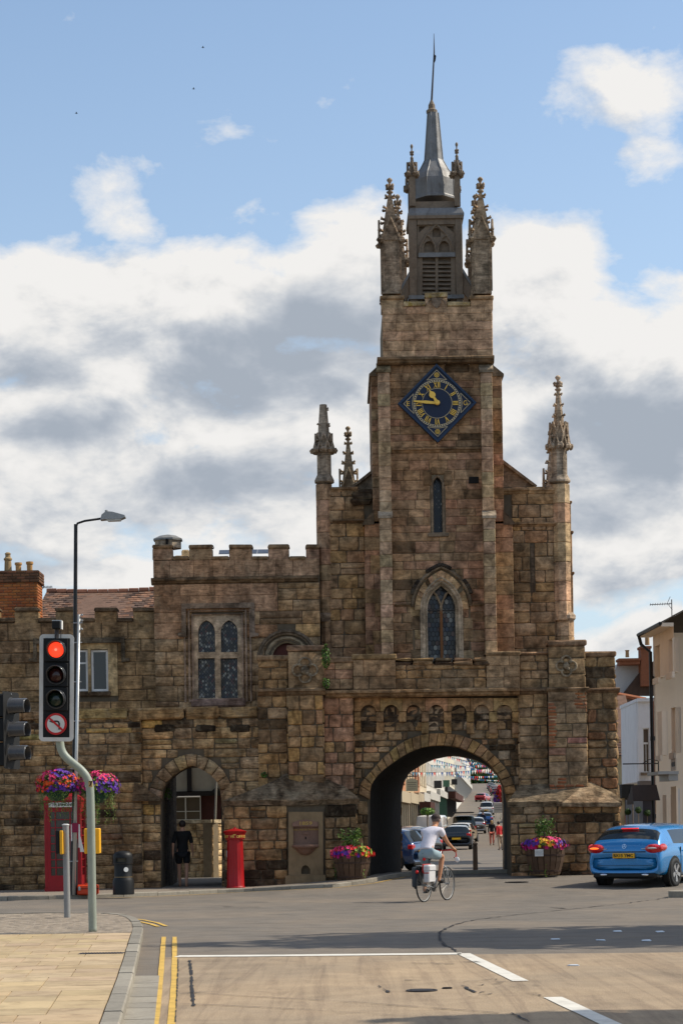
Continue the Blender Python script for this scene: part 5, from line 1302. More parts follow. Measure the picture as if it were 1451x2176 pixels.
# ================================================================== CASTELLATED HOUSE (wing left of the gate)
wing = thing('castellated_house', 'battlemented sandstone house joined to the left of the gatehouse, with a two-light leaded window', 'house', (-1.5, 54, .1))
SW = Wall(wing, STONE)
YW = 54.0
wx0, wx1 = (PX(325, 1230, YW) + PX(331, 1500, YW)) / 2, PX(680, 1300, YW)
wz0, wzc = 3.3, PZ(500, 1225, YW)
wl = []
for (a, b) in ((421, 457), (469, 505)):
 for (t, bt, arch) in ((1318, 1386, True), (1399, 1484, False)):
  x0, x1, z0, z1 = RC(a, t, b, bt, YW)
  if arch: pts = [(x0, z0)] + pointed((x0 + x1) / 2, (x1 - x0) / 2, z1 - .30, z1, 5) + [(x1, z0)]
  else: pts = [(x0, z0), (x0, z1), (x1, z1), (x1, z0)]
  wl.append(pts)
fx = RC(410, 1306, 516, 1492, YW)
dcx = PX(610, 1390, YW); dhw = 36 * YW / F; dpoly = [(dcx - dhw - .14, PZ(610, 1500, YW))] + pointed(dcx, dhw + .14, PZ(610, 1398, YW), PZ(610, 1346, YW), 7) + [(dcx + dhw + .14, PZ(610, 1500, YW))]
dopen = [(dcx - dhw, PZ(610, 1520, YW))] + pointed(dcx, dhw, PZ(610, 1400, YW), PZ(610, 1362, YW), 7) + [(dcx + dhw, PZ(610, 1520, YW))]
m = M(); m.prism([(wx0 + .02, wz0), (wx1, wz0), (wx1, wzc), (wx0 + .02, wzc)], YW + .022, YW + .45, [[(fx[0], fx[2]), (fx[0], fx[3]), (fx[1], fx[3]), (fx[1], fx[2])], dopen[::-1]])
m.box(wx0 + .02, wx1, YW + .45, 59.0, 3.75, wzc); put(m, 'wall', MORTAR, wing)
hw1 = rect_hole(*fx); hd1 = hole_from_poly(dpoly)
SW.area(wx0, PX(590, 1270, YW), PZ(500, 1300, YW), PZ(500, 1240, YW), YW, (.4, .46), (.7, 1.6), [(.31, .215, .155), (.33, .225, .165), (.29, .205, .15)], .010, .008, .002, .1, [hw1])
SW.area(PX(590, 1270, YW), wx1, PZ(500, 1300, YW), PZ(500, 1240, YW), YW, (.22, .3), (.5, 1.0), PAL_OLD[:6], .012, .01, .006, .4)
SW.area(wx0, PX(390, 1330, YW), PZ(500, 1356, YW), PZ(500, 1300, YW), YW, (.36, .42), (.6, .9), [(.31, .215, .155), (.28, .20, .145)], .010, .008, .002, .1)
SW.area(PX(390, 1330, YW), wx1, PZ(500, 1356, YW), PZ(500, 1300, YW), YW, (.28, .36), (.5, 1.1), PAL_OLD[:7], .014, .012, .008, .5, [hw1, hd1])
SW.area(wx0, wx1, PZ(500, 1515, YW), PZ(500, 1356, YW), YW, (.24, .40), (.4, .9), [(.25, .2, .14), (.28, .22, .15), (.23, .18, .125), (.30, .235, .16), (.2, .16, .11)], .014, .012, .008, .5, [hw1, hd1])
m = M(); m.tint = (.40, .31, .215)
m.prism([(fx[0], fx[2]), (fx[1], fx[2]), (fx[1], fx[3]), (fx[0], fx[3])], YW - .0, YW + .14, wl); wf = put(m, 'window', ASHLAR, wing)
m = M(); m.tint = (.28, .205, .15)
for k, (o, yy) in enumerate(((.0, -.03), (.09, -.045), (.20, -.03))):
 m.tube([(fx[0] - o, YW + yy, fx[2]), (fx[0] - o, YW + yy, fx[3] + o), (fx[1] + o, YW + yy, fx[3] + o), (fx[1] + o, YW + yy, fx[2])], .03, 5)
put(m, 'frame_moulding', ASHLAR, wf)
for pts in wl: leaded(pts, YW + .11, (.078, .098), 'leaded_pane', wf, bright=.42, cols=[(2.5, 1.0, .8), (1, 1.1, 1.5)])
x0, x1, z0, z1 = RC(406, 1485, 522, 1503, YW); m = M(); m.tint = (.22, .15, .12); m.block(x0, x1, YW - .10, YW + .1, z0, z1, .04); put(m, 'window_sill', ASHLAR, wf)
m = M(); m.tint = (.17, .125, .09)
pts = [(391, 1350), (391, 1288), (537, 1288), (537, 1350)]
for (a, b), (c, d) in zip(pts, pts[1:]):
 x0, z0 = PT(a, b, YW); x1, z1 = PT(c, d, YW); m.box(min(x0, x1) - .05, max(x0, x1) + .05, YW - .11 - (.005 if b == d else 0), YW + .02, min(z0, z1) - .05, max(z0, z1) + .05)
for a in (386, 543): x0, x1, z0, z1 = RC(a - 7, 1346, a + 7, 1354, YW); m.block(x0, x1, YW - .12, YW + .02, z0, z1, .02)
put(m, 'hood_mould', STONE, wing)
for k, (r_, yy, t) in enumerate(((.0, .10, (.3, .23, .15)), (.10, .03, (.33, .255, .165)), (.26, -.02, (.27, .205, .14)))):
 m = M(); m.tint = t; m.tube([(a, YW + yy, b) for a, b in pointed(dcx, dhw + r_, PZ(610, 1400, YW), PZ(610, 1362, YW) + r_ * .75, 8)], .05, 6); put(m, 'door_arch', ASHLAR, wing)
m = M(); m.tint = (.12, .09, .062); m.tube([(a, YW - .06, b) for a, b in pointed(dcx, dhw + .30, PZ(610, 1402, YW), PZ(610, 1342, YW), 8)], .05, 6); put(m, 'hood_mould', STONE, wing)
m = M(); m.prism(dopen, YW + .2, YW + .25); put(m, 'door', plain('dark_red_door', (.10, .022, .012), .6, var=.2), wing)
def crs(W_, px0, px1, py0, py1, Yf, dep, tint, L=.9, back=None, worn=.02):
 global S
 o = S; S = W_; course(px0, px1, py0, py1, Yf, dep, tint, L, back=back, worn=worn); S = o
crs(SW, 321, 676, 1226, 1240, YW, .11, (.13, .10, .07), .9, back=YW + .2)
zP = PZ(500, 1226, YW)
SW.area(wx0, wx1, zP, PZ(500, 1189, YW), YW, (.38, .46), (.42, .62), [(.27, .195, .145), (.29, .21, .155), (.25, .18, .135)], .009, .008, .002, .1)
m = M(); m.box(wx0 + .03, wx1, YW + .02, YW + .35, zP - .1, PZ(500, 1189, YW)); put(m, 'parapet_core', MORTAR, wing)
def merlon(W_, a, b, t, low, Yf, par, tint, capt=(.16, .125, .09), cap=9, th=.38):
 x0, x1, z0, z1 = RC(a, t + cap, b, low, Yf); W_.blk(x0, x1, Yf, Yf + th, z0, z1, tint, .012)
 x0, x1, z0, z1 = RC(a - 1, t, b + 1.5, t + cap, Yf); W_.blk(x0, x1, Yf - .05, Yf + th + .05, z0, z1, capt, .03, .008)
for a, b in ((324, 366), (402, 451), (487, 535), (570, 614), (650, 678)): merlon(SW, a, b, 1157, 1190, YW, wing, pick([(.28, .205, .15), (.26, .19, .14)]))
for a, b in ((366, 402), (451, 487), (535, 570), (614, 650)):
 x0, x1, z0, z1 = RC(a, 1182, b, 1190, YW); SW.blk(x0, x1, YW - .05, YW + .4, z0, z1, (.16, .125, .085), .03)
SLATE = plain('pale_slate', (.33, .33, .34), .55, var=.25, scale=10, tint=True)
for i in range(3):
 z = PZ(500, 1190, YW) + i * .12
 for j in range(20):
  x = PX(455, 1180, YW) + j * .34 - (i % 2) * .17; k = random.uniform(.8, 1.1); m = M(); m.tint = (k, k, k)
  if x > wx1 - 1: break
  m.box(x, x + .33, YW + 1.6 + i * .25, YW + 1.95 + i * .25, z - .02, z); m.v = [(a, b, c + (b - YW - 1.6) * .4 + i * 0) for a, b, c in m.v]; put(m, 'roof_slate', SLATE, wing)
m = M(); m.tint = (.6, .6, .6); x0 = PX(450, 1172, YW); m.box(x0, wx1, YW + 2.5, YW + 2.7, PZ(560, 1178, YW), PZ(560, 1170, YW)); put(m, 'ridge_flashing', LEAD, wing)
m = M(); m.tint = (.3, .25, .19); cxq = PX(357, 1150, 55.5); m.lathe([(.36, PZ(357, 1166, 55.5)), (.36, PZ(357, 1150, 55.5))], (cxq, 55.5, 0), 8, rot=.39)
cup = put(m, 'roof_turret', ASHLAR, wing); m = M(); m.tint = (.6, .58, .52); m.lathe([(.40, PZ(357, 1150, 55.5)), (.40, PZ(357, 1146, 55.5)), (.22, PZ(357, 1139, 55.5)), (.02, PZ(357, 1136, 55.5))], (cxq, 55.5, 0), 8, rot=.39); put(m, 'turret_cap', SLATE, cup)
m = M(); x, z = PT(357, 1157, 55.5); m.box(x - .03, x + .03, 55.12, 55.2, z - .12, z + .1); put(m, 'turret_slot', DARKVOID, cup)
m = M(); m.tint = (1.5, .9, .4); x, z = PT(394, 1178, 54.8); m.block(x - .1, x + .1, 54.8, 55, z - .2, z + .12, .03); m.block(x - .28, x - .05, 54.8, 55, z - .2, z - .02, .03); put(m, 'broken_coping', ASHLAR, wing)
SW.finish(295)
# ================================================================== LOW BATTLEMENTED HOUSE (far left)
low = thing('low_battlemented_house', 'low dark stone house with worn battlements and small white-framed windows at the far left', 'house', (-6.3, 54.2, .1))
SL = Wall(low, STONE)
YL = 54.15
lx0, lx1 = PX(-60, 1400, YL), PX(333, 1400, YL)
lzt = PZ(160, 1322, YL)
LW = [(106, 144), (149.5, 187), (193, 230)]
fw_ = RC(92, 1362, 250, 1480, YL)
m = M(); m.prism([(lx0, 3.3), (lx1 - .02, 3.3), (lx1 - .02, lzt), (lx0, lzt)], YL + .022, YL + .45, [[(fw_[0], fw_[2]), (fw_[0], fw_[3]), (fw_[1], fw_[3]), (fw_[1], fw_[2])]])
m.box(lx0, lx1 - .02, YL + .45, 57, 3.75, lzt - .2); put(m, 'wall', MORTAR, low)
SL.area(lx0, lx1, PZ(160, 1520, YL), lzt, YL, (.26, .36), (.45, .95), [(.20, .155, .10), (.17, .135, .09), (.235, .18, .11), (.15, .115, .08), (.26, .195, .115)], .012, .010, .006, .3, [rect_hole(*fw_)])
m = M(); m.tint = (.44, .32, .17); holes = [];
for a, b in LW: x0, x1, z0, z1 = RC(a, 1380, b, 1470, YL); holes.append([(x0, z0), (x0, z1), (x1, z1), (x1, z0)])
m.prism([(fw_[0], fw_[2]), (fw_[1], fw_[2]), (fw_[1], fw_[3]), (fw_[0], fw_[3])], YL - .01, YL + .16, holes); lwf = put(m, 'window', ASHLAR, low)
for i, (a, b) in enumerate(LW):
 x0, x1, z0, z1 = RC(a + .5, 1381, b - .5, 1469, YL); t = .055
 m = M(); m.prism([(x0, z0), (x1, z0), (x1, z1), (x0, z1)], YL + .07, YL + .13, [[(x0 + t, z0 + t), (x0 + t, z1 - t), (x1 - t, z1 - t), (x1 - t, z0 + t)]])
 if i < 2: m.box(x0 + t, x1 - t, YL + .08, YL + .12, z1 - .36, z1 - .32)
 put(m, 'frame', WHITEP, lwf); m = M(); m.box(x0 + t, x1 - t, YL + .10, YL + .105, z0 + t, z1 - t); put(m, 'pane', GLASS, lwf)
m = M(); m.tint = (.10, .08, .055)
pts = [(75, 1403), (75, 1362), (262, 1362), (262, 1403)]
for (a, b), (c, d) in zip(pts, pts[1:]):
 x0, z0 = PT(a, b, YL); x1, z1 = PT(c, d, YL); m.box(min(x0, x1) - .04, max(x0, x1) + .04, YL - .10 - (.005 if b == d else 0), YL + .02, min(z0, z1) - .05, max(z0, z1) + .05)
for a in (70, 268): x0, x1, z0, z1 = RC(a - 8, 1400, a + 8, 1407, YL); m.block(x0, x1, YL - .11, YL + .02, z0, z1, .02)
put(m, 'hood_mould', STONE, low)
for (a, b) in ((160, 188), (190, 236)): x0, x1, z0, z1 = RC(a, 1470, b, 1480, YL); SL.blk(x0, x1, YL - .07, YL + .1, z0, z1, (.08, .065, .05), .02)
LC = (.10, .08, .06)
for a, b in ((-30, -2), (31, 81), (118, 160), (201, 248), (283, 333)): merlon(SL, a, b, 1291, 1325, YL, low, pick([(.19, .15, .10), (.22, .17, .1)]), LC, 9)
for a, b in ((-2, 31), (81, 118), (160, 201), (248, 283)):
 x0, x1, z0, z1 = RC(a, 1313, b, 1323, YL); SL.blk(x0, x1, YL - .05, YL + .4, z0, z1, LC, .03)
SL.finish(200)
TILE = plain('clay_tile', (.17, .10, .068), .85, var=.35, scale=7, bump=.004, tint=True, dirt=.45)
def tiled_roof(parent, x0, x1, y_e, z_e, y_r, z_r, tw_=.17, gauge=.115, pal=((1, 1, 1), (1.25, 1.05, .9), (.7, .75, .8), (1.5, 1.35, 1.2), (.5, .5, .55)), limit=280, sag=0.0, axis='y', name='roof_tile', xr=None, proud=.018):
 """courses of plain tiles from eaves to ridge; largest/nearest as parts, rest as stuff"""
 L = math.hypot(y_r - y_e, z_r - z_e); n_ = int(L / gauge); dy, dz = (y_r - y_e) / L, (z_r - z_e) / L; rest = M(); cnt = 0
 nrm_y, nrm_z = -dz, dy
 for i in range(n_):
  s0, s1 = i * gauge, (i + 1) * gauge + .03; a0 = x0 if xr is None else x0 + (xr[0] - x0) * i / n_; a1 = x1 if xr is None else x1 + (xr[1] - x1) * i / n_
  x = a0 - (tw_ / 2 if i % 2 else 0)
  while x < a1:
   w = tw_ * random.uniform(.94, .99); k = random.choice(pal); q = random.uniform(.8, 1.2); t = tuple(c * q for c in k)
   sg = sag * math.sin(math.pi * (x - a0) / max(.1, a1 - a0)) + noise.noise(Vector((x * .8, i * .2, 2))) * .02
   p = proud + random.uniform(-.006, .01)
   def Q(xx, s, h): return (xx, y_e + dy * s + nrm_y * h, z_e + dz * s + nrm_z * h - sg)
   xa, xb = max(x, a0), min(x + w, a1)
   if xb - xa > .03:
    V = [Q(xa, s0, p), Q(xb, s0, p), Q(xb, s1, .003), Q(xa, s1, .003), Q(xa, s0, -.012), Q(xb, s0, -.012)]
    Fs = [(0, 1, 2, 3), (4, 5, 1, 0), (5, 2, 1), (4, 0, 3)]
    rest.add(V, Fs, tint=t)
   x += tw_
 put(rest, name + 's', TILE, parent, kind='stuff')
rh = thing('tiled_roof_house', 'sagging mottled clay tile roof rising behind the low battlements at the left', 'house', (-6, 56, .1))
YR0, YR1 = 56.2, 60.0
xa, xb = PX(78, 1290, 58), PX(326, 1290, 58); zr, ze = PZ(200, 1256, YR1), PZ(200, 1345, YR0)
m = M(); m.tint = (.3, .2, .15); m.prism([(xa, ze - 2.5), (xb, ze - 2.5), (xb, ze - .06), (xa, ze - .06)], YR0 + .1, YR1 + 3); put(m, 'wall', MORTAR, rh)
m = M(); m.add([(xa, YR0, ze - .03), (xb, YR0, ze - .03), (xb, YR1, zr - .03), (xa, YR1, zr - .03), (xb, YR1 + 4, ze), (xa, YR1 + 4, ze)], [(0, 1, 2, 3), (3, 2, 4, 5)]); put(m, 'roof', TILE, rh)
tiled_roof(rh, xa, xb, YR0, ze, YR1, zr, .17, .20, sag=.05)
for i in range(11):
 m = M(); k = random.uniform(.8, 1.3); m.tint = (k * 1.1, k * .8, k * .7); w = (xb - xa) / 11; sg = .05 * math.sin(math.pi * (i + .5) / 11)
 m.tube([(xa + i * w + .01, YR1, zr - sg), (xa + (i + 1) * w - .01, YR1, zr - sg)], .10, 8); put(m, 'ridge_tile', TILE, rh)
BRICKM = plain('chimney_brick', (1, 1, 1), .9, var=.3, scale=14, bump=.004, spec=.15, tint=True, dirt=.35)
ch = thing('brick_chimney_house', 'brick house end with a broad orange-brick chimney stack and clay pots at the far left', 'house', (-8.5, 56, .1))
YCH = 55.6
cx0, cx1, cz0, cz1 = RC(-60, 1238, 80, 1345, YCH)
m = M(); m.box(cx0, cx1 - .01, YCH + .012, YCH + 1.0, cz0 - 3, cz1 + .02); put(m, 'stack_core', MORTAR_P, ch)
BC = Wall(ch, BRICKM, 'brick')
def bricks(W_, x0, x1, z0, z1, Y, pal, h=.075, frame=None, w=.225):
 z = z0; r_ = 0
 while z < z1 - .01:
  x = x0 - (w / 2 if r_ % 2 else 0)
  while x < x1 - .01:
   a, b = max(x, x0), min(x + w, x1)
   o, d, n = frame or ((0, Y), (1, 0), (0, -1))
   if b - a > .035: W_.stone(o, d, n, a + .004, b - .004, z + .004, min(z + h, z1) - .004, pick(pal), .008, .002, .1)
   x += w
  z += h; r_ += 1
BO = [(.36, .14, .055), (.32, .12, .05), (.40, .16, .065), (.27, .10, .05), (.38, .17, .08)]
bricks(BC, PX(-10, 1290, YCH), cx1, cz0, cz1, YCH, BO)
bricks(BC, 0, .9, cz0, cz1, 0, BO, frame=((cx1, YCH), (0, 1), (1, 0)))
BD = [(.13, .075, .05), (.10, .06, .045), (.16, .08, .05)]
xt0, xt1, zt0, zt1 = RC(-60, 1213, 82, 1238, YCH)
m = M(); m.box(xt0, xt1 - .0, YCH - .03, YCH + 1.0, zt0, zt1); put(m, 'stack_cap', MORTAR, ch)
bricks(BC, PX(-10, 1225, YCH), xt1, zt0, zt1, YCH - .045, BD); bricks(BC, 0, 1.0, zt0, zt1, 0, BD, frame=((xt1 + .012, YCH - .04), (0, 1), (1, 0)))
BC.finish(295)
POT = plain('clay_pot', (.42, .27, .14), .85, var=.2, scale=8, tint=True, dirt=.4)
for pxc, r_, t, tl, ornate in ((17, 7.5, 1174, (.75, .8, .75), 1), (39, 6.8, 1194, (1.1, .95, .7), 0), (63, 6.8, 1192, (1.1, .95, .7), 0), (-12, 7, 1190, (1, .9, .7), 0)):
 x = PX(pxc, 1200, YCH + .4); y = YCH + .4; zb_ = zt1 - .02; zt_ = PZ(pxc, t, y); r0 = r_ * y / F; m = M(); m.tint = tl; H = zt_ - zb_
 if ornate: pr0 = [(r0 * 1.1, zb_), (r0 * .95, zb_ + H * .6), (r0 * 1.2, zb_ + H * .64), (r0 * 1.2, zb_ + H * .7), (r0 * .75, zb_ + H * .78), (r0 * .75, zb_ + H * .9), (r0 * .95, zb_ + H * .93), (r0 * .5, zt_)]
 else: pr0 = [(r0 * .85, zb_), (r0 * .9, zb_ + H * .68), (r0 * 1.15, zb_ + H * .74), (r0 * 1.15, zb_ + H * .92), (r0 * .95, zb_ + H * .93), (r0 * .9, zt_ - .02)]
 m.lathe(pr0, (x, y, 0), 12); put(m, 'chimney_pot', POT, ch, auto=40)
def aerial(px, py, Yf, L, h, name='tv_aerial', label='', flip=1, tilt=0.0):
 x, z = PT(px, py, Yf); t = thing(name, label, 'aerial', (x, Yf, z - h))
 m = M(); m.tube([(0, 0, 0), (0, 0, h + .12)], .014, 5); m.obj('mast', IRON, t)
 m = M(); m.tube([(0, 0, h), (-L * flip, 0, h + tilt)], .011, 5); m.obj('boom', IRON, t)
 m = M(); n_ = 9
 for i in range(n_): q = -L * flip * (i + .8) / n_; m.tube([(q, -.05, h + .03 + tilt * i / n_), (q, .05, h - .03 + tilt * i / n_)], .007, 4)
 m.tube([(.02 * flip, 0, h - .18), (-.13 * flip, 0, h + .02)], .009, 4); m.tube([(-.13 * flip, 0, h), (-.04 * flip, 0, h + .20)], .009, 4)
 m.obj('elements', IRON, t, kind='stuff'); return t
aerial(84, 1248, 58, .35, .5, label='small television aerial beside the brick chimney on the tile roof', flip=-1)
# ================================================================== ROUGH LOWER WALL with footway arch
rw = thing('rubble_wall', 'rough sandstone wall with a pointed footway arch, below the battlemented houses', 'wall', (-5, 53.2, .1))
SR = Wall(rw, RUBBLE)
YRW = 53.15
ap = [(343, 1900), (343, 1700), (344, 1685), (350, 1668), (360, 1655), (378, 1641), (393, 1633), (407, 1627), (420, 1631), (436, 1640), (452, 1651), (463, 1665), (470, 1682), (471, 1700), (471, 1900)]
apw = [PT(a, b, YRW) for a, b in ap]; apw[0] = (apw[0][0], -.2); apw[-1] = (apw[-1][0], -.2)
rx0, rx1 = PX(-60, 1700, YRW), PX(556, 1700, YRW); rzt = PZ(300, 1527, YRW)
m = M(); m.prism([(rx0, -.3)] + apw + [(rx1 + 1.2, -.3), (rx1 + 1.2, rzt), (rx0, rzt)], YRW + .022, YRW + .85); put(m, 'core', MORTAR, rw)
ringo2 = [(316, 1700), (319, 1672), (334, 1645), (352, 1626), (372, 1612), (390, 1605), (408, 1602), (428, 1606), (452, 1617), (473, 1636), (487, 1660), (493, 1700)]
ringi2 = [(343, 1700), (345, 1680), (353, 1663), (364, 1652), (380, 1640), (395, 1632), (407, 1627), (420, 1631), (438, 1641), (453, 1652), (465, 1668), (471, 1700)]
for i in range(11):
 f0, f1 = (i + .03) / 11, (i + .97) / 11
 q = [path_at(ringi2, f0), path_at(ringo2, f0), path_at(ringo2, (f0 + f1) / 2), path_at(ringo2, f1), path_at(ringi2, f1), path_at(ringi2, (f0 + f1) / 2)]
 SR.poly([PT(a, b, YRW - .03) for a, b in q], pick([(.28, .215, .145), (.24, .185, .13), (.31, .24, .155), (.18, .14, .1)]), YRW - .05 + random.uniform(-.015, .015), YRW + .3, True)
h2 = hole_from_poly([PT(a, b, YRW) for a, b in [(343, 1900)] + [(342, 1701)] + ringo2 + [(472, 1701), (471, 1900)]])
h2b = hole_from_poly([(a, b) for a, b in apw])
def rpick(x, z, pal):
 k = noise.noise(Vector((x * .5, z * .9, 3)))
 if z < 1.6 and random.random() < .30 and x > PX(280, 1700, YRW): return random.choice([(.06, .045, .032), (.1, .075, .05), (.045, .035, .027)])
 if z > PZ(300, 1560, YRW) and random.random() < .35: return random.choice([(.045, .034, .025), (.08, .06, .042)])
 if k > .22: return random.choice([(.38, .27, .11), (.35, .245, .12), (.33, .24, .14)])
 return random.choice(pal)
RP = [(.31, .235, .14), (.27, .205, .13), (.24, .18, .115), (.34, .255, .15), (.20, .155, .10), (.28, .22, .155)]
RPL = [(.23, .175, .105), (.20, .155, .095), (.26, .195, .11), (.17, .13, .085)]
xc = PX(302, 1700, YRW)
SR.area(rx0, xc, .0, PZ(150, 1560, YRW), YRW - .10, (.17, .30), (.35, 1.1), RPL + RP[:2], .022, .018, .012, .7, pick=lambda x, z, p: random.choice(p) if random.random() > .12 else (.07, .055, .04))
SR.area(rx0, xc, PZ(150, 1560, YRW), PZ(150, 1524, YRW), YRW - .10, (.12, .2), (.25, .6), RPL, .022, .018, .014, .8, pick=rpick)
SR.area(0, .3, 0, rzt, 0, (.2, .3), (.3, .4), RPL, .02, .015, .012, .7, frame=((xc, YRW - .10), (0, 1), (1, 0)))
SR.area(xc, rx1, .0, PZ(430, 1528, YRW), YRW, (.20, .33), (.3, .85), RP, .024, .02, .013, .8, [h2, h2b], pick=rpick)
m = M(); m.box(rx0, xc - .01, YRW - .08, YRW + .1, -.3, rzt); put(m, 'core', MORTAR, rw)
x = rx0; 
while x < PX(550, 1520, YRW):
 w = random.uniform(.7, 1.6); xe = min(x + w, PX(550, 1520, YRW)); dz = random.uniform(-.03, .03); zt_ = PZ(300, 1506, YRW); yf = YRW - .16 if x < xc else YRW - .07
 SR.blk(x + .006, xe - .006, yf, 54.3, PZ(300, 1530, YRW) + dz * .3, zt_ + dz, pick([(.22, .16, .085), (.19, .145, .09), (.26, .185, .09), (.15, .12, .08)]), .05, .02); x += w
for poly_, t in (([(283, 1703), (343, 1703), (343, 1698), (300, 1668), (287, 1664), (283, 1690)], (.10, .078, .055)), ([(471, 1703), (560, 1703), (520, 1680), (498, 1663), (486, 1668), (472, 1690)], (.27, .21, .14))):
 mm = M(); mm.prism([PT(a, b, YRW - .1) for a, b in poly_[::-1]], YRW - .28, YRW + .05); SR.raw(.2, mm.v, mm.f, t)
for a in (345, 432, 505):
 x0, x1, z0, z1 = RC(a - 16, 1541, a + 26, 1556, YRW); SR.blk(x0, x1, YRW - .05, YRW + .05, z0, z1, (.03, .024, .018), .03, .01)
SR.finish(298)
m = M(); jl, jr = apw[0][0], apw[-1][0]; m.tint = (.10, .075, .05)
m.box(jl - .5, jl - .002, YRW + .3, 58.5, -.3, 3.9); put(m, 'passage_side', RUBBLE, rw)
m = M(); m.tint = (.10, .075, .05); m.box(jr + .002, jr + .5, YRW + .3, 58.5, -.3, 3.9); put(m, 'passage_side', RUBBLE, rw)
m = M(); m.box(jl - 1.6, jr + 2.4, YRW + .85, 58.5, PZ(408, 1622, 54), rzt); put(m, 'passage_roof', MORTAR, rw)
yh = 66.0
hs = thing('timber_framed_house', 'dark timber-framed house with pale plaster panels seen through the small footway arch', 'house', (PX(410, 1700, yh), yh, .1))
PLAST = plain('old_plaster', (.36, .32, .24), .9, var=.15, scale=3, bump=.004, dirt=.3); BEAM = plain('black_beam', (.018, .014, .011), .8, var=.3, scale=12)
m = M(); px_box(m, 250, 1560, 560, 1682, yh, yh + 3); put(m, 'plaster_panel', PLAST, hs)
m = M(); px_box(m, 250, 1745, 560, 1900, yh + .1, yh + 3); px_box(m, 250, 1682, 362, 1760, yh + .08, yh + 3); px_box(m, 426, 1682, 560, 1760, yh + .08, yh + 3); put(m, 'wall', plain('dark_red_wall', (.06, .02, .015), .9, var=.3), hs)
for a, b, c, d in ((360, 1682, 472, 1692), (397, 1600, 407, 1684), (470, 1600, 485, 1690), (340, 1600, 352, 1700)):
 m = M(); px_box(m, a, b, c, d, yh - .08, yh + .05); put(m, 'timber_beam', BEAM, hs)
m = M(); m.tube([(PX(463, 1672, yh), yh - .05, PZ(463, 1676, yh)), (PX(454, 1684, yh), yh - .05, PZ(454, 1686, yh))], .09, 6); put(m, 'timber_beam', BEAM, hs)
x0, x1, z0, z1 = RC(362, 1694, 427, 1744, yh); m = M(); tt = .03
m.prism([(x0, z0), (x1, z0), (x1, z1), (x0, z1)], yh - .03, yh + .03, [[(x0 + tt, z0 + tt), (x0 + tt, z1 - tt), (x1 - tt, z1 - tt), (x1 - tt, z0 + tt)]])
xm = (x0 + x1) / 2; m.box(xm - .02, xm + .02, yh - .02, yh + .02, z0 + tt, z1 - tt); zm = z0 + (z1 - z0) * .38; m.box(x0 + tt, xm - .02, yh - .015, yh + .015, zm - .012, zm + .012); m.box(xm + .02, x1 - tt, yh - .015, yh + .015, zm - .012, zm + .012)
w_ = put(m, 'window', plain('cream_sash', (.5, .47, .38), .6), hs); m = M(); m.box(x0 + tt, x1 - tt, yh + .035, yh + .04, z0 + tt, z1 - tt); put(m, 'pane', glassm('brown_glass', (.10, .075, .045), .25), w_)
m = M(); m.tube([(PX(460, 1650, yh - .3), yh - .3, PZ(460, 1650, yh - .3)), (PX(457, 1745, yh - .3), yh - .3, PZ(457, 1745, yh - .3))], .035, 8); put(m, 'drainpipe', plain('grey_pipe', (.25, .23, .19), .6), hs)
yw_ = thing('yard_wall', 'low pale stone yard wall behind the footway arch, its right end in bright sun', 'wall', (PX(420, 1800, 63), 63, .1))
SY = Wall(yw_, RUBBLE)
A = Vector((PX(340, 1800, 63.6), 63.6)); B = Vector((PX(452, 1800, 62.6), 62.6)); C_ = Vector((PX(478, 1800, 63.6), 63.6))
zt_ = PZ(420, 1750, 62.8); PALY = [(.34, .28, .185), (.30, .245, .165), (.37, .31, .2)]
for P0, P1, pal in ((A, B, PALY), (B, C_, [(.46, .38, .25), (.5, .42, .28), (.43, .35, .23)])):  # paler stones on the right end, sunlight put into their colour
 d = (P1 - P0); L = d.length; d.normalize(); n = Vector((d.y, -d.x))
 SY.area(0, L, -.1, zt_, 0, (.16, .26), (.25, .6), pal, .014, .01, .006, .5, frame=((P0.x, P0.y), (d.x, d.y), (n.x, n.y)))
 m = M(); back = -n * .3; m.hprism([tuple(P0 - n * .02), tuple(P1 - n * .02), tuple(P1 + back), tuple(P0 + back)], -.4, zt_ - .01); put(m, 'core', MORTAR_P, yw_)
 m = M(); m.tint = (.4, .33, .22); o2 = n * .06; m.hprism([tuple(P0 + o2), tuple(P1 + o2), tuple(P1 + back), tuple(P0 + back)], zt_, zt_ + .10); put(m, 'coping', STONE, yw_)
SY.finish(250)
# ================================================================== STREET FURNITURE
def gbase(x, y, h=0.0): return gz(x, y) + h
Yf_ = 52.5
t = thing('drinking_fountain', 'Victorian pink-granite drinking fountain dated 1859 set into the rough wall beside the postbox', 'drinking fountain', (PX(651, 1800, Yf_), Yf_, .05))
FS = plain('fountain_sandstone', (.25, .172, .092), .85, var=.3, scale=5, bump=.004, dirt=.45); PGR = plain('pink_granite', (.22, .125, .085), .5, var=.3, scale=30, dirt=.25); GOLDD = plain('dull_gold_letter', (.42, .27, .08), .5, .3)
def P_(px, py): return PT(px, py, Yf_)
bowl = [P_(a, b) for a, b in ((640, 1858), (640, 1848), (643, 1842), (649, 1839), (655, 1842), (659, 1848), (659, 1858))]
rec = [P_(a, b) for a, b in ((623, 1797), (623, 1747), (677, 1747), (677, 1797))]
m = M(); m.prism([P_(613, 1862), P_(687, 1862), P_(686, 1726), (P_(613, 1726))], Yf_ - .05, Yf_ + .3, [bowl[::-1], rec]); put(m, 'surround', FS, t)
m = M(); px_box(m, 606, 1861, 692, 1884, Yf_ - .12, Yf_ + .3); put(m, 'base', FS, t)
m = M(); m.prism([P_(622, 1799), P_(678, 1799), P_(678, 1745), P_(622, 1745)], Yf_ + .06, Yf_ + .2); pn = put(m, 'granite_panel', PGR, t)
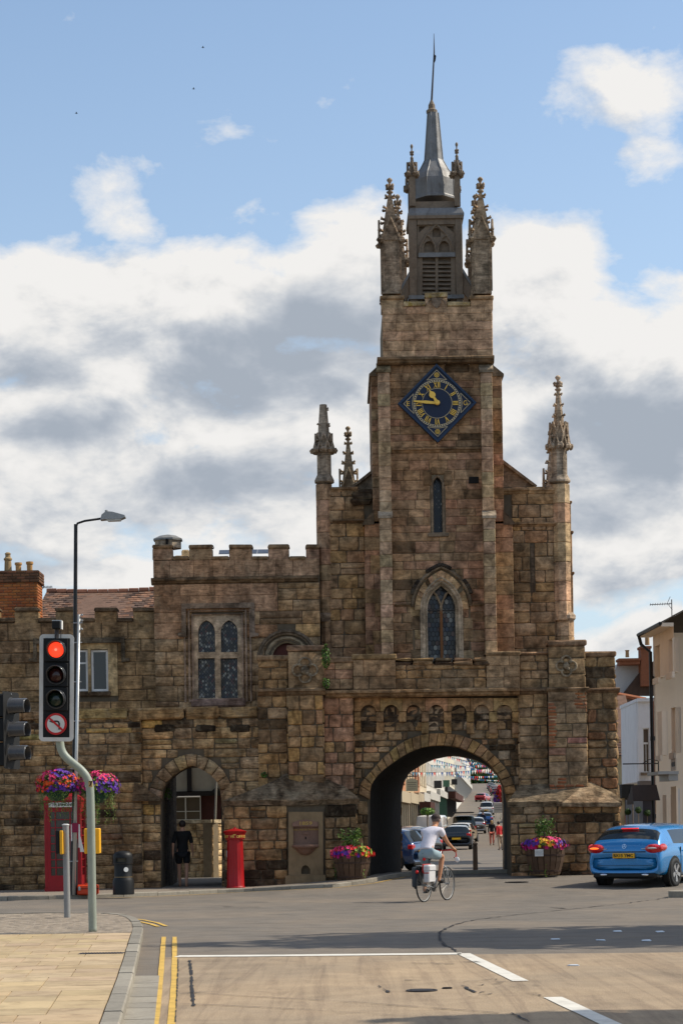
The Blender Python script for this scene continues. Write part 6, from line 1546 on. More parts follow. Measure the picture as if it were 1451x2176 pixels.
m = M(); m.prism([P_(621, 1757), P_(676, 1757), P_(676, 1748), P_(662, 1744), P_(649, 1742), P_(635, 1744), P_(621, 1749)], Yf_ - .08, Yf_ + .1); ped = put(m, 'pediment', PGR, t)
m = M(); px_box(m, 645, 1769, 656, 1774, Yf_ + .02, Yf_ + .1); put(m, 'spout', PGR, pn)
m = M(); px_box(m, 648, 1779, 651, 1784, Yf_ + .05, Yf_ + .1); put(m, 'tap_hole', DARKVOID, pn)
c = P_(649, 1799); hwb = 28 * Yf_ / F
m = M(); V = []; n_ = 14
for r_, z in ((1.0, .04), (1.03, 0), (.98, -.035), (.80, -.05), (.66, -.12), (.38, -.20), (.1, -.23)):
 for i in range(n_ + 1): a = math.pi * i / n_; V.append((c[0] + math.cos(a) * hwb * r_, Yf_ - .03 - math.sin(a) * .24 * r_, c[1] + z))
m.add(V, [(j * (n_ + 1) + i + 1, j * (n_ + 1) + i, (j + 1) * (n_ + 1) + i, (j + 1) * (n_ + 1) + i + 1) for j in range(6) for i in range(n_)]); m.add(V[:n_ + 1], [tuple(range(n_ + 1))])
put(m, 'basin', PGR, t, sm=True)
m = M(); m.prism(bowl[::-1], Yf_ + .2, Yf_ + .22); put(m, 'dog_bowl_niche', DARKVOID, t)
def text_obj(body, name, loc, size, mat, parent=None, rot=(R(90), 0, 0), align='CENTER', ext=.003, bold=0.0, sx=1.0):
 cu = bpy.data.curves.new(name, 'FONT'); cu.body = body; cu.size = size; cu.align_x = align; cu.align_y = 'CENTER'; cu.extrude = ext; cu.offset = bold
 cu.resolution_u = 2
 o = bpy.data.objects.new(name, cu); COL.objects.link(o); bpy.context.view_layer.update()
 me = bpy.data.meshes.new_from_object(o.evaluated_get(bpy.context.evaluated_depsgraph_get())); bpy.data.objects.remove(o)
 me.materials.clear(); me.materials.append(mat); o = bpy.data.objects.new(name, me); COL.objects.link(o)
 off = Vector((0, 0, 0)); p = parent
 while p is not None and p.parent is not None: off += p.location; p = p.parent
 if parent is not None:
  off = Vector((0, 0, 0)); p = parent
  while p is not None: off += p.location; p = p.parent
  o.parent = parent
 o.location = Vector(loc) - off; o.rotation_euler = rot; o.scale = (sx, 1, 1); return o
x, z = P_(649, 1750.5); text_obj('1859', 'date', (x, Yf_ - .085, z), .115, GOLDD, ped, bold=.004, sx=1.5)
x, z = P_(649, 1764); text_obj('DRINK AND BE THANKFUL', 'inscription', (x, Yf_ + .055, z), .06, GOLDD, pn, bold=.001)
yb_ = 51.9; x = PX(500, 1830, yb_)
t = thing('pillar_box', 'red fluted Victorian pillar box with gold lettering beside the footway arch', 'postbox', (x, yb_, gbase(x, yb_, .06)))
RED = plain('postbox_red', (.33, .004, .006), .42, var=.1, scale=4, coat=.1, dirt=.2); GOLDP = plain('gold_paint', (.62, .38, .09), .45, .3)
H = 1.475; V = []; n_ = 48
m = M()
prof = [(.235, .0), (.235, .045), (.225, .05), (.213, .08), (.205, .5), (.197, 1.0), (.190, 1.20), (.20, 1.215)]
for r_, z in prof:
 for i in range(n_):
  a = 2 * math.pi * i / n_; fl = .012 if (i % 3 == 1 and .07 < z < 1.19) else 0; V.append(((r_ - fl) * math.cos(a), (r_ - fl) * math.sin(a), z))
m.add(V, [(j * n_ + i, j * n_ + (i + 1) % n_, (j + 1) * n_ + (i + 1) % n_, (j + 1) * n_ + i) for j in range(len(prof) - 1) for i in range(n_)]); m.obj('body', RED, t, auto=35)
m = M(); m.lathe([(.20, 1.21), (.232, 1.215), (.232, 1.235), (.242, 1.24), (.242, 1.325), (.25, 1.335), (.285, 1.40), (.292, 1.412)], n=32); m.obj('collar', RED, t, auto=35)
m = M(); m.lathe([(.292, 1.405), (.292, 1.418), (.20, 1.445), (.08, 1.475), (.035, 1.482), (.03, 1.505), (.0, 1.52)], n=8, rot=R(22.5), cap=False); m.obj('cap', RED, t, auto=25)
for i, ch in enumerate('POST VR OFFICE'):
 if ch == ' ': continue
 a = R(-90 + (i - 6.5) * 12.5); m = text_obj(ch, 'letter', (0, 0, 0), .085, GOLDP, t, bold=.004); m.location = (.246 * math.cos(a), .246 * math.sin(a), 1.28); m.rotation_euler = (R(90), 0, a + R(90))
m = M(); m.prism([(-.03, -.012), (.03, -.012), (.036, .03), (.018, .012), (0, .036), (-.018, .012), (-.036, .03)], -.008, .0); cr = m.obj('crown', GOLDP, t); cr.location = (.0, -.245, 1.325)
m = M(); m.box(-.012, .012, -.004, .004, 0, .16); hg = m.obj('hinge', GREYM, t); hg.location = (-.2, -.02, .78)
yk = 51.75; x = PX(139, 1800, yk)
t = thing('telephone_box', 'red telephone kiosk with small glazed panes behind the hanging flower baskets', 'telephone box', (x, yk, gbase(x, yk, .05)))
KR = plain('kiosk_red', (.28, .006, .012), .45, var=.12, scale=4, coat=.1, dirt=.3); hw_ = .45
m = M(); m.box(-hw_ - .01, hw_ + .01, -hw_ - .01, hw_ + .01, 0, .12)
m.obj('plinth', KR, t)
for sx in (-1, 1):
 for sy in (-1, 1): m = M(); m.block(sx * hw_ - .07 * (sx > 0) * 1 - .0, sx * hw_ + .07 * (sx < 0), sy * hw_ - .07 * (sy > 0), sy * hw_ + .07 * (sy < 0), .12, 2.05, .012, 0); m.obj('corner_post', KR, t)
m = M(); m.box(-hw_, hw_, -hw_, hw_, 2.05, 2.22); 
m.lathe([(hw_ * 1.46, 2.22), (hw_ * 1.46, 2.26), (hw_ * 1.3, 2.34), (hw_ * .7, 2.42), (.02, 2.44)], n=4, rot=math.pi / 4); m.obj('roof', KR, t)
m = M(); m.box(-.33, .33, -hw_ - .012, -hw_, 2.08, 2.19); m.obj('sign_panel', plain('opal_sign', (.8, .76, .68), .4), t); text_obj('TELEPHONE', 'lettering', (0, 0, 0), .10, BLACKM, t, bold=.002).location = (0, -hw_ - .016, 2.135)
for rz_ in (0, 90, 180, 270):
 d = thing('door' if rz_ == 0 else 'side_panel', None, None, (0, 0, 0), R(rz_)); d.parent = t
 m = M(); a, b = -hw_ + .07, hw_ - .07; y_ = -hw_ + .015
 m.prism([(a, .12), (b, .12), (b, 2.05), (a, 2.05)], y_, y_ + .035, [[(a + .08, .42), (a + .08, 1.97), (b - .08, 1.97), (b - .08, .42)]]); m.obj('frame', KR, d)
 m = M(); 
 for i in range(1, 8): z = .42 + 1.55 * i / 8; m.box(a + .08, b - .08, y_, y_ + .03, z - .012, z + .012)
 for xx in (a + .20, b - .20): m.box(xx - .012, xx + .012, y_ + .003, y_ + .027, .42, 1.97)
 m.obj('glazing_bar', KR, d); m = M(); m.box(a + .08, b - .08, y_ + .034, y_ + .038, .42, 1.97); m.obj('pane', glassm('kiosk_glass', (.05, .045, .035), .12), d)
 if rz_ == 0: m = M(); m.block(b - .08 + .02, b - .01, y_ - .03, y_, 1.08, 1.2, .01); m.obj('handle', GREYM, d)
yl = 48.35; x = PX(157, 1905, yl); zb = gbase(x, yl, .09)
t = thing('street_lamp', 'tall black street lamp column with a flat grey lantern on a short arm', 'street lamp', (x, yl, zb))
top = (PX(161, 1114, yl) - x, 0, PZ(161, 1114, yl) - zb)
m = M(); m.tube([(0, 0, 0), (top[0] * .15, 0, top[2] * .15), (top[0] * .151, 0, top[2] * .152), top], [.085, .085, .055, .042], 12); m.obj('column', BLACKM, t, auto=40)
aw = PT(215, 1102, yl); am = PT(180, 1107, yl)
m = M(); m.tube([(top[0], 0, top[2] - .08), (top[0] + .04, 0, top[2] + .02), (am[0] - x, 0, am[1] - zb), (aw[0] - x, 0, aw[1] - zb)], .026, 8); m.obj('bracket_arm', BLACKM, t, sm=True)
m = M(); q = [PT(a, b, yl) for a, b in ((214, 1106), (217, 1095), (226, 1088), (240, 1089), (266, 1096), (267, 1100), (258, 1104), (224, 1105))]; m.prism([(a - x, b - zb) for a, b in q], -.13, .13); m.obj('lantern', plain('lantern_grey', (.30, .30, .29), .4, .3), t)
m = M(); q = [PT(a, b, yl) for a, b in ((226, 1105), (258, 1104), (256, 1107), (230, 1108))]; m.prism([(a - x, b - zb) for a, b in q], -.10, .10); m.obj('diffuser', plain('milky_diffuser', (.6, .62, .6), .3), t)
m = M(); q = PT(226, 1087, yl); m.lathe([(.035, 0), (.035, .05), (.01, .06)], (q[0] - x, 0, q[1] - zb - .02), 8); m.obj('photocell', GREYM, t)
p1 = PT(157, 1906, yl - .12); p2 = PT(168, 1306, yl - .12)
t2 = thing('banner_pole', 'slim silver pole strapped beside the black lamp column, carrying the flower baskets', 'pole', (p1[0], yl - .12, zb))
SILV = plain('silver_pole', (.52, .51, .48), .35, .5, .12, 10)
dx, dz = p2[0] - p1[0], p2[1] - zb; m = M(); m.tube([(0, 0, 0), (dx, 0, dz)], [.040, .034], 10); m.obj('pole', SILV, t2, sm=True)
for f in (.12, .45, .62, .76, .90, .97): m = M(); m.tube([(dx * f - .13, 0, dz * f), (dx * f + .08, 0, dz * f)], .013, 5); m.obj('strap', GREYM, t2)
for f in (.94, .97, .99): m = M(); m.blob((dx * f + .07, 0, dz * f + .05), .03, .3, int(f * 100)); m.obj('clamp_bolt', GREYM, t2)
m = M()
for s_ in (-1, 1):
 zz_ = PZ(160, 1640, yl) - zb; m.tube([(dx * .44, 0, zz_ - .25), (dx * .44 + s_ * .25, 0, zz_ + .0), (dx * .44 + s_ * .42, 0, zz_ + .02)], .010, 5)
 m.tube([(dx * .46, 0, zz_), (dx * .46 + s_ * .2, 0, zz_ + .06), (dx * .46 + s_ * .42, 0, zz_ + .02)], .008, 5)
m.obj('basket_bracket', BLACKM, t2)
q = PT(160, 1760, yl - .2); t3 = thing('notice_plate', 'small crimson plate with a loose white paper strip fixed to the silver pole', 'notice', (q[0], yl - .2, q[1]))
m = M(); m.block(-.075, .075, -.02, .02, -.105, .11, .01, 0); m.obj('plate', plain('crimson', (.26, .01, .05), .4), t3)
m = M(); m.box(.07, .11, -.01, -.004, -.45, .08); m.add([(.07, -.01, -.18), (.12, -.02, -.2), (.20, -.05, -.55), (.11, -.03, -.55)], [(3, 2, 1, 0)]); m.box(-.10, -.07, -.01, -.004, -.3, .08); m.obj('paper_strip', plain('white_paper', (.72, .66, .6), .7), t3)
q = GP(187, 1904, .09); t3 = thing('red_case', 'small bright red plastic case standing at the foot of the lamp post', 'case', (PX(187, 1896, yl), yl, gbase(PX(187, 1896, yl), yl, .085)))
m = M(); m.block(-.245, .245, -.1, .1, .0, .235, .03, 0); m.obj('shell', plain('red_plastic', (.62, .05, .01), .35, coat=.2), t3); m = M(); m.block(-.25, .25, -.105, .105, .135, .15, .005, 0); m.obj('seam', BLACKM, t3)
m = M(); m.tube([(-.06, -.02, .23), (-.05, -.02, .26), (.05, -.02, .26), (.06, -.02, .23)], .01, 5); m.obj('handle', plain('red_plastic', (.62, .05, .01)), t3)
m = M(); m.block(-.21, -.16, -.12, -.1, .1, .19, .008, 0); m.obj('latch', GREYM, t3); m = M(); m.block(.13, .2, -.12, -.1, .1, .19, .008, 0); m.obj('latch', GREYM, t3)
FC = {'magenta': (.50, .012, .16), 'violet': (.13, .035, .33), 'pink': (.68, .04, .16), 'orange': (.80, .09, .01), 'red': (.60, .012, .012), 'yellow': (.80, .52, .03), 'lime': (.26, .33, .04), 'white': (.7, .68, .62)}
LEAF = plain('leaf_green', (.055, .105, .022), .6, var=.4, scale=9, tint=True, spec=.3); PETAL = plain('petal', (1, 1, 1), .6, var=.12, scale=20, tint=True, spec=.3)
def leaves(m, n, fn, size, tints):
 for _ in range(n):
  p, nn = fn(); s = size * random.uniform(.6, 1.3); nn = (Vector(nn) + Vector((random.uniform(-.7, .7), random.uniform(-.7, .7), random.uniform(-.4, .7)))).normalized()
  a = nn.orthogonal().normalized(); a = Matrix.Rotation(random.uniform(0, 6.28), 3, nn) @ a; b = nn.cross(a); p = Vector(p)
  m.add([p - a * s, p + b * s * .5 + nn * s * .15, p + a * s, p - b * s * .5 + nn * s * .15], [(0, 1, 2, 3)], tint=random.choice(tints))
def flower(m, p, n, s, t, petals=5):
 n = Vector(n).normalized(); a = n.orthogonal().normalized(); p = Vector(p); V = [p + n * s * .1]
 for i in range(petals * 2):
  q = Matrix.Rotation(2 * math.pi * i / (petals * 2), 3, n) @ a; V.append(p + q * (s if i % 2 == 0 else s * .6) + n * s * .35)
 m.add(V, [(0, i + 1, (i + 1) % (petals * 2) + 1) for i in range(petals * 2)], tint=tuple(c * random.uniform(.75, 1.15) for c in t))
def ell(c, r, up=-.3):
 def f():
  while True:
   d = Vector((random.gauss(0, 1), random.gauss(0, 1), random.gauss(0, 1))).normalized()
   if d.z > up: break
  k = random.uniform(.78, 1.05); return (c[0] + d.x * r[0] * k, c[1] + d.y * r[1] * k, c[2] + d.z * r[2] * k), d
 return f
def flower_mass(parent, c, r, zones, nleaf, nfl, size=.045, trail=None, leafs=((1, 1, 1), (1.7, 1.5, 1), (.6, .7, .7))):
 m = M(); leaves(m, nleaf, ell(c, (r[0] * .9, r[1] * .9, r[2] * .85), -.6), size * 1.0, leafs)
 if trail:
  for _ in range(trail):
   a = random.uniform(0, 6.28); x0, y0 = c[0] + math.cos(a) * r[0] * .8, c[1] + math.sin(a) * r[1] * .8; L = random.uniform(.2, .75)
   for k in range(int(L / .035)):
    leaves(m, 1, lambda: ((x0 + random.uniform(-.03, .03), y0 + random.uniform(-.03, .03), c[2] - r[2] * .4 - k * .035), (math.cos(a), math.sin(a), .3)), size * .55, ((1.6, 1.4, .8), (1.2, 1.2, 1), (2.4, 2, 1)))
 m.obj('foliage', LEAF, parent, kind='stuff')
 f = ell(c, r, -.35)
 per = {}
 for _ in range(nfl):
  p, d = f(); u = (p[0] - c[0]) / r[0]; v = (p[2] - c[2]) / r[2]
  w = [math.exp(-((u - zu) ** 2 + (v - zv) ** 2) / .09) * k for (_, zu, zv, k) in zones]; q = random.uniform(0, sum(w) + .02); idx = 0
  for idx, ww in enumerate(w):
   q -= ww
   if q < 0: break
  per.setdefault(zones[idx][0], M()); flower(per[zones[idx][0]], p, d, size * random.uniform(.7, 1.25), FC[zones[idx][0]])
 for k, mm in per.items(): mm.obj(k + '_flowers', PETAL, parent, kind='stuff')
ZL = [('magenta', -.8, -.3, 1), ('pink', -.45, .6, 1.2), ('orange', -.5, .0, 1.3), ('orange', .55, .3, .8), ('violet', .3, .75, 1), ('violet', .2, -.2, 1.3), ('pink', .1, .35, .8), ('violet', .8, -.1, 1), ('violet', -.1, -.4, .8), ('red', -.75, .1, .4)]
ZR = [('magenta', -.7, .1, 1.2), ('pink', -.1, .75, 1), ('pink', .35, .6, .8), ('yellow', -.3, .1, .5), ('violet', .3, .2, 1.4), ('violet', .85, -.2, 1.4), ('white', -.1, .3, .25), ('violet', .6, -.5, 1), ('magenta', -.6, -.5, .8), ('lime', .4, -.4, .8)]
for (px, py, z_, lab) in ((122, 1668, ZL, 'left hanging basket on the pole, full of orange, pink and violet flowers'), (207, 1672, ZR, 'right hanging basket on the pole, mostly violet and magenta flowers behind the signal post')):
 yb2 = yl - .25; q = PT(px, py, yb2); t = thing('hanging_basket', lab, 'flower basket', (q[0], yb2, q[1] - .32), 0, 'hanging baskets on the silver pole')
 m = M(); m.lathe([(.12, -.05), (.24, .05), (.31, .20), (.32, .24)], n=16); m.obj('basket', plain('dark_green_plastic', (.012, .05, .03), .4), t)
 flower_mass(t, (0, 0, .30), (.50, .42, .37), z_, 900, 620, .038, 60)
yb2 = 48.2; x = PX(262, 1860, yb2)
t = thing('litter_bin', 'black round litter bin with a domed hood and a small white disc', 'litter bin', (x, yb2, gbase(x, yb2, .085)))
BP = plain('black_plastic', (.009, .009, .009), .5, var=.2, scale=5)
m = M(); m.lathe([(.245, 0), (.245, .30), (.225, .36), (.205, .40), (.205, .70), (.21, .705)], n=28); m.obj('body', BP, t, auto=30)
m = M(); n_ = 28; V = []; prof = [(.222, .70), (.222, .745), (.222, .83), (.222, .88), (.205, .93), (.15, .975), (.06, .995), (.0, 1.0)]
for r_, z in prof:
 for i in range(n_): a = 2 * math.pi * i / n_ ; V.append((r_ * math.cos(a), r_ * math.sin(a), z))
Fs = []
for j in range(len(prof) - 1):
 for i in range(n_):
  a = 360 * (i + .5) / n_
  if j == 1 and (abs(a - 262) < 32 or abs(a - 80) < 30): continue
  Fs.append((j * n_ + i, j * n_ + (i + 1) % n_, (j + 1) * n_ + (i + 1) % n_, (j + 1) * n_ + i))
m.add(V, Fs); m.obj('hood', BP, t, auto=40)
m = M(); m.lathe([(.19, .70), (.19, .90)], n=20); m.obj('liner', plain('dull_olive_liner', (.07, .06, .04), .8), t)
m = M(); m.lathe([(.208, .395), (.208, .405)], n=28); m.lathe([(.214, .70), (.224, .708)], n=28); m.obj('gold_band', plain('brass_band', (.35, .24, .1), .4, .5), t)
a = R(-66); m = M(); m.lathe([(.055, 0), (.055, .008)], (0, 0, 0), 18, mat=Matrix.Rotation(a, 3, 'Z') @ Matrix.Rotation(R(90), 3, 'Y')); d = m.obj('badge_disc', plain('white_disc', (.75, .74, .7), .5), t); d.location = (.204 * math.cos(a), .204 * math.sin(a), .57)
POLE = plain('sage_painted_steel', (.30, .33, .27), .45, var=.12, scale=4, dirt=.3); GP_ = plain('grey_painted_post', (.27, .265, .25), .45, var=.15, scale=5, dirt=.4)
YELB = plain('yellow_box', (.86, .42, .02), .4, var=.06)
sx_, sy_ = GP(197, 1982, .095); zb = gbase(sx_, sy_, .09)
t = thing('traffic_signal', 'white-edged traffic signal showing red above a no-left-turn sign, on a cranked sage pole', 'traffic light', (sx_, sy_, zb))
def L3(px, py, dy=0.0): a, b = PT(px, py, sy_ + dy); return (a - sx_, dy, b - zb)
pp = [L3(197, 1982), L3(195, 1850), L3(192.5, 1700), L3(191, 1672), L3(185, 1652), L3(172, 1636), L3(155, 1623), L3(139, 1609), L3(130, 1595), L3(127, 1578), L3(126, 1560)]
pp = [(a, b, c) for a, b, c in pp]
sm_ = [Vector(q) for q in pp]
for _ in range(2):
 q = [sm_[0]]
 for a, b in zip(sm_, sm_[1:]): q += [a * .75 + b * .25, a * .25 + b * .75]
 sm_ = q + [sm_[-1]]
m = M(); m.tube(sm_, .059, 16); m.obj('pole', POLE, t, sm=True)
hc = L3(120, 1462, -.12); tilt = R(-1.6)
hd = thing('signal_head', None, None, (hc[0], -.12, hc[2])); hd.parent = t; hd.rotation_euler = (0, R(1.2), 0)
kx = sy_ / F
def rr_rect(w, h, r, n=5):
 o = []
 for cx_, cz_, a0 in ((w - r, h - r, 0), (-w + r, h - r, 90), (-w + r, -h + r, 180), (w - r, -h + r, 270)):
  for i in range(n + 1): a = R(a0 + 90 * i / n); o.append((cx_ + r * math.cos(a), cz_ + r * math.sin(a)))
 return o
WB = plain('white_backing_board', (.60, .58, .53), .55, var=.08, scale=5, dirt=.3)
m = M(); m.prism(rr_rect(36.5 * kx, 113.5 * kx, 9 * kx), .0, .012, [rr_rect(28.2 * kx, 105 * kx, 1 * kx)[::-1]]); m.obj('board_border', WB, hd)
BLKS = plain('signal_black', (.009, .009, .009), .7, var=.2, scale=12)
m = M(); m.prism(rr_rect(28.4 * kx, 105.2 * kx, 1 * kx), .004, .016); m.obj('backing_board', BLKS, hd)
lz = [80 * kx, 27 * kx, -24 * kx]
for i, z in enumerate(lz):
 m = M(); m.block(-25 * kx, 25 * kx, -.03, .01, z - 25 * kx, z + 25 * kx, .01, 0); m.block(-20 * kx, 20 * kx, .02, .14, z - 24 * kx, z + 24 * kx, .02, 0); m.obj('aspect_housing', BLKS, hd)
 m = M(); rl = 16.5 * kx; m.lathe([(rl, 0), (rl * .8, .022), (rl * .4, .034), (0.001, .038)], (0, 0, 0), 24, mat=Matrix.Rotation(R(90), 3, 'X'))
 o = m.obj('lens', [emis('red_lamp', (1.0, .055, .02), 1.25), plain('unlit_amber', (.035, .004, .004), .25, coat=.5), plain('unlit_green', (.003, .018, .012), .25, coat=.5)][i], hd, sm=True, label=['lit red lens', 'dark unlit amber lens', 'dark unlit green lens'][i]); o.location = (-.5 * kx, -.033, z)
 if i == 0:
  m = M(); m.lathe([(3 * kx, 0), (3 * kx, .004)], (0, 0, 0), 12, mat=Matrix.Rotation(R(90), 3, 'X')); o = m.obj('lamp_core', emis('lamp_core_mat', (1.0, .20, .12), 1.3), hd); o.location = (-.5 * kx, -.07, z)
 m = M(); V = []; n_ = 18; r0 = 18.5 * kx
 for a_i in range(n_ + 1):
  a = R(-35 + 250 * a_i / n_); dep = .20 if 20 < -35 + 250 * a_i / n_ < 160 else .20 * max(.15, 1 - abs((-35 + 250 * a_i / n_) - 90 - (70 if -35 + 250 * a_i / n_ > 90 else -70)) / 70)
  for rr_, yy in ((r0, -.03), (r0 * 1.0, -.03 - dep), (r0 - .006, -.03 - dep), (r0 - .006, -.03)): V.append((rr_ * math.cos(a), yy, rr_ * math.sin(a)))
 Fs = []
 for a_i in range(n_):
  for c_i in range(3): p0 = a_i * 4 + c_i; Fs.append((p0, p0 + 1, p0 + 5, p0 + 4))
 m.add(V, Fs); o = m.obj('cowl', plain('cowl_grey', (.05, .05, .052), .28, var=.1, coat=.3), hd, sm=True); o.location = (0, 0, z)
 m = M(); m.lathe([(r0 * 1.02, 0), (r0 * 1.12, 0), (r0 * 1.12, .02), (r0 * 1.02, .02)], (0, 0, 0), 24, mat=Matrix.Rotation(R(90), 3, 'X'), cap=False); o = m.obj('lens_rim', plain('cowl_grey', (.05, .05, .052)), hd, sm=True); o.location = (0, -.028, z)
zs_ = -77 * kx; rs = 23 * kx
m = M(); m.lathe([(rs, 0), (rs, .012)], (0, 0, 0), 36, mat=Matrix.Rotation(R(90), 3, 'X')); SR_ = plain('sign_red', (.50, .015, .015), .35); sg = m.obj('turn_sign', SR_, hd, label='round red-ringed no-left-turn sign'); sg.location = (0, -.03, zs_)
m = M(); m.lathe([(rs * .80, 0), (rs * .80, .003)], (0, 0, 0), 36, mat=Matrix.Rotation(R(90), 3, 'X')); o = m.obj('sign_face', plain('sign_white', (.62, .60, .55), .4), sg); o.location = (0, -.012, 0)
BK = plain('sign_black', (.012, .012, .012), .4)
m = M(); r1 = rs
pts = [(.24, -.52), (.38, -.52), (.38, .06), (.30, .24), (.14, .32), (-.28, .32), (-.28, .42), (-.62, .24), (-.28, .08), (-.28, .18), (.12, .18), (.20, .12), (.24, .02)]
m.prism([(a * r1, b * r1) for a, b in pts], -.019, -.0155); m.obj('arrow', BK, sg)
m = M(); w_ = .09; d_ = Vector((math.cos(R(-42)), math.sin(R(-42)))); nn = Vector((-d_.y, d_.x)) * w_
m.prism([(q.x * r1, q.y * r1) for q in (-d_ * .84 - nn, d_ * .84 - nn, d_ * .84 + nn, -d_ * .84 + nn)], -.0225, -.019); m.obj('slash', SR_, sg)
m = M(); m.block(-8.5 * kx + 0, 12 * kx - .02, -.10, .06, 124 * kx, 141 * kx, .01, 0); det = m.obj('detector', BLKS, hd); m = M(); m.box(-9.5 * kx, 13 * kx - .02, -.04, .05, 141 * kx, 143 * kx); m.box(12 * kx - .015, 13.5 * kx - .01, -.08, .05, 124 * kx, 142 * kx); m.obj('detector_cover', WHITEP, det)
m = M(); m.tube([(0, 0, 104 * kx), (0, 0, 126 * kx)], .03, 8); m.tube([(.06, 0, 104 * kx), (.06, 0, 122 * kx)], .006, 5); m.obj('detector_bracket', IRON, det)
m = M(); x0, _, z0 = L3(192.5, 1666.5, -.07); 
plq = M(); plq.block(x0 - .030, x0 + .030, -.066, -.058, z0 - .045, z0 + .045, .003, 0); pq = plq.obj('number_plate', plain('tan_plate', (.55, .35, .12), .5), t)
o = text_obj('7', 'digit', (0, 0, 0), .10, BK, t, bold=.004); o.location = (x0, -.069, z0)
x0, _, z0 = L3(196, 1788, .1); m = M(); m.block(x0 - .115, x0 + .115, .07, .22, z0 - .185, z0 + .185, .012, 0); m.obj('push_button_box', YELB, t)
gx_, gy_ = GP(143, 1951.5, .095); zb = gbase(gx_, gy_, .09)
t = thing('push_button_post', 'short grey post with a yellow push-button unit on its left side, behind the signal pole', 'post', (gx_, gy_, zb))
H = PZ(140, 1753, gy_) - zb; dx = PX(139.5, 1753, gy_) - PX(143, 1951, gy_)
m = M(); m.tube([(0, 0, 0), (dx, 0, H)], .055, 14); m.obj('post', GP_, t, auto=40); m = M(); m.lathe([(.062, H - .012), (.062, H + .004), (.03, H + .012)], (dx, 0, 0), 14); m.obj('post_cap', WHITEP, t)
a, b = PT(127, 1791, gy_); a -= gx_; b -= zb
m = M(); m.block(a + .015, a + .068, -.12, .10, b - .20, b + .20, .008, 0); m.obj('push_button_box', YELB, t); m = M(); m.block(a - .06, a + .014, -.10, .08, b - .19, b + .205, .01, 0); m.obj('box_back', BLKS, t)
yy_ = 25.6; q = PT(28, 1553, yy_)
t = thing('traffic_signal', 'black signal head at the left edge seen from behind, its three cowls pointing right', 'traffic light', (PX(-24, 1560, yy_), yy_ + .05, gbase(-4, 25.6, .09)))
bx_, by_, bz_ = t.location; kx = yy_ / F
def Lq(px, py): a, b = PT(px, py, yy_); return a - bx_, b - bz_
m = M(); m.tube([(0, 0, 0), (0, 0, Lq(0, 1640)[1]), (.0, 0, Lq(0, 1470)[1])], .057, 12); m.obj('pole', GP_, t, sm=True)
hd2 = thing('signal_head', None, None, (Lq(20, 1553)[0], -.05, Lq(20, 1553)[1])); hd2.parent = t; hd2.rotation_euler = (0, 0, R(72))
m = M()
for i in range(3): z = (52 - 52 * i) * kx + .0; m.block(-.15, .15, -.02, .20, z - 25.5 * kx, z + 25.5 * kx, .02, 0)
m.obj('aspect_housing', BLKS, hd2)
m = M(); m.prism(rr_rect(.21, 82 * kx, .04), -.03, -.022); m.obj('backing_board', BLKS, hd2)
for i in range(3):
 z = (50 - 50 * i) * kx
 m = M(); V = []; n_ = 20; r0 = .105
 for a_i in range(n_ + 1):
  a = R(-45 + 270 * a_i / n_); 
  for rr_, yy in ((r0 * 1.12, -.03), (r0, -.05), (r0 * .96, -.23), (r0 * .86, -.245), (r0 * .84, -.23), (r0 * .9, -.03)): V.append((rr_ * math.cos(a), yy, rr_ * math.sin(a)))
 m.add(V, [(a_i * 6 + c_i, a_i * 6 + c_i + 1, (a_i + 1) * 6 + c_i + 1, (a_i + 1) * 6 + c_i) for a_i in range(n_) for c_i in range(5)]); o = m.obj('cowl', plain('cowl_grey', (.05, .05, .052)), hd2, sm=True); o.location = (0, 0, z)
m = M(); a, b = Lq(16, 1475); m.tube([(a - .05, -.05, b), (a - .05, -.05, b + .03)], .008, 5); m.tube([(a + .0, -.05, b), (a + .0, -.05, b + .03)], .008, 5); m.box(a - .06, a + .05, -.07, -.03, b - .01, b + .006); m.obj('top_bracket', GREYM, t)
WOOD = plain('old_barrel_oak', (.10, .058, .034), .8, var=.4, scale=10, bump=.004, tint=True, dirt=.4); HOOP = plain('rusty_hoop', (.06, .035, .025), .7, .2, .3, 10)
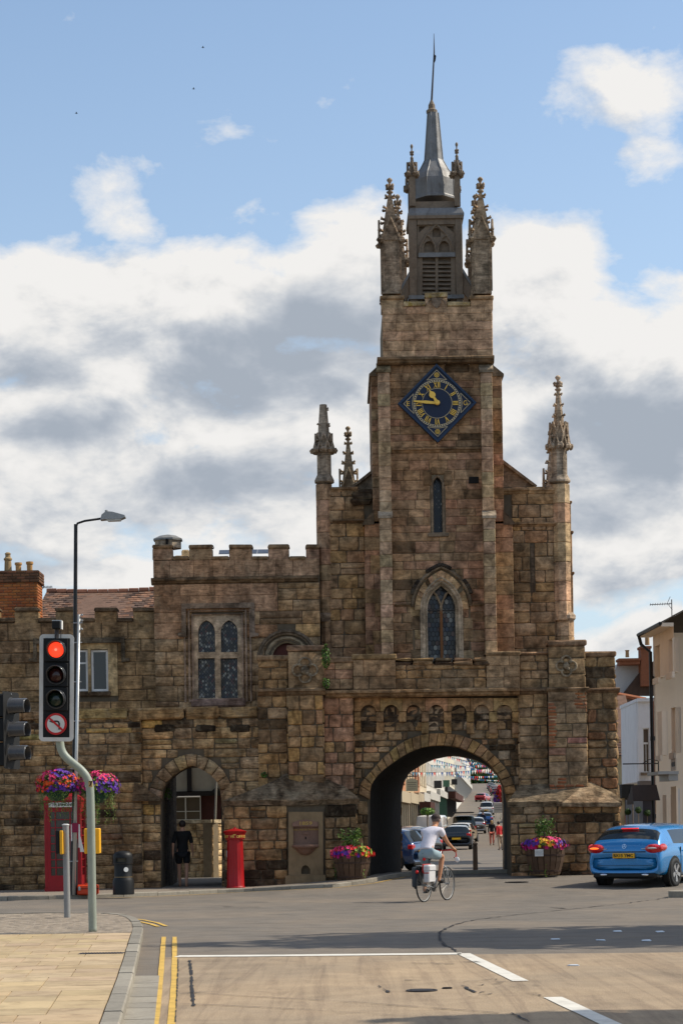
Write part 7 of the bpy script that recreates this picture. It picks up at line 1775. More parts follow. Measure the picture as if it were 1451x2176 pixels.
def planter(x, y, r, h, zones, lab, shrub, seed):
 t = thing('barrel_planter', lab, 'planter', (x, y, gbase(x, y, .075)), 0, 'half-barrel planters by the gate')
 n_ = 18
 for i in range(n_):
  a0, a1 = 2 * math.pi * i / n_ + .02, 2 * math.pi * (i + 1) / n_ - .02; k = random.uniform(.7, 1.3); m = M(); m.tint = (k, k, k); V = []
  for z, rr_ in ((0, r * .72), (h * .5, r * .90), (h, r)):
   for q, ro in ((a0, 0), (a1, 0), (a1, -.03), (a0, -.03)): V.append(((rr_ + ro) * math.cos(q), (rr_ + ro) * math.sin(q), z))
  m.add(V, [(j * 4 + c, j * 4 + (c + 1) % 4, (j + 1) * 4 + (c + 1) % 4, (j + 1) * 4 + c) for j in range(2) for c in range(4)] + [(8, 9, 10, 11)]); m.obj('stave', WOOD, t)
 for z, k in ((h * .12, .765), (h * .72, .957)): m = M(); m.lathe([(r * k, z - .02), (r * (k + .012), z + .025), (r * (k - .03), z + .025)], n=24, cap=False); m.obj('hoop', HOOP, t)
 m = M(); m.lathe([(r * .95, h - .06), (.01, h - .04)], n=16); m.obj('soil', DARKVOID, t)
 flower_mass(t, (0, 0, h + .06), (r * 1.12, r * 1.0, .20), zones, 700, 330, .055, 10)
 m = M()
 for q_ in range(15): a_ = random.uniform(0, 6.28); r_q = random.uniform(.05, .26); leaves(m, 42, ell((math.cos(a_) * r_q, math.sin(a_) * r_q, h + random.uniform(.28, .72) - r_q * .5), (.10, .10, .13), -.9), .034, ((1, 1, 1), (1.9, 1.8, 1.2), (.5, .6, .5), (2.6, 2.2, 1.4)))
 m.obj('shrub_foliage', LEAF, t, kind='stuff'); m = M(); m.tube([(0, 0, h - .1), (0, 0, h + .4)], .018, 6); m.obj('shrub_stem', DARKWOOD, t)
 if seed == 2:
  m = M(); m.block(-.30, -.09, -r * .985, -r * .965, h - .20, h - .03, .004, 0); pl_ = m.obj('label_card', plain('pale_card', (.62, .60, .56), .5), t)
  for i in range(3): m = M(); m.box(-.28, -.11 - .02 * (i % 2), -r * .985 - .003, -r * .985, h - .075 - i * .035, h - .068 - i * .035); m.obj('printed_line', plain('grey_print', (.25, .25, .25), .6), pl_)
ZP = [('magenta', -.9, -.3, 1.3), ('violet', -.55, .3, 1.2), ('red', -.35, .3, .5), ('yellow', -.1, .4, 1.5), ('magenta', .2, -.3, 1.2), ('pink', .3, .8, 1.3), ('pink', .0, .9, .6), ('violet', .55, .2, 1.2), ('magenta', .9, -.1, 1.3), ('orange', .35, .1, .5), ('magenta', .95, -.6, 1)]
ZP2 = [('pink', -.3, .6, 1.3), ('magenta', -.6, -.4, 1.2), ('pink', -.6, .4, .8), ('red', .15, .6, .8), ('violet', -.3, .0, .7), ('yellow', .45, .2, .55), ('lime', .5, .3, 1.3), ('red', .9, .2, .9)]
xq = PX(1158, 1800, 51.9); planter(xq, 51.9, .50, .64, ZP, 'half-barrel planter with yellow and magenta flowers right of the arch', True, 2)
xq = PX(747, 1800, 52.0); planter(xq, 52.0, .47, .58, ZP2, 'shaded half-barrel planter with pink flowers left of the arch, beside the fountain', True, 1)
yy_ = 71; x = PX(1010, 1850, yy_)
t = thing('bollard', 'weathered dark wooden bollard standing beyond the arch in the sunlit street', 'bollard', (x, yy_, gz(x, yy_)))
m = M(); m.lathe([(.11, 0), (.105, .90), (.085, .92)], n=4, rot=math.pi / 4); m.lathe([(.115, .93), (.115, .98), (.04, 1.03)], n=4, rot=math.pi / 4); m.obj('post', plain('bollard_wood', (.07, .05, .035), .8, var=.3), t)
m = M(); m.lathe([(.088, .915), (.088, .935)], n=4, rot=math.pi / 4); m.obj('groove', DARKVOID, t)
IVY = plain('ivy_leaf', (.06, .12, .02), .55, var=.4, scale=8, tint=True)
for (px, py, w, h, n_, lab) in ((692, 1395, 9, 26, 260, 'bright green ivy tuft growing down the left parapet turret'), (693, 1452, 8, 12, 110, 'small lower ivy tuft under the left parapet turret'), (561, 1647, 6, 6, 70, 'tiny green weed growing from the wall above the sloping ledge'), (356, 1688, 9, 12, 60, 'small leafy sprig at the left jamb inside the footway arch')):
 Yc = 52.78 if px > 600 else (53.0 if px > 500 else 54.2)
 c = PT(px, py, Yc); t = thing('ivy', lab, 'plant', (c[0], Yc, c[1] - h * .012), 0)
 m = M(); leaves(m, n_, ell((0, 0, h * .012), (w * Yc / F, .10, h * Yc / F), -1), .035, ((1, 1, 1), (1.6, 1.5, 1), (.5, .6, .5))); m.obj('ivy_leaves', IVY, t, kind='stuff')
 m = M(); m.tube([(0, .05, 0), (0.01, .05, h * .012)], .01, 4); m.obj('stem', DARKWOOD, t)
# ================================================================== PEOPLE
SKIN = plain('skin', (.46, .25, .16), .55, var=.08, scale=20); HAIRM = plain('dark_hair', (.035, .025, .02), .6, var=.2)
def skin_mesh(name, chains, mat, parent, loc=None, sub=2, root=0):
 """chains: list of point lists [(x,y,z,r[,ry])]; equal points are welded; grown with a Skin modifier"""
 V = []; E = []; RR = []; key = {}
 for ch in chains:
  prev = None
  for p in ch:
   k = tuple(round(c, 4) for c in p[:3])
   if k not in key: key[k] = len(V); V.append(p[:3]); RR.append((p[3], p[4] if len(p) > 4 else p[3]))
   i = key[k]
   if prev is not None and prev != i: E.append((prev, i))
   prev = i
 me = bpy.data.meshes.new(name); me.from_pydata(V, E, []); o = bpy.data.objects.new(name, me); COL.objects.link(o)
 o.modifiers.new('s', 'SKIN'); sk = me.skin_vertices[0].data
 for i, r in enumerate(RR): sk[i].radius = r; sk[i].use_root = (i == root)
 ms = o.modifiers.new('u', 'SUBSURF'); ms.levels = sub; ms.render_levels = sub
 bpy.context.view_layer.update()
 me2 = bpy.data.meshes.new_from_object(o.evaluated_get(bpy.context.evaluated_depsgraph_get())); bpy.data.objects.remove(o)
 me2.materials.clear(); me2.materials.append(mat); me2.name = name
 at = me2.attributes.new('tint', 'FLOAT_COLOR', 'POINT'); at.data.foreach_set('color', [1.0] * 4 * len(me2.vertices))
 me2.polygons.foreach_set('use_smooth', [True] * len(me2.polygons)); o = bpy.data.objects.new(name, me2); COL.objects.link(o); o.parent = parent; return o
def head_parts(par, hx, hy, hz, face, hair, cap=None, longh=False):
 """ears, nose, hair round a head centred at (hx,hy,hz); face = unit xy direction"""
 f = Vector((face[0], face[1], 0)); s = Vector((-f.y, f.x, 0)); c = Vector((hx, hy, hz))
 m = M()
 for k in (-1, 1): m.blob(tuple(c + s * k * .078), (.018, .022, .032), .2, 1)
 m.blob(tuple(c + f * .105 + Vector((0, 0, -.01))), (.016, .016, .024), .1, 2); m.obj('ears_and_nose', SKIN, par, sm=True)
 m = M()
 for k in (-1, 1): m.blob(tuple(c + f * .088 + s * k * .032 + Vector((0, 0, .015))), .011, 0, 1)
 m.obj('eyes', BLACKM, par, sm=True)
 m = M(); m.blob(tuple(c - f * .018 + Vector((0, 0, .035))), (.092, .100, .095), .12, 3, 14, 10)
 if longh: m.blob(tuple(c - f * .05 + Vector((0, 0, -.05))), (.085, .06, .11), .15, 4, 10, 8)
 m.obj('hair', hair, par, sm=True)
 if cap: m = M(); m.blob(tuple(c - f * .01 + Vector((0, 0, .058))), (.100, .112, .080), .03, 3, 16, 10); m.tube([c - f * .12 + Vector((0, 0, .03)), c - f * .105 + s * .04 + Vector((0, 0, .03))], .01, 5); m.obj('cap', cap, par, sm=True)
def hand(ch, p, d, side, curl=(0, 0, -1), k=1.0):
 """palm + five fingers as chains rooted in the palm"""
 p = Vector(p); d = Vector(d).normalized(); s = Vector(side).normalized(); c = Vector(curl)
 palm = p + d * .05 * k; ch.append([tuple(p) + (.026, .02), tuple(palm) + (.034 * k, .018)])
 for i, L in enumerate((.065, .075, .07, .055)):
  o = s * (i - 1.5) * .019 * k; a = palm + o + d * .03 * k; b = a + (d * .6 + c * .5).normalized() * L * .55 * k; e = b + (d * .1 + c).normalized() * L * .5 * k
  ch.append([tuple(palm) + (.034 * k, .018), tuple(a) + (.0095,), tuple(b) + (.0085,), tuple(e) + (.007,)])
 a = palm - s * .03 * k - d * .01; b = a - s * .012 + (d + c * .3).normalized() * .035; ch.append([tuple(palm) + (.034 * k, .018), tuple(a) + (.011,), tuple(b) + (.009,)])
def walker(name, label, x, y, H, heading, top, bottom, cols, long_top=False, group=None, skirt=False, lean=0.0, bare_legs=False, hair=HAIRM, stride=.20, armo=.0, zoff=0.0, cat='person', longh=False, sleeves=True):
 """standing / mid-stride adult; local +Y is the walking direction"""
 t = thing(name, label, cat, (x, y, gz(x, y) + zoff), R(heading), group); s = H / 1.75
 def q(a, b, c, r, r2=None): return (a * s, (b + lean * c) * s, c * s, r * s) + ((r2 * s,) if r2 else ())
 hip = q(0, 0, .95, .14, .10); ch = [[hip, q(0, 0, 1.10, .125, .085), q(0, .0, 1.25, .15, .095), q(0, 0, 1.40, .155, .085), q(0, .0, 1.49, .055), q(0, .015, 1.56, .058), q(0, .02, 1.62, .078, .092), q(0, .015, 1.69, .072, .085)]]
 legs = []; arms = []; feet = []
 for k, st in ((-1, stride), (1, -stride)):
  kn = q(k * .10, st * .45 + .03, .50, .058); an = q(k * .09, st, .095 if st > 0 else .12, .038)
  legs.append([hip, q(k * .10, 0, .86, .088), kn, an]); feet.append([an, q(k * .09, st + .03, .05, .04), q(k * .10, st + .15, .04, .036, .028)])
  sh = q(k * .17, 0, 1.42, .055); el = q(k * (.24 + armo), -st * .5 - .03, 1.14, .040); wr = q(k * (.25 + armo), -st * .8 + .05, .90, .027)
  arms.append([ch[0][3], sh, el, wr]); hand(arms_h := [], wr[:3], (0, .3, -1), (0, 1, 0), (0, .4, -1), s); arms[-1:] = [arms[-1]] + arms_h
 skin_mesh('body', ch + legs + arms + feet, SKIN, t)
 def gr(chs, e): return [[(p[0], p[1], p[2], p[3] + e) + ((p[4] + e,) if len(p) > 4 else ()) for p in c] for c in chs]
 bot = [[hip, l[1], l[2]] + ([] if bare_legs else [l[3]]) for l in legs]
 if bare_legs: bot = [[c[0], c[1], tuple(c[1][i] * .3 + c[2][i] * .7 for i in range(3)) + (.085 * s,)] for c in bot]
 skin_mesh('trousers' if not skirt else 'skirt', gr(bot, .018), plain(*bottom), t, sub=1)
 if skirt: m = M(); m.lathe([(.16 * s, .98 * s), (.20 * s, .75 * s), (.24 * s, .52 * s)], n=14, cap=False); m.obj('skirt', plain(*bottom), t, sm=True)
 tp = [[q(0, 0, .90 if not long_top else .72, .165 if long_top else .15, .12), hip[:3] + (.15 * s, .11 * s), ch[0][1], ch[0][2], ch[0][3], q(0, 0, 1.46, .08)]] + [[a[0], a[1], a[2]] + ([a[3]] if sleeves else []) for a in arms if len(a) == 4 and a[0] == ch[0][3]]
 skin_mesh('jacket' if long_top else 'shirt', gr(tp, .016), plain(*top), t, sub=1, root=1)
 for f in feet: skin_mesh('shoe', gr([f[1:]], .014), plain('shoe_dark', (.02, .018, .016), .5), t, sub=1)
 head_parts(t, 0, .02 * s + lean * 1.62 * s, 1.625 * s, (0, 1), hair, longh=longh); return t
NAVY = ('navy_cloth', (.012, .02, .05), .9)
DK = ('dark_cloth', (.014, .014, .016), .9)
x = PX(388, 1800, 53.9); walker('person', 'person in dark top and shorts walking away through the shadowed footway arch', x, 53.9, 1.72, 0, ('dark_grey_top', (.012, .012, .012), .9), DK, None, bare_legs=True, stride=.12, sleeves=False, zoff=.05)
yy_ = 140; x = PX(1045, 1775, yy_); w1 = walker('person', 'blond woman in a black coat and coral trousers walking away up the street', x, yy_, 1.66, 0, DK, ('coral_cloth', (.55, .15, .10), .8), None, long_top=True, stride=.16, hair=plain('blond_hair', (.42, .28, .12), .6), longh=True)
t = thing('shopping_trolley', 'dark wheeled shopping bag pulled by the woman in the black coat', 'bag', (x + .62, yy_ - .1, gz(x, yy_))); m = M(); m.block(-.2, .2, -.15, .15, .12, .72, .05); m.obj('bag', plain(*DK), t)
for k in (-1, 1): m = M(); m.lathe([(.08, -.02), (.08, .02)], (0, 0, 0), 12, mat=Matrix.Rotation(R(90), 3, 'Y')); o = m.obj('wheel', BLACKM, t); o.location = (k * .2, -.1, .08)
m = M(); m.tube([(-.15, 0, .7), (-.28, .05, .95)], .012, 5); m.obj('handle', GREYM, t)
yy_ = 122; x = PX(1065, 1770, yy_); walker('person', 'person in a red top and beige trousers bending forward at the right of the street', x, yy_, 1.65, 35, ('red_cloth', (.42, .02, .02), .8), ('beige_cloth', (.42, .3, .2), .85), None, lean=.16, stride=.05)
yy_ = 196; x = PX(1026, 1745, yy_); walker('person', 'person in dark blue work clothes standing beside the parked cars up the street', x, yy_, 1.85, 160, NAVY, NAVY, None, stride=.06)
by, bx = 42.9, PX(901, 1912, 42.9)
bike = thing('bicycle', 'silver touring bicycle with red and white pannier bags ridden across the junction', 'bicycle', (bx, by, gz(bx, by)), R(-29))
RW = .345; WBs = 1.06
def wheel(y, name='wheel'):
 w = thing(name, None, None, (0, y, RW)); w.parent = bike; RX = Matrix.Rotation(R(90), 3, 'Y')
 m = M(); n_ = 40; m.tube([(0, RW * math.cos(2 * math.pi * i / n_) * .975, RW * math.sin(2 * math.pi * i / n_) * .975) for i in range(n_ + 1)], .017, 6, cap=False); m.obj('tyre', plain('tyre_rubber', (.018, .018, .018), .7), w, sm=True)
 m = M(); m.tube([(0, RW * .925 * math.cos(2 * math.pi * i / n_), RW * .925 * math.sin(2 * math.pi * i / n_)) for i in range(n_ + 1)], .009, 5, cap=False); m.obj('rim', GREYM, w, sm=True)
 m = M()
 for i in range(28): a = 2 * math.pi * i / 28; m.tube([((-1) ** i * .025, .015 * math.cos(a + .8), .015 * math.sin(a + .8)), (0, RW * .92 * math.cos(a), RW * .92 * math.sin(a))], .0022, 3, cap=False)
 m.obj('spokes', GREYM, w, kind='stuff'); m = M(); m.tube([(-.05, 0, 0), (.05, 0, 0)], .02, 8); m.obj('hub', GREYM, w)
wheel(0); wheel(WBs)
BBp = (0, .44, .28); SE = (0, .25, .93); HT = (0, .85, .90); HB = (0, .90, .74)
m = M()
for a, b, r in ((BBp, SE, .017), (SE, HT, .016), (BBp, HB, .019), (HT, HB, .02)): m.tube([a, b], r, 8)
for k in (-1, 1):
 m.tube([(k * .06, 0, RW), BBp], .010, 6); m.tube([(k * .06, 0, RW), (k * .02, .27, .86)], .009, 6); m.tube([(k * .05, WBs, RW), (k * .045, .95, .68), (0, .90, .72)], .012, 6)
m.obj('frame', plain('bike_silver', (.38, .40, .42), .3, .5), bike, sm=True)
m = M(); m.block(-.075, .075, .05, .17, .97, 1.01, .02, 0); m.block(-.03, .03, .15, .33, .97, 1.0, .012, 0); m.obj('saddle', BLACKM, bike)
m = M(); RB = plain('red_tape', (.40, .02, .015), .5)
m.tube([(0, .84, .92), (0, .87, 1.03), (-.20, .92, 1.04), (-.25, .86, .97)], .013, 6); m.tube([(0, .87, 1.03), (.20, .92, 1.04), (.25, .98, 1.0), (.26, .99, .92), (.25, .90, .88)], .013, 6); m.obj('handlebar', RB, bike, sm=True)
m = M(); m.blob((.34, .86, .84), (.05, .02, .055), 0, 1, 10, 6); m.tube([(.26, .9, .9), (.34, .88, .84)], .006, 4); m.obj('mirror', plain('mirror_white', (.75, .75, .75), .25), bike, sm=True)
m = M(); m.box(-.07, .07, -.20, .20, .735, .75)
for k in (-1, 1): m.tube([(k * .06, 0, .36), (k * .065, -.1, .74)], .006, 4)
m.obj('rack', GREYM, bike)
m = M(); m.block(.075, .20, -.17, .15, .40, .70, .02, 0); m.block(.06, .215, -.18, .16, .62, .76, .03, 0); m.obj('pannier', plain('pannier_white', (.55, .53, .52), .5), bike, label='white pannier bag with a red edge'); m = M(); m.block(.05, .085, -.185, .16, .60, .775, .01, 0); m.block(.07, .205, -.176, -.16, .585, .605, .004, 0); m.obj('pannier_trim', RB, bike)
m = M(); m.block(-.20, -.075, -.17, .15, .30, .72, .03, 0); m.obj('pannier', plain('pannier_grey', (.05, .055, .06), .6), bike, label='dark grey pannier bag')
m = M(); m.blob((0, -.30, .62), .035, 0, 1); m.blob((0, .03, .87), .035, 0, 1); m.obj('rear_light', plain('rear_light_red', (.55, .01, .01), .3), bike, sm=True)
m = M(); n_ = 14
for rr_ in (RW + .035,):
 V = [((-1) ** j * .025, rr_ * math.cos(R(60 + 130 * i / n_)), RW + rr_ * math.sin(R(60 + 130 * i / n_))) for i in range(n_ + 1) for j in (0, 1)]; m.add(V, [(2 * i, 2 * i + 1, 2 * i + 3, 2 * i + 2) for i in range(n_)])
m.obj('mudguard', BLACKM, bike)
m = M(); m.lathe([(.085, -.004), (.085, .004)], BBp, 18, mat=Matrix.Rotation(R(90), 3, 'Y')); cr_ = R(-35)
pdR = (.12, BBp[1] + .17 * math.cos(cr_), BBp[2] - .17 * math.sin(cr_)); pdL = (-.12, BBp[1] - .17 * math.cos(cr_), BBp[2] + .17 * math.sin(cr_) + .0)
for pd in (pdR, pdL): k = 1 if pd[0] > 0 else -1; m.tube([(k * .06, BBp[1], BBp[2]), (k * .06, pd[1], pd[2])], .010, 5); m.block(min(k * .08, k * .16), max(k * .08, k * .16), pd[1] - .035, pd[1] + .035, pd[2] - .012, pd[2] + .012, .004, 0)
m.obj('crankset', BLACKM, bike); m = M(); m.tube([(.045, 0, RW + .04), (.05, .44, .36), (.05, .44, .20), (.045, 0, RW - .03)], .005, 4); m.obj('chain', BLACKM, bike)
rider = thing('person', 'cyclist in a white t-shirt, pale blue shorts and dark cap riding away', 'person', tuple(bike.location), R(-29))
hipc = (0, .13, 1.04, .15, .12)
spine = [hipc, (0, .20, 1.18, .13, .10), (0, .32, 1.33, .155, .11), (0, .44, 1.45, .165, .105), (0, .52, 1.52, .058), (0, .555, 1.565, .056), (0, .585, 1.62, .076, .09), (0, .60, 1.69, .070, .084)]
def leg(k, pd):
 an = (k * .10, pd[1] - .07, pd[2] + .10); hp = Vector((k * .10, .15, .98)); a = Vector(an); mid = (hp + a) / 2; d = (a - hp); L1 = .45; hh = math.sqrt(max(.001, L1 * L1 - (d.length / 2) ** 2)); pr = Vector((k * .10, 1, .55)); pr = (pr - d * pr.dot(d) / d.length_squared).normalized(); kn = mid + pr * hh
 return [hipc, tuple(hp) + (.098,), tuple(hp.lerp(kn, .5)) + (.082,), tuple(kn) + (.058,), tuple(kn.lerp(a, .35)) + (.056,), tuple(a) + (.036,)], [tuple(a) + (.036,), (an[0], an[1] - .04, an[2] - .05, .034), (an[0], an[1] + .12, pd[2] + .04, .034, .026), (an[0], an[1] + .17, pd[2] + .035, .026, .02)]
lr, fr = leg(1, pdR); ll, fl_ = leg(-1, pdL)
ar = [spine[3], (.19, .43, 1.44, .062), (.27, .56, 1.20, .042), (.255, .86, 1.07, .028)]; al = [spine[3], (-.19, .43, 1.44, .062), (-.27, .56, 1.20, .042), (-.225, .86, 1.07, .028)]
hs_ = []; hand(hs_, ar[-1][:3], (0, 1, -.3), (1, 0, 0), (0, .2, -1)); hand(hs_, al[-1][:3], (0, 1, -.3), (1, 0, 0), (0, .2, -1))
skin_mesh('body', [spine, lr, ll, fr, fl_, ar, al] + hs_, plain('tanned_skin', (.50, .24, .13), .55, var=.08), rider)
g2 = lambda c, e: [(p[0], p[1], p[2], p[3] + e) + ((p[4] + e,) if len(p) > 4 else ()) for p in c]
skin_mesh('shirt', [g2(spine[:4] + [(0, .49, 1.50, .075)], .022), g2([ar[0], ar[1], (.235, .50, 1.31, .056)], .022), g2([al[0], al[1], (-.235, .50, 1.31, .056)], .022)], plain('white_cotton', (.66, .62, .66), .85, var=.06, scale=5, bump=.02), rider, root=1)
skin_mesh('shorts', [g2([hipc, l[1], l[2], tuple(l[2][i] * .45 + l[3][i] * .55 for i in range(3)) + (.072,)], .022) for l in (lr, ll)] + [g2([hipc, (0, .17, 1.11, .14, .11)], .02)], plain('pale_blue_cotton', (.26, .34, .37), .85, var=.15, scale=6, bump=.02), rider)
for f in (fr, fl_): skin_mesh('shoe', [g2(f[1:], .014)], BLACKM, rider, sub=1)
skin_mesh('sock', [[tuple(fr[0][:3]) + (.043,), tuple(Vector(fr[0][:3]) + Vector((0, .02, .07))) + (.045,)]], plain('white_sock', (.6, .58, .58), .8), rider, sub=1)
head_parts(rider, 0, .60, 1.655, (0, 1), plain('greying_hair', (.12, .09, .08), .7), plain('brown_cap', (.045, .03, .025), .8))
# ================================================================== VEHICLES
TYRE = plain('tyre_rubber', (.018, .018, .018), .7); ALLOY = plain('alloy', (.45, .45, .46), .3, .7, .1, 8); TRIM = plain('black_trim', (.012, .012, .012), .5, var=.1); CGL = glassm('car_glass', (.012, .016, .018), .03); LRED = plain('tail_lamp_red', (.50, .006, .008), .15, var=.1, coat=1.0); LWH = plain('lamp_clear', (.55, .52, .5), .15, coat=1.0)
def car(name, label, x, y, heading, paint, shape='hatch', L=4.2, W=1.78, H=1.45, plate=None, lit=False, detail=0, group=None, z=None, label_cat='car', spokes=5, brake=False):
 """local +Y = forwards, origin on the ground under the middle of the rear bumper"""
 t = thing(name, label, label_cat, (x, y, gz(x, y) if z is None else z), R(heading), group)
 w = W / 2; h = H
 if shape == 'van':
  P_ = [(0, .35, h * .50, h * .50, 1), (.0, .30, h * .52, h * .52, 1), (.04, .28, h * .55, h * .93, 1), (.12, .26, h * .55, h * .985, 1), (1.2, .24, h * .55, h, 1), (L * .62, .24, h * .55, h, 1), (L * .72, .24, h * .54, h * .96, 1), (L * .84, .24, h * .50, h * .58, .98), (L * .97, .26, h * .38, h * .44, .93), (L, .32, h * .30, h * .34, .86)]
  rw = .90
 else:
  P_ = [(.03, .40, .62, .66, .86), (.0, .30, .70, .76, .93), (.05, .27, .80, .98, .97), (.12, .25, .90, 1.04, .985), (.42, .24, .95, h * .94, .995), (.75, .23, .95, h * .975, 1), (L * .38, .22, .93, h, 1), (L * .52, .22, .92, h * .985, 1), (L * .60, .22, .90, h * .95, 1), (L * .77, .22, .86, .95, .99), (L * .90, .24, .76, .82, .95), (L * .975, .28, .60, .66, .86), (L, .34, .52, .56, .76)]
  rw = .70
 V = []; K = 9
 for (s, zb_, zs_, zt_, ws) in P_:
  cab = max(0, min(1, (zt_ - zs_) / .35)); rwk = 1 + (rw - 1) * cab; ww = w * ws
  half = [(ww * .80, zb_), (ww * .97, zb_ + .05), (ww * .995, zb_ + (zs_ - zb_) * .35), (ww * 1.0, zb_ + (zs_ - zb_) * .72), (ww * .965, zs_), (ww * (.965 + (rwk - .965) * .80), zs_ + (zt_ - zs_) * .86), (ww * (rwk * .90), zt_ - .012), (ww * rwk * .45, zt_ + .012)]
  V += [(a, s, b) for a, b in half] + [(0, s, zt_ + .018)] + [(-a, s, b) for a, b in half[::-1]]
 n_ = 17; m = M(); Fs = []; mi = []
 for j in range(len(P_) - 1):
  for i in range(n_ - 1):
   Fs.append((j * n_ + i, j * n_ + i + 1, (j + 1) * n_ + i + 1, (j + 1) * n_ + i)); g = 0
   s0, s1 = P_[j][0], P_[j + 1][0]
   if i in (4, 11):
    g = 1 if (P_[j][3] - P_[j][2] > .28 and P_[j + 1][3] - P_[j + 1][2] > .28) and (shape != 'van' or s0 > L * .5) else 0
    if shape != 'van' and j == 4: g = 0
   if shape != 'van' and 5 <= i <= 10 and j in (3, 8): g = 1
   if shape == 'van' and 5 <= i <= 10 and j == 6: g = 1
   mi.append(g)
 Fs.append(tuple(range(n_))); mi.append(0); Fs.append(tuple((len(P_) - 1) * n_ + i for i in range(n_))[::-1]); mi.append(0)
 for j in range(len(P_) - 1): Fs.append((j * n_, (j + 1) * n_, (j + 1) * n_ + n_ - 1, j * n_ + n_ - 1)); mi.append(0)
 m.v = V; m.f = Fs; m.m = mi; m.t = [(1, 1, 1)] * len(V)
 o = m.obj('body', [paint, CGL], t, sm=True)
 if detail:
  ms = o.modifiers.new('s', 'SUBSURF'); ms.levels = ms.render_levels = 2; bpy.context.view_layer.update()
  me = bpy.data.meshes.new_from_object(o.evaluated_get(bpy.context.evaluated_depsgraph_get())); o.modifiers.clear(); o.data = me
 import bmesh     # separate glass into its own part
 bm = bmesh.new(); bm.from_mesh(o.data); b2 = bm.copy(); bmesh.ops.delete(bm, geom=[f for f in bm.faces if f.material_index == 1], context='FACES'); bmesh.ops.delete(b2, geom=[f for f in b2.faces if f.material_index == 0], context='FACES')
 for f in b2.faces: f.material_index = 0
 m1 = bpy.data.meshes.new('body'); bm.to_mesh(m1); m1.materials.append(paint); m2 = bpy.data.meshes.new('window'); b2.to_mesh(m2); m2.materials.append(CGL); o.data = m1; g = bpy.data.objects.new('window', m2); COL.objects.link(g); g.parent = t
 wr = .325 if shape != 'van' else .34; RX = Matrix.Rotation(R(90), 3, 'Y')
 for yy_ in (L * .185, L * .80):
  for k in (-1, 1):
   m = M(); m.lathe([(wr + .055, -.02), (wr + .045, .012), (wr - .02, .014)], (0, 0, 0), 24, mat=RX if k > 0 else Matrix.Rotation(R(-90), 3, 'Y')); a = m.obj('wheel_arch', TRIM, t); a.location = (k * (w * .985), yy_, wr + .01)
   wl_ = thing('wheel', None, None, (k * (w * .90), yy_, wr)); wl_.parent = t; wl_.rotation_euler = (0, R(90) * k, 0)
   m = M(); m.lathe([(wr * .66, -.09), (wr * .96, -.10), (wr, -.07), (wr, .09), (wr * .95, .118), (wr * .70, .12), (wr * .66, .10)], n=24); m.obj('tyre', TYRE, wl_, sm=True)
   m = M(); m.lathe([(wr * .68, .11), (wr * .68, .125), (wr * .60, .128), (wr * .58, .08), (.02, .06)], n=24); 
   m.obj('rim', ALLOY if not detail else plain('rim_dark', (.06, .06, .062), .4, .5), wl_)
   m = M()
   for i in range(spokes):
    a_ = 2 * math.pi * i / spokes
    for e in ((-.10, .10) if detail else (0,)):
     c_, s_ = math.cos(a_ + e), math.sin(a_ + e); wd = wr * (.085 if detail else .12); d = Vector((c_, s_, 0)); nn = Vector((-s_, c_, 0)) * wd
     p0, p1 = Vector((math.cos(a_), math.sin(a_), 0)) * wr * .12, d * wr * .64; m.add([p0 - nn + Vector((0, 0, .12)), p1 - nn + Vector((0, 0, .13)), p1 + nn + Vector((0, 0, .13)), p0 + nn + Vector((0, 0, .12)), p0 - nn + Vector((0, 0, .09)), p1 - nn + Vector((0, 0, .09)), p1 + nn + Vector((0, 0, .09)), p0 + nn + Vector((0, 0, .09))], [(0, 1, 2, 3), (0, 4, 5, 1), (3, 2, 6, 7)])
   m.lathe([(wr * .15, .11), (wr * .13, .135), (.01, .138)], n=10); m.obj('spokes', ALLOY, wl_)
 zl = .86 if shape != 'van' else H * .45
 for k in (-1, 1):
  m = M(); a, b = w * .955, w * .60
  if shape == 'van': m.block(min(k * w * .86, k * w * 1.005), max(k * w * .86, k * w * 1.005), -.02, .10, H * .38, H * .58, .02, 0)
  elif detail:
   m.blob((k * w * .77, .085, .87), (.22, .15, .11), 0, 1, 16, 10); m.blob((k * w * .95, .20, .90), (.06, .22, .085), 0, 1, 12, 8)
  else: m.block(min(k * w * .66, k * w * 1.0), max(k * w * .66, k * w * 1.0), .02, .22, zl - .09, zl + .10, .03, 0)
  tl = m.obj('tail_light', LRED, t)
  if detail:
   m = M(); m.blob((k * .70, -.055, .885), (.11, .03, .022), 0, 1, 12, 8); m.obj('lamp_element', emis('brake_glow', (1, .16, .02), 1.6) if k < 0 else LWH, tl)
  m = M(); m.blob((k * (w + .09), L * .66, 1.0 if shape != 'van' else H * .55), (.09, .06, .065), 0, 1, 8, 6); m.obj('mirror', paint if detail else TRIM, t, sm=True)
  if detail:
   for dy in (L * .31, L * .50): m = M(); m.block(min(k * (w * .985), k * (w + .03)), max(k * (w * .985), k * (w + .03)), dy, dy + .17, .80, .83, .008, 0); m.obj('door_handle', paint, t)
   for dy in (L * .27, L * .475, L * .665): m = M(); m.box(k * w * .99 - .012, k * w * .99 + .012, dy, dy + .008, .34, .90); m.obj('door_seam', TRIM, t)
  m = M(); m.block(min(k * w * .5, k * w * .86), max(k * w * .5, k * w * .86), L - .42, L - .10, .60, .74, .03, 0); m.obj('headlight', LWH, t)
 m = M(); m.block(-w * .86, w * .86, -.005, .28, .20, .36, .05, 0); m.obj('lower_bumper', TRIM, t)
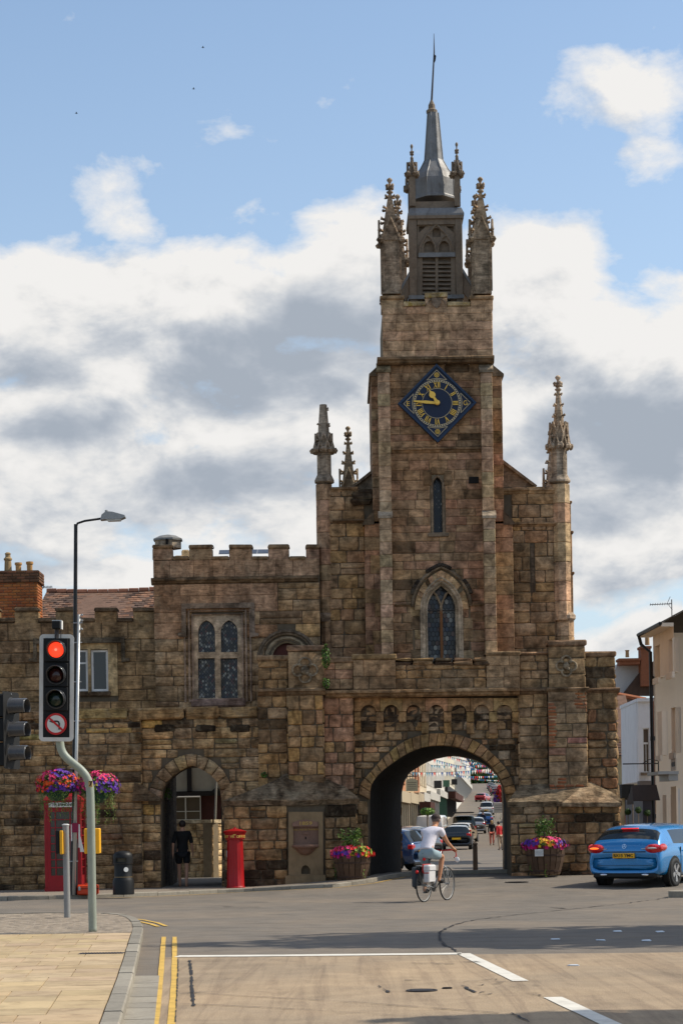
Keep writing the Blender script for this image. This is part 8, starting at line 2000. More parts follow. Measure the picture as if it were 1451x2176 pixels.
 if plate is not None:
  zp = .72 if detail else (.66 if shape != 'van' else H * .36); yp = -.045 if detail else -.015
  m = M(); m.block(-.26, .26, yp, yp + .06, zp - .056, zp + .056, .004, 0); pl = m.obj('number_plate', plain('plate_yellow', (.80, .42, .015), .45, var=.05), t)
  if detail: o = text_obj(plate, 'plate_text', (0, 0, 0), .098, plain('plate_black', (.02, .02, .02), .5), pl, bold=.002, sx=1.05); o.location = (0, yp - .004, zp)
 if detail:
  m = M(); m.block(-.52, .52, -.02, .02, .795, .815, .004, 0); m.obj('boot_crease', TRIM, t)
  m = M(); ring(m, .048, .010, 0, 24); 
  for a_ in (90, 210, 330): lin(m, [(0, 0), (math.cos(R(a_)) * .045, math.sin(R(a_)) * .045)], .012, 0)
  o = m.obj('badge', plain('chrome', (.8, .8, .8), .12, 1.0, .02), t); o.location = (0, .018, .93); o.rotation_euler = (R(-14), 0, 0)
  m = M(); m.block(-.20, .20, .34, .40, H * .915, H * .93, .004, 0); m.obj('high_brake_light', emis('brake_red', (.9, .02, .02), .8), t)
  for k in (-1, 1): m = M(); m.blob((k * .50, .0, .29), (.10, .06, .035), 0, 1, 10, 6); m.obj('exhaust', plain('chrome', (.8, .8, .8), .12, 1.0), t, sm=True)
  m = M(); m.block(-w * .74, w * .74, -.002, .05, .50, .505, .002, 0); m.obj('bumper_seam', TRIM, t)
  for k in (-1, 1): m = M(); m.box(k * .42, k * .42 + k * .10, .0, .03, .868, .878); m.obj('script_badge', plain('chrome', (.8, .8, .8), .12, 1.0), t)
 return t
def paint(name, c, metal=.3): return plain(name, c, .28, metal, .03, 3, 0, .5, 1.0)
cx_, cy_ = PX(1330, 1880, 47.6), 47.6
car('hatchback_car', 'bright blue hatchback car driving off to the right beside the gatehouse', cx_ - .05, cy_ - .1, -31, paint('bright_blue_paint', (.006, .19, .47), .3), plate='BX15 YMC', detail=1, L=4.25, W=1.80, H=1.44)
BLU = paint('navy_paint', (.006, .035, .11)); BLKP = paint('black_car_paint', (.010, .012, .014)); SLV = paint('silver_paint', (.42, .42, .42), .6); WHP = paint('white_car_paint', (.72, .71, .68), 0); REDP = paint('red_car_paint', (.42, .015, .03), .1); BLU2 = paint('blue_car_paint', (.02, .10, .30)); GREYP = paint('grey_car_paint', (.12, .125, .13), .5)
G_ = 'cars along the street beyond the arch'
def cpx(lab, px, Yc, paint_, shape='hatch', heading=-4.2, **k):
 x = PX(px, 1760, Yc); return car('delivery_van' if shape == 'van' else 'parked_car', lab, x, Yc, heading, paint_, shape, group=G_, label_cat='van' if shape == 'van' else 'car', **k)
c = cpx('dark blue car just beyond the arch, half hidden by its left side', 896, 77, BLU, heading=66, H=1.55, plate='', spokes=6, L=3.9)
cpx('long black car standing behind the dark blue car', 926, 95, BLKP, heading=66, H=1.5, L=4.6)
cpx('silver estate car whose roof shows over the black car', 893, 112, SLV, heading=15, H=1.5)
cpx('black hatchback with a yellow plate, right of the cyclist', 969, 125, BLKP, plate='', H=1.45)
cpx('white van parked behind the cyclist', 912, 148, WHP, 'van', H=2.05, L=4.8, W=1.95, heading=-9)
cpx('cream car squeezed between the white van and the dark tailgate car', 974, 152, paint('cream_paint', (.5, .42, .3), 0), heading=-12)
cpx('dark green people carrier with raised tailgate', 986, 160, paint('dark_green_paint', (.012, .022, .018)), 'van', H=1.85, L=4.4, plate='', heading=-3)
m = M(); x = PX(984, 1725, 160); m.block(x - .75, x + .75, 159, 160.4, PZ(983, 1729, 160), PZ(983, 1726.5, 160), .02); tg = m.obj('tailgate', plain('black_trim', (.012, .012, .012)), None); tag(tg, 'raised dark tailgate board over the people carrier', 'tailgate')
cpx('silver hatchback parked behind the green people carrier', 1010, 184, SLV)
cpx('blue estate car behind the person in work clothes', 1029, 214, BLU2, L=4.6)
cpx('white four-wheel drive farther up the street', 1034, 275, WHP, H=1.75, W=1.95, L=4.7, plate='')
cpx('red car halfway up the far hill', 1020, 345, REDP, heading=-20)
for i, (px, Yc, p_, lab) in enumerate(((1054, 395, GREYP, 'grey car nearest the right edge of the far hill row'), (1052, 412, REDP, 'small red car in the far hill row'), (1050, 430, SLV, 'silver car in the far hill row'), (1047, 452, BLKP, 'black car near the top of the far hill'), (1044, 478, SLV, 'pale car at the very top of the far hill'))): cpx(lab, px, Yc, p_)
# ================================================================== BUILDINGS TO THE RIGHT
def face_frame(P0, P1):        # wall plane from P0 to P1 (xy), returns point function (s along, z, o outward)
 P0, P1 = Vector(P0), Vector(P1); d = (P1 - P0); L = d.length; d.normalize(); n = Vector((d.y, -d.x))
 return L, (lambda s, z, o=0.0: (P0.x + d.x * s + n.x * o, P0.y + d.y * s + n.y * o, z))
def fbox(m, Q, s0, s1, z0, z1, o0, o1, **k):
 m.add([Q(s0, z0, o1), Q(s1, z0, o1), Q(s1, z0, o0), Q(s0, z0, o0), Q(s0, z1, o1), Q(s1, z1, o1), Q(s1, z1, o0), Q(s0, z1, o0)],
 [(0, 3, 2, 1), (4, 5, 6, 7), (0, 1, 5, 4), (1, 2, 6, 5), (2, 3, 7, 6), (3, 0, 4, 7)], **k)
def fwindow(par, Q, s0, s1, z0, z1, frame, pane=None, rec=.12, t=.06, bars=(1, 1), sill=None, name='window'):
 m = M(); fbox(m, Q, s0, s1, z0, z0 + t, -rec, -rec + .05); fbox(m, Q, s0, s1, z1 - t, z1, -rec, -rec + .05); fbox(m, Q, s0, s0 + t, z0 + t, z1 - t, -rec, -rec + .05); fbox(m, Q, s1 - t, s1, z0 + t, z1 - t, -rec, -rec + .05)
 for i in range(1, bars[0] + 1): s = s0 + (s1 - s0) * i / (bars[0] + 1); fbox(m, Q, s - .015, s + .015, z0 + t, z1 - t, -rec, -rec + .04)
 for i in range(1, bars[1] + 1): z = z0 + (z1 - z0) * i / (bars[1] + 1); fbox(m, Q, s0 + t, s1 - t, z - .015, z + .015, -rec + .002, -rec + .045)
 w = put(m, name, frame, par); m = M(); fbox(m, Q, s0 + t * .5, s1 - t * .5, z0 + t * .5, z1 - t * .5, -rec - .01, -rec + .01); put(m, 'pane', pane or GLASS, w)
 if sill: m = M(); fbox(m, Q, s0 - .08, s1 + .08, z0 - .12, z0, 0.002, .07); put(m, 'window_sill', sill, w)
 return w
def wall_holes(par, Q, L, z0, z1, holes, mat, th=.25, name='wall'):
 """wall sheet with real openings and reveals"""
 loops = [[(0, z0), (L, z0), (L, z1), (0, z1)]] + [[(a, c), (a, d), (b, d), (b, c)] for a, b, c, d in holes]
 tri = tessellate_polygon([[Vector((a, b, 0)) for a, b in l] for l in loops]); flat = [p for l in loops for p in l]; m = M(); n_ = len(flat)
 fs = []
 for t_ in tri:
  a, b, c = [flat[i] for i in t_]; cr = (b[0] - a[0]) * (c[1] - a[1]) - (b[1] - a[1]) * (c[0] - a[0]); fs.append(tuple(t_) if cr > 0 else tuple(t_)[::-1])
 for h in range(len(holes)):
  st = 4 + h * 4
  for i in range(4): fs.append((st + i, st + (i + 1) % 4, n_ + st + (i + 1) % 4, n_ + st + i))
 m.add([Q(a, b, 0) for a, b in flat] + [Q(a, b, -th) for a, b in flat], fs); return put(m, name, mat, par)
CREAMW = plain('cream_render', (.84, .70, .54), .9, var=.06, scale=1.2, bump=.003, dirt=.12); CREAM2 = plain('cream_render_trim', (.76, .64, .5), .85, var=.08)
P1 = (PX(1391, 1600, 60.0), 60.0); P0 = (P1[0] + .1, 56.9)
cb = thing('cream_house', 'tall cream rendered house with blind windows and a slate roof at the right edge', 'house', (9.0, 55, .2))
L, Q = face_frame(P1, P0); Q0 = Q           # s runs towards the camera, outward = left (street side)
def s_at(px):               # where the wall appears at pixel column px
 u = (px - CX) + 150 * ST; best = min(range(400), key=lambda i: abs(Q0(L * i / 400, 0)[0] * F / Q0(L * i / 400, 0)[1] - u)); return L * best / 400
def zq(px, py): p = Q0(s_at(px), 0); return PZ(px, py, p[1])
ze = zq(1392, 1345)
ups = [(1394, 1405), (1423.5, 1432), (1443, 1449)]; hol = []; blind = []
for a, b in ups: hol.append((s_at(a), s_at(b), zq(1400, 1441), zq(1400, 1371)))
for a, b in ((1398, 1407), (1427, 1436), (1446, 1451)): hol.append((s_at(a), s_at(b), zq(1402, 1606), zq(1402, 1513)))
hol.append((s_at(1406), s_at(1414), .3, zq(1410, 1690))); hol.append((s_at(1424), s_at(1444), .3, zq(1430, 1672)))
wall_holes(cb, Q, L, -.3, ze, hol, CREAMW, .14)
for h in hol[:6]:
 m = M(); fbox(m, Q, h[0], h[1], h[2], h[3], -.16, -.13); put(m, 'blind_window', CREAM2, cb)
 m = M(); fbox(m, Q, h[0] - .06, h[1] + .06, h[2] - .16, h[2], .002, .07); put(m, 'window_sill', CREAM2, cb)
m = M(); fbox(m, Q, hol[6][0], hol[6][1], .2, hol[6][3], -.16, -.12); put(m, 'door', plain('tan_door', (.36, .25, .18), .6), cb)
h = hol[7]; fwindow(cb, Q, h[0], h[1], .9, h[3] - .05, WHITEP, bars=(2, 3), rec=.1); m = M(); fbox(m, Q, h[0], h[1], .1, .9, -.12, -.08); put(m, 'stall_riser', WHITEP, cb)
m = M(); fbox(m, Q, h[0] - .35, h[1] + .3, h[3] + .15, h[3] + .32, 0, .25); fbox(m, Q, h[0] - .5, h[1] + .4, h[3] + .32, h[3] + .40, 0, .55); put(m, 'door_canopy', GREYM, cb)
m = M(); a = Q(0, 0, 0); b = Q(L, 0, 0); m.add([Q(-.01, -.3, -.0), Q(-.01, ze, 0), Q(-.01, ze, -8), Q(-.01, -.3, -8)], [(0, 1, 2, 3)]); put(m, 'gable_wall', CREAMW, cb)
SLT = plain('old_roof_slate', (.115, .095, .075), .8, var=.35, scale=8, tint=True, dirt=.4)
m = M(); hr_ = ze + 2.7
for i in range(13):
 f0, f1 = i / 13, (i + 1) / 13
 for j in range(40):
  s0 = -.25 + (L + .3) * j / 40 + (i % 2) * .15; s1 = s0 + (L + .3) / 40 - .012; o0, o1 = .32 - 5.2 * f0, .32 - 5.2 * f1 - .05
  if s0 < -.25 + 4.4 * f0: continue
  k = random.uniform(.7, 1.3); m.tint = (k, k * .97, k * .92); z0, z1 = ze + (hr_ - ze) * f0 + .035, ze + (hr_ - ze) * f1; m.add([Q(s0, z0, o0), Q(s1, z0, o0), Q(s1, z1 + .01, o1), Q(s0, z1 + .01, o1), Q(s0, z0 - .03, o0), Q(s1, z0 - .03, o0)], [(0, 1, 2, 3), (4, 5, 1, 0)])
put(m, 'roof_slates', SLT, cb, kind='stuff')
m = M(); m.tint = (.6, .6, .6); m.add([Q(-.3, ze, .32), Q(L, ze, .32), Q(L, hr_, -5), Q(4.2, hr_, -5), Q(-.3, ze, -8), ], [(0, 1, 2, 3), (0, 3, 4)]); put(m, 'roof', SLT, cb)
m = M(); fbox(m, Q, -.3, L, ze - .10, ze - .0, .0, .33); put(m, 'eaves', CREAM2, cb)
m = M(); m.tube([Q(-.35, ze - .02, .36), Q(L, ze - .02, .36)], .055, 6); m.tube([Q(-.30, ze, .36), Q(-.22, ze - .3, .3), Q(.12, ze - .55, .10), Q(.12, .1, .08)], .05, 8)
for z in (1.7, 3.9, 5.6): m.tube([Q(.12, z - .06, .08), Q(.12, z + .06, .08)], .07, 8)
put(m, 'gutter_and_downpipe', BLACKM, cb)
s = s_at(1432); z = zq(1434, 1625); m = M(); fbox(m, Q, s - .35, s + .35, z - .16, z + .17, 0, .03); sp = put(m, 'street_name_plate', plain('cream_plate', (.62, .52, .4), .6), cb)
p = Q(s, z, .035); o = text_obj('SMITH ST', 'lettering', p, .17, BLACKM, sp, rot=(R(90), 0, R(-90)), bold=.003)
m = M(); s = s_at(1402); z = zq(1402, 1623); m.tube([Q(s, z + .12, .05), Q(s, z - .35, .05)], .018, 5); m.tube([Q(s, z, .05), Q(s, z, 1.05)], .018, 5); m.tube([Q(s, z + .08, .05), Q(s, z + .12, .3), Q(s, z, .5)], .012, 5); put(m, 'sign_bracket', IRON, cb)
def porch(par, s, z, w, h_, Q=Q0):
 m = M(); m.add([Q(s - w, z, .75), Q(s + w, z, .75), Q(s - w, z, 0), Q(s + w, z, 0), Q(s, z + h_, .7), Q(s, z + h_, 0), Q(s - w, z - .1, .75), Q(s + w, z - .1, .75)], [(0, 4, 5, 2), (1, 3, 5, 4), (0, 1, 4), (6, 7, 1, 0)]); p_ = put(m, 'porch_hood', plain('dark_porch_tile', (.05, .033, .025), .8, var=.4, scale=10), par); return p_
porch(cb, s_at(1392) + .1, zq(1394, 1702), .55, .45)
aerial(1427, 1283, 60, .62, .95, label='long television aerial on the cream house roof', tilt=-.02)
TIM = plain('white_boarding', (.75, .74, .74), .6, var=.06, scale=3, dirt=.2)
def sbox(par, a, b, c, d, Y, dep, mat, name, tint=None, **k):
 m = M(); m.tint = tint or (1, 1, 1); px_box(m, a, b, c, d, Y, Y + dep, **k); return put(m, name, mat, par)
wh = thing('white_boarded_house', 'narrow white boarded house with a tall sash window squeezed beside the cream house', 'house', (PX(1370, 1700, 66), 66, 0))
YB2 = 66
m = M(); x0, x1, z0, z1 = RC(1356, 1487, 1388, 1662, YB2); wa, wb_, wc_, wd = RC(1366, 1548, 1380, 1642, YB2); m.prism([(x0, z0), (x1, z0), (x1, z1), (x0, z1)], YB2, YB2 + .2, [[(wa, wc_), (wa, wd), (wb_, wd), (wb_, wc_)]]); m.box(x0, x1, YB2 + .3, YB2 + 4, z0, z1); put(m, 'wall', TIM, wh)
m = M(); t_ = .03; m.prism([(wa, wc_), (wb_, wc_), (wb_, wd), (wa, wd)], YB2 + .06, YB2 + .1, [[(wa + t_, wc_ + t_), (wa + t_, wd - t_), (wb_ - t_, wd - t_), (wb_ - t_, wc_ + t_)]]); zm = PZ(1372, 1580, YB2); m.box(wa + t_, wb_ - t_, YB2 + .05, YB2 + .1, zm - .03, zm + .03); m.box((wa + wb_) / 2 - .01, (wa + wb_) / 2 + .01, YB2 + .07, YB2 + .1, wc_ + t_, zm - .03); w_ = put(m, 'window', WHITEP, wh)
m = M(); m.box(wa, wb_, YB2 + .13, YB2 + .14, wc_, wd); put(m, 'pane', glassm('reflecting_glass', (.10, .06, .04), .05), w_)
sbox(wh, 1354, 1484, 1388, 1491, YB2 - .1, 4.2, TIM, 'parapet_cap'); sbox(wh, 1362, 1642, 1384, 1648, YB2 - .12, .2, DARKWOOD, 'window_sill')
sbox(wh, 1359, 1660, 1386, 1698, YB2 - .15, .5, plain('grey_tile_hanging', (.17, .14, .12), .8, var=.3, scale=14), 'tile_hanging'); sbox(wh, 1366, 1698, 1390, 1780, YB2, 4, plain('dark_blue_door', (.035, .035, .05), .5), 'shopfront')
yh2 = 74
th = thing('olive_trimmed_house', 'cream house with olive shutters, dark awnings and a steep brown tile roof down the lane', 'house', (PX(1340, 1700, yh2), yh2, 0))
CR3 = plain('warm_cream_wall', (.50, .40, .23), .9, var=.08)
sbox(th, 1300, 1600, 1362, 1790, yh2, 4, CR3, 'wall'); OLV = plain('olive_paint', (.13, .13, .065), .7)
for a, b, c, d in ((1334, 1607, 1340, 1650), (1353, 1610, 1360, 1652), (1340, 1697, 1349, 1760), (1355, 1703, 1361, 1760)): sbox(th, a, b, c, d, yh2 - .04, .05, OLV, 'shutter')
sbox(th, 1328, 1697, 1340, 1760, yh2 - .03, .04, GLASS, 'shop_window'); sbox(th, 1330, 1734, 1339, 1757, yh2 - .3, .2, plain('pink_panel', (.45, .16, .16), .7), 'display_panel')
AW = plain('dark_awning', (.022, .02, .016), .8)
for (a, b) in (((1320, 1668), (1338, 1662)), ((1336, 1680), (1347, 1678))):
 m = M(); p, q = PT(*a, yh2 - 1.1), PT(*b, yh2); r_ = PT(b[0], 1696, yh2 - 1.1); m.prism([(p[0], r_[1]), (r_[0] + .12, r_[1]), (q[0], q[1]), (p[0], p[1])], yh2 - 1.1, yh2); put(m, 'awning', AW, th)
m = M(); a, b = PT(1296, 1607, yh2 - .3), PT(1362, 1604, yh2 - .3); m.add([(a[0], yh2 - .3, a[1]), (b[0], yh2 - .3, b[1]), (b[0], yh2 + 3.5, b[1] + 2.3), (a[0], yh2 + 3.5, a[1] + 2.3)], [(0, 1, 2, 3)]); put(m, 'roof', TILE, th)
tiled_roof(th, a[0], b[0], yh2 - .35, a[1], yh2 + 3.3, a[1] + 2.1, .18, .19, pal=((.55, .6, .65), (.7, .65, .65), (.45, .5, .5)))
for i, (px, py) in enumerate(((1344, 1697), (1356, 1722), (1375, 1728), (1334, 1726))):
 Yc = 64 + i; c = PT(px, py, Yc); t = thing('topiary_ball', ['round clipped topiary ball hanging left of its fellows by the lane', 'round clipped topiary ball in the middle, against the pale wall', 'round clipped topiary ball on a stem by the dark shopfront', 'small dark topiary ball above the pink display panel'][i], 'topiary', (c[0], Yc, c[1]), 0, 'topiary balls along the lane'); r_ = 7 * Yc / F
 m = M(); m.tint = (.5, .6, .5); m.blob((0, 0, 0), r_ * .9, .2, i, 10, 8); leaves(m, 260, ell((0, 0, 0), (r_, r_, r_), -2), .025, ((.5, .6, .5), (.35, .4, .4), (.8, .9, .6))); m.obj('clipped_foliage', LEAF, t, kind='stuff'); m = M(); m.tube([(0, 0, 0), (0, 0, gz(c[0], Yc) - c[1])], .015, 5); m.obj('stem', DARKWOOD, t)
yb3 = 78
bh = thing('long_tiled_house', 'house with a long red-brown tile roof and orange ridge, behind the olive-trimmed house', 'house', (PX(1330, 1600, yb3), yb3, 0))
m = M(); q = [(1300, 1482), (1372, 1487), (1372, 1530), (1322, 1581), (1300, 1581)]; m.prism([PT(a, b, yb3 + 2) for a, b in q][::-1], yb3 + 2, yb3 + 5); put(m, 'roof', TILE, bh)
a, b = PT(1300, 1590, yb3), PT(1374, 1590, yb3); tiled_roof(bh, a[0], b[0], yb3, a[1], yb3 + 2.0, PZ(1340, 1485, yb3), .19, .2, xr=(a[0], b[0] + .2), pal=((1, .8, .7), (1.3, 1, .85), (.7, .6, .55), (1.5, 1.2, 1)))
m = M(); m.tint = (2, 1.2, .8); p, q = PT(1298, 1474, yb3 + 2), PT(1372, 1488, yb3 + 2); m.tube([(p[0], yb3 + 2, p[1]), (q[0], yb3 + 2, q[1])], .10, 6); put(m, 'ridge_tile', TILE, bh)
m = M(); p, q = PT(1318, 1590, 75.5), PT(1360, 1530, 75.5); m.prism([p, (q[0], q[1]), (q[0], q[1] + .35), (p[0], p[1] + .22)][::-1], 75.4, 75.8); put(m, 'barge_board', BLACKM, bh)
yb4 = 90
gh = thing('whitewashed_gable_house', 'distant house with a whitewashed brick gable, dark steep roof and brick chimneys', 'house', (PX(1345, 1600, yb4), yb4, 0))
m = M(); m.prism([PT(a, b, yb4) for a, b in ((1296, 1500), (1330, 1500), (1362, 1420), (1362, 1411), (1312, 1411), (1306, 1425), (1296, 1430))], yb4, yb4 + 6); put(m, 'gable_wall', plain('whitewashed_brick', (.5, .48, .46), .8, var=.15, scale=14, bump=.01), gh)
m = M(); m.tint = (.45, .45, .45); m.prism([PT(a, b, yb4) for a, b in ((1318, 1480), (1395, 1480), (1395, 1400), (1362, 1424))], yb4 - .5, yb4 - .1); put(m, 'roof', TILE, gh)
CHB = plain('distant_brick', (.24, .085, .04), .9, var=.3, scale=12)
for a, b, c, d, cap, pots in ((1316, 1402, 1360, 1412, 0, ((1329, 1384, 4.5),)), (1362, 1376, 1383, 1458, 1, ((1371, 1346, 5.5),))):
 s_ = sbox(gh, a, b, c, d, yb4 - .9, .8, CHB, 'chimney'); sbox(gh, a - 1.5, b - 3, c + 1.5, b + 2, yb4 - 1, 1, CHB, 'chimney_cap', (.6, .5, .5))
 for px, py, r_ in pots: m = M(); m.tint = (.9, .85, .75); zz = PZ(px, b - 3, yb4); m.lathe([(r_ * .018, zz), (r_ * .016, PZ(px, py + 3, yb4)), (r_ * .022, PZ(px, py, yb4))], (PX(px, py, yb4), yb4 - .5, 0), 10); put(m, 'chimney_pot', POT, gh)
# ================================================================== STREET BEYOND THE ARCH
SLOPE = .076
def xb(y): return .076 * (y - 84) - .15                      # building line on the left of the street
STB = [  # px range at the building line, wall colour, floors windows, roof tint, name, label
 (842, 862, (.55, .26, .13), 'orange brick shop nearest the arch, behind the hanging sign', 9.5),
 (862, 880, (.62, .45, .27), 'sandy rendered shop with brick pilasters, second from the arch', 10.5),
 (880, 892, (.55, .28, .15), 'brick shop with tall red window surrounds above its awning', 10.0),
 (892, 906, (.72, .60, .42), 'tall cream shop with narrow windows and a yellow fascia', 11.5),
 (906, 928, (.74, .70, .62), 'pale shop with grey gables over white fascias', 8.3),
 (928, 945, (.78, .75, .68), 'white rendered shop with green blinds', 9.0),
 (945, 966, (.72, .66, .52), 'white and cream shop with black posts at its front', 8.6),
 (966, 1000, (.76, .73, .66), 'long white house farthest down the left of the street', 8.0)]
def y_of(px):               # depth where the building line crosses pixel column px
 u = (px - CX) + 60 * ST; k = u / F; return (-.15 - .076 * 84) / (k - .076) if abs(k - .076) > 1e-6 else 600
SHOPF = [plain('shopfront_' + n, c, .6) for n, c in (('cream', (.45, .37, .25)), ('white', (.5, .48, .43)), ('green', (.06, .14, .09)), ('black', (.03, .03, .03)))]
for i, (a, b, col, lab, hh) in enumerate(STB):
 ya, ybb = max(112, y_of(a)), min(560, y_of(b)) - .15; hs_t = thing('shop', lab, 'shop', (xb(ya), ya, gz(xb(ya), ya)), 0, 'shops down the left side of the street')
 L, Q = face_frame((xb(ya), ya), (xb(ybb), ybb)); z0 = min(gz(0, ya), gz(0, (ya + ybb) / 2)) - .3; z0r = gz(xb((ya + ybb) / 2), (ya + ybb) / 2); z1 = z0r + hh
 wm = plain('shop_wall_%d' % i, tuple(c * .8 for c in col), .9, var=.12, scale=1.5, dirt=.15); nw = max(2, int(L / 3.6)); hol = []
 for f_ in (0, 1):
  for k in range(nw): s = L * (k + .5) / nw; hol.append((s - L / nw * .24, s + L / nw * .24, z0r + 4.3 + f_ * 2.9, z0r + 6.2 + f_ * 2.6)) if z0r + 6.2 + f_ * 2.6 < z1 - .3 else None
 wall_holes(hs_t, Q, L, z0 - 1, z1, hol, wm, .2)
 FR = plain('red_window_frame', (.38, .07, .03), .6) if i == 2 else WHITEP
 for h in hol:
  fwindow(hs_t, Q, *h, FR, rec=.12, t=.12, sill=wm)
 m = M(); fbox(m, Q, .1, L - .1, z0r + 2.9, z0r + 3.6, .02, .35); put(m, 'fascia', SHOPF[(0, 0, 0, 1, 1, 1, 3, 1)[i]], hs_t)
 m = M(); n2 = max(2, int(L / 3)); 
 for k in range(n2 + 1): s = .15 + (L - .3) * k / n2; fbox(m, Q, s - .12, s + .12, z0r, z0r + 2.9, .02, .22)
 put(m, 'shopfront_posts', SHOPF[(0, 0, 1, 1, 1, 2, 3, 1)[i]], hs_t, kind='stuff'); m = M(); fbox(m, Q, .1, L - .1, z0r + .3, z0r + 2.85, .01, .03); put(m, 'shop_window', GLASS, hs_t)
 m = M(); m.tint = (.8, .75, .7); m.add([Q(-.1, z1, .3), Q(L + .1, z1, .3), Q(L + .1, z1 + 3.4, -4.5), Q(-.1, z1 + 3.4, -4.5), Q(-.1, z1, -9), Q(L + .1, z1, -9)], [(0, 1, 2, 3), (3, 2, 5, 4), (0, 3, 4), (1, 5, 2)]); put(m, 'roof', TILE, hs_t)
 m = M(); m.add([Q(0, z0 - 1, 0), Q(0, z1, 0), Q(0, z1, -9), Q(0, z0 - 1, -9), Q(L, z0 - 1, 0), Q(L, z1, 0), Q(L, z1, -9), Q(L, z0 - 1, -9)], [(0, 1, 2, 3), (7, 6, 5, 4)]); put(m, 'end_wall', wm, hs_t)
 s = L * .2; m = M(); fbox(m, Q, s - .5, s + .5, z1 + 1, z1 + 4.4, -4.9, -4.0); put(m, 'chimney', CHB, hs_t)
 if i in (2, 6):
  m = M(); 
  for k in range(8): s = L * (k + .1) / 8; fbox(m, Q, s, s + L / 8 * .86, z0r + 2.1, z0r + 2.9, .4, 1.2)
  put(m, 'awning', plain('brown_awning', (.08, .03, .02), .8), hs_t, kind='stuff')
 if i == 4:
  for k in range(3):
   s0, s1 = L * k / 3 + .2, L * (k + 1) / 3 - .2; m = M(); m.tint = (.8, .7, .65); zc = z1 - .1; m.add([Q(s0, zc, .5), Q(s1, zc, .5), Q((s0 + s1) / 2, zc + 2.4, .5), Q(s0, zc, -2), Q(s1, zc, -2), Q((s0 + s1) / 2, zc + 2.4, -2)], [(0, 1, 2), (0, 2, 5, 3), (1, 4, 5, 2)]); put(m, 'gable', plain('grey_brown_gable', (.30, .24, .19), .85, var=.15), hs_t)
 if i in (4, 5, 6):       # projecting signboards
  m = M(); fbox(m, Q, L * .4, L * .4 + .12, z0r + 4.0, z0r + 4.7, .3, 1.0); put(m, 'projecting_sign', SHOPF[(3, 2, 3)[i - 4]], hs_t)
for k in range(4):
 ya = 128 + k * 34; xr_ = lambda y: .076 * (y - 84) + 13.2; hs_t = thing('brick_terrace', 'brown brick terrace seen only as a sliver at the right edge of the arch' if k == 0 else 'brick terrace %s, hidden behind the right jamb of the arch' % ('second up the street', 'third up the street', 'farthest up the street')[k - 1], 'house', (xr_(ya), ya, 0), 0, None)
 L, Q = face_frame((xr_(ya + 33), ya + 33), (xr_(ya), ya)); zt = gz(xr_(ya), ya + 16) + 7.0; hol = [(s, s + 1.2, zt - 2.6, zt - .9) for s in (4, 12, 20, 28)]
 wall_holes(hs_t, Q, L, -3, zt, hol, CHB, .2)
 for h in hol: fwindow(hs_t, Q, *h, WHITEP)
 m = M(); m.add([Q(0, zt, .3), Q(L, zt, .3), Q(L, zt + 3, -4), Q(0, zt + 3, -4), Q(0, zt, -8), Q(L, zt, -8)], [(0, 1, 2, 3), (3, 2, 5, 4)]); put(m, 'roof', TILE, hs_t)
 m = M(); m.add([Q(L, -3, 0), Q(L, zt, 0), Q(L, zt + 3, -4), Q(L, zt, -8), Q(L, -3, -8)], [(4, 3, 2, 1, 0)]); put(m, 'end_wall', CHB, hs_t)
hg = thing('hedge', 'dark green hedge and trees closing the far end of the uphill street', 'hedge', (45, 600, 12))
m = M()
for k in range(70): x_ = -30 + k * 2.0; m.blob((x_, random.uniform(-3, 3), 3 + random.uniform(-1, 3)), (2.6, 2.4, random.uniform(3, 7)), .6, k, 7, 6, tint=random.choice(((1, 1, 1), (.6, .7, .6), (1.6, 1.5, 1))))
leaves(m, 5000, lambda: ((random.uniform(-32, 112), random.uniform(-6, 0), random.uniform(0, 9)), (0, -1, .4)), .5, ((1, 1, 1), (1.8, 1.6, 1), (.5, .6, .5))); m.obj('hedge_foliage', LEAF, hg, kind='stuff')
m = M()
for k in range(20): m.tube([(-30 + k * 7, 0, 0), (-30 + k * 7, 0, 4)], .2, 5)
m.obj('trunks', DARKWOOD, hg, kind='stuff')
bhh = thing('hilltop_house', 'pale grey-brown gabled house rising above the shops in the middle of the arch view', 'house', (PX(950, 1640, 520), 520, 11)); Y_ = 520
m = M(); m.prism([PT(a, b, Y_) for a, b in ((915, 1700), (972, 1700), (972, 1606), (940, 1600), (915, 1612))], Y_, Y_ + 10); put(m, 'wall', plain('grey_brown_gable', (.30, .24, .19), .85), bhh)
for a in (930, 955): sbox(bhh, a - 4, 1650, a + 4, 1668, Y_ - .1, .2, GLASS, 'window')
FL = [plain('flag_' + n, c, .7) for n, c in (('red', (.55, .02, .015)), ('white', (.75, .73, .68)), ('blue', (.03, .09, .30)), ('teal', (.03, .2, .3)))]
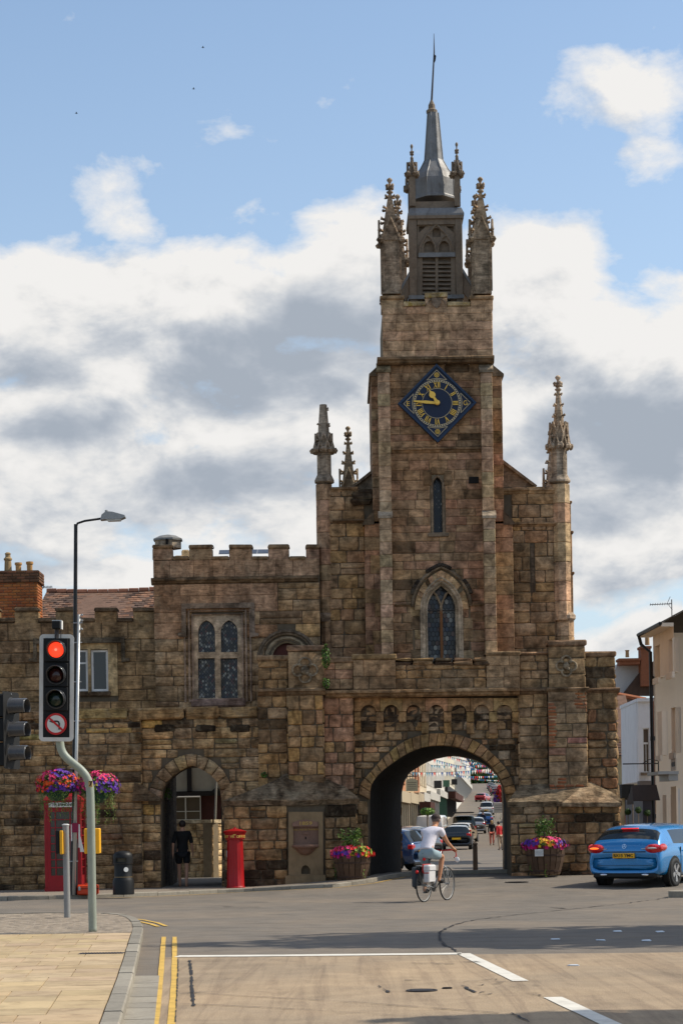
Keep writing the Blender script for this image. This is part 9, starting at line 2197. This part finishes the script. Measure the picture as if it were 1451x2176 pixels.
for i, (a, b, Yc, sag) in enumerate((((846, 1641), (1078, 1628), 150, 7), ((866, 1622), (1084, 1618), 190, 9), ((872, 1598), (1082, 1640), 170, 10), ((930, 1600), (1086, 1634), 230, 6), ((900, 1636), (1080, 1646), 260, 9), ((940, 1604), (1082, 1622), 300, 8), ((958, 1612), (1084, 1652), 340, 5), ((952, 1598), (1084, 1612), 210, 10), ((975, 1650), (1080, 1658), 400, 3))):
 Yb_ = Yc + 30; p, q = PT(*a, Yc), PT(*b, Yb_); t = thing('bunting', ['lowest near bunting string reaching the left shops', 'bunting string crossing high from the cream shop', 'bunting string falling from upper left to the right jamb', 'bunting string in the dense cluster, second from its top', 'bunting string sagging over the middle of the street', 'short bunting string high at the right of the arch view', 'bunting string slanting down towards the hedge', 'topmost bunting string under the crown of the arch', 'farthest and lowest bunting string, in front of the hedge'][i], 'bunting', (p[0], Yc, p[1]), 0, 'strings of bunting across the street')
 n_ = int(46 - i); sg = sag * Yc / F; pts = [Vector(((q[0] - p[0]) * f, 30 * f, (q[1] - p[1]) * f - sg * math.sin(math.pi * f))) for f in [k / n_ for k in range(n_ + 1)]]
 m = M(); m.tube(pts, .012 * Yc / 150, 3); m.obj('cord', BLACKM, t)
 for k in range(0, n_):
  m = M(); a_, b_ = pts[k] * .85 + pts[k + 1] * .15, pts[k] * .15 + pts[k + 1] * .85; w = (b_ - a_).length; h_ = Vector((random.uniform(-.1, .1), random.uniform(-.2, .2), -1)) * min(.36, w) * .95
  o_ = Vector((0, .012, 0)); m.add([a_, b_, (a_ + b_) / 2 + h_, a_ + o_, b_ + o_, (a_ + b_) / 2 + h_ + o_], [(0, 2, 1), (3, 4, 5), (0, 1, 4, 3), (1, 2, 5, 4), (2, 0, 3, 5)]); m.obj('pennant', random.choice(FL), t)
Yc = 112; x0, x1, z0, z1 = RC(862.5, 1659, 888, 1682, Yc); t = thing('hanging_sign', 'cream arched signboard hanging from an iron bracket at the left of the arch view', 'sign', ((x0 + x1) / 2, Yc, z1)); w_ = (x1 - x0) / 2; h_ = z1 - z0
m = M(); m.prism([(-w_, -h_), (w_, -h_), (w_, 0), (w_ * .8, .02), (w_ * .5, .08), (0, .11), (-w_ * .5, .08), (-w_ * .8, .02), (-w_, 0)], -.03, .03); b_ = m.obj('board', plain('sign_cream', (.42, .34, .2), .7), t)
for i in range(4): m = M(); m.box(-w_ * .75, w_ * (.75 - .1 * (i % 2)), -.036, -.031, -h_ * (.22 + .2 * i), -h_ * (.22 + .2 * i) + .03); m.obj('faded_text', plain('faded_print', (.16, .12, .07), .8), b_)
m = M(); m.tube([(-w_ * 1.4, 0, .22), (w_ * .9, 0, .22)], .03, 5); m.tube([(-w_ * 1.1, 0, .55), (w_ * .3, 0, .24)], .018, 5); m.tube([(-w_ * .7, 0, .05), (-w_ * .7, 0, .22)], .014, 4); m.tube([(w_ * .7, 0, .05), (w_ * .7, 0, .22)], .014, 4); m.obj('bracket', IRON, t)
Yc = 66; c = PT(1066, 1705, Yc); t = thing('hanging_basket', 'red and purple flower basket at the right jamb of the arch view', 'flower basket', (c[0], Yc, c[1])); flower_mass(t, (0, 0, 0), (.28, .26, .55), [('red', 0, .6, 1.4), ('magenta', -.3, -.6, 1), ('violet', -.6, -.2, 1.2), ('red', .2, .1, 1)], 260, 420, .04, 6)
m = M(); m.lathe([(.1, -.2), (.2, 0), (.2, .05)], n=10); m.obj('basket', BLACKM, t)
c = PT(1063, 1717, 65); t = thing('notice_board', 'small white notice board below the flower basket at the right of the arch', 'sign', (c[0] - .05, 65, c[1])); m = M(); m.block(-.16, .16, -.02, .02, -.16, .16, .008, 0); m.obj('board', plain('pale_card', (.62, .60, .56), .5), t)
for i in range(3): m = M(); m.box(-.12, .10, -.024, -.021, .07 - i * .07, .085 - i * .07); m.obj('printed_line', plain('grey_print', (.25, .25, .25), .6), t)
c = PT(908, 1725, 118); t = thing('street_shrub', 'light green potted shrub on the left pavement beyond the arch', 'shrub', (c[0], 118, c[1])); m = M(); leaves(m, 330, ell((0, 0, 0), (.40, .4, .20), -1), .09, ((2.2, 2, 1), (1.6, 1.6, 1), (1, 1, 1))); m.obj('foliage', LEAF, t, kind='stuff'); m = M(); m.tube([(0, 0, 0), (0, 0, gz(c[0], 118) - c[1])], .05, 6); m.obj('post', DARKWOOD, t)
# ================================================================== TREES right of the frame (they shade the foreground) and birds
def tree(x, y, zc, rx, ry, rz, n, lab, dens_=.23):
 t = thing('street_tree', lab, 'tree', (x, y, 0)); m = M(); m.tube([(0, 0, 0), (.1, 0, 2.5), (-.1, .1, zc), (0, 0, zc + rz * .6)], [.30, .22, .15, .04], 8)
 for k in range(9): a = k * 2.4; m.tube([(0, 0, 2.2 + k * .45), (math.cos(a) * rx * .5, math.sin(a) * ry * .5, 3.4 + k * .6), (math.cos(a) * rx * .8, math.sin(a) * ry * .8, 4.3 + k * .65)], [.10, .06, .02], 5)
 m.obj('trunk', DARKWOOD, t); m = M(); cl = []
 for k in range(46):
  d = Vector((random.gauss(0, 1), random.gauss(0, 1), random.gauss(0, 1))).normalized() * random.uniform(.3, 1) ** .5; cl.append((d.x * rx, d.y * ry, zc + d.z * rz))
 for c in cl: leaves(m, n // 46, ell(c, (rx * .30, ry * .30, rz * .24), -1.1), dens_, ((1, 1, 1), (1.5, 1.4, 1), (.6, .7, .6)))
 m.obj('crown', LEAF, t, kind='stuff')
tree(15.6, 31.0, 11.3, 6.8, 2.3, 2.6, 9000, 'leafy street tree right of the junction, shading the road behind the stop line')
tree(12.6, 17.5, 8.2, 4.2, 1.5, 2.2, 7000, 'leafy street tree nearer the viewer, shading the right of the buff lane')
for px, py in ((431, 100), (411, 188), (162, 240), (905, 1298)):
 if py > 1000: continue
 c = PT(px, py, 260); t = thing('bird', {100: 'small dark bird highest in the blue sky', 188: 'small dark bird just under the highest one', 240: 'small dark bird at the left of the sky'}[py], 'bird', (c[0], 260, c[1])); m = M(); m.tube([(-.18, 0, 0), (0, 0, .02), (.2, 0, 0)], [.01, .05, .015], 6)
 for k in (-1, 1): m.add([(-.05, 0, .02), (.06, 0, .02), (.10, k * .2, .10), (.02, k * .45, .06)], [(0, 1, 2, 3)])
 m.obj('body', BLACKM, t)
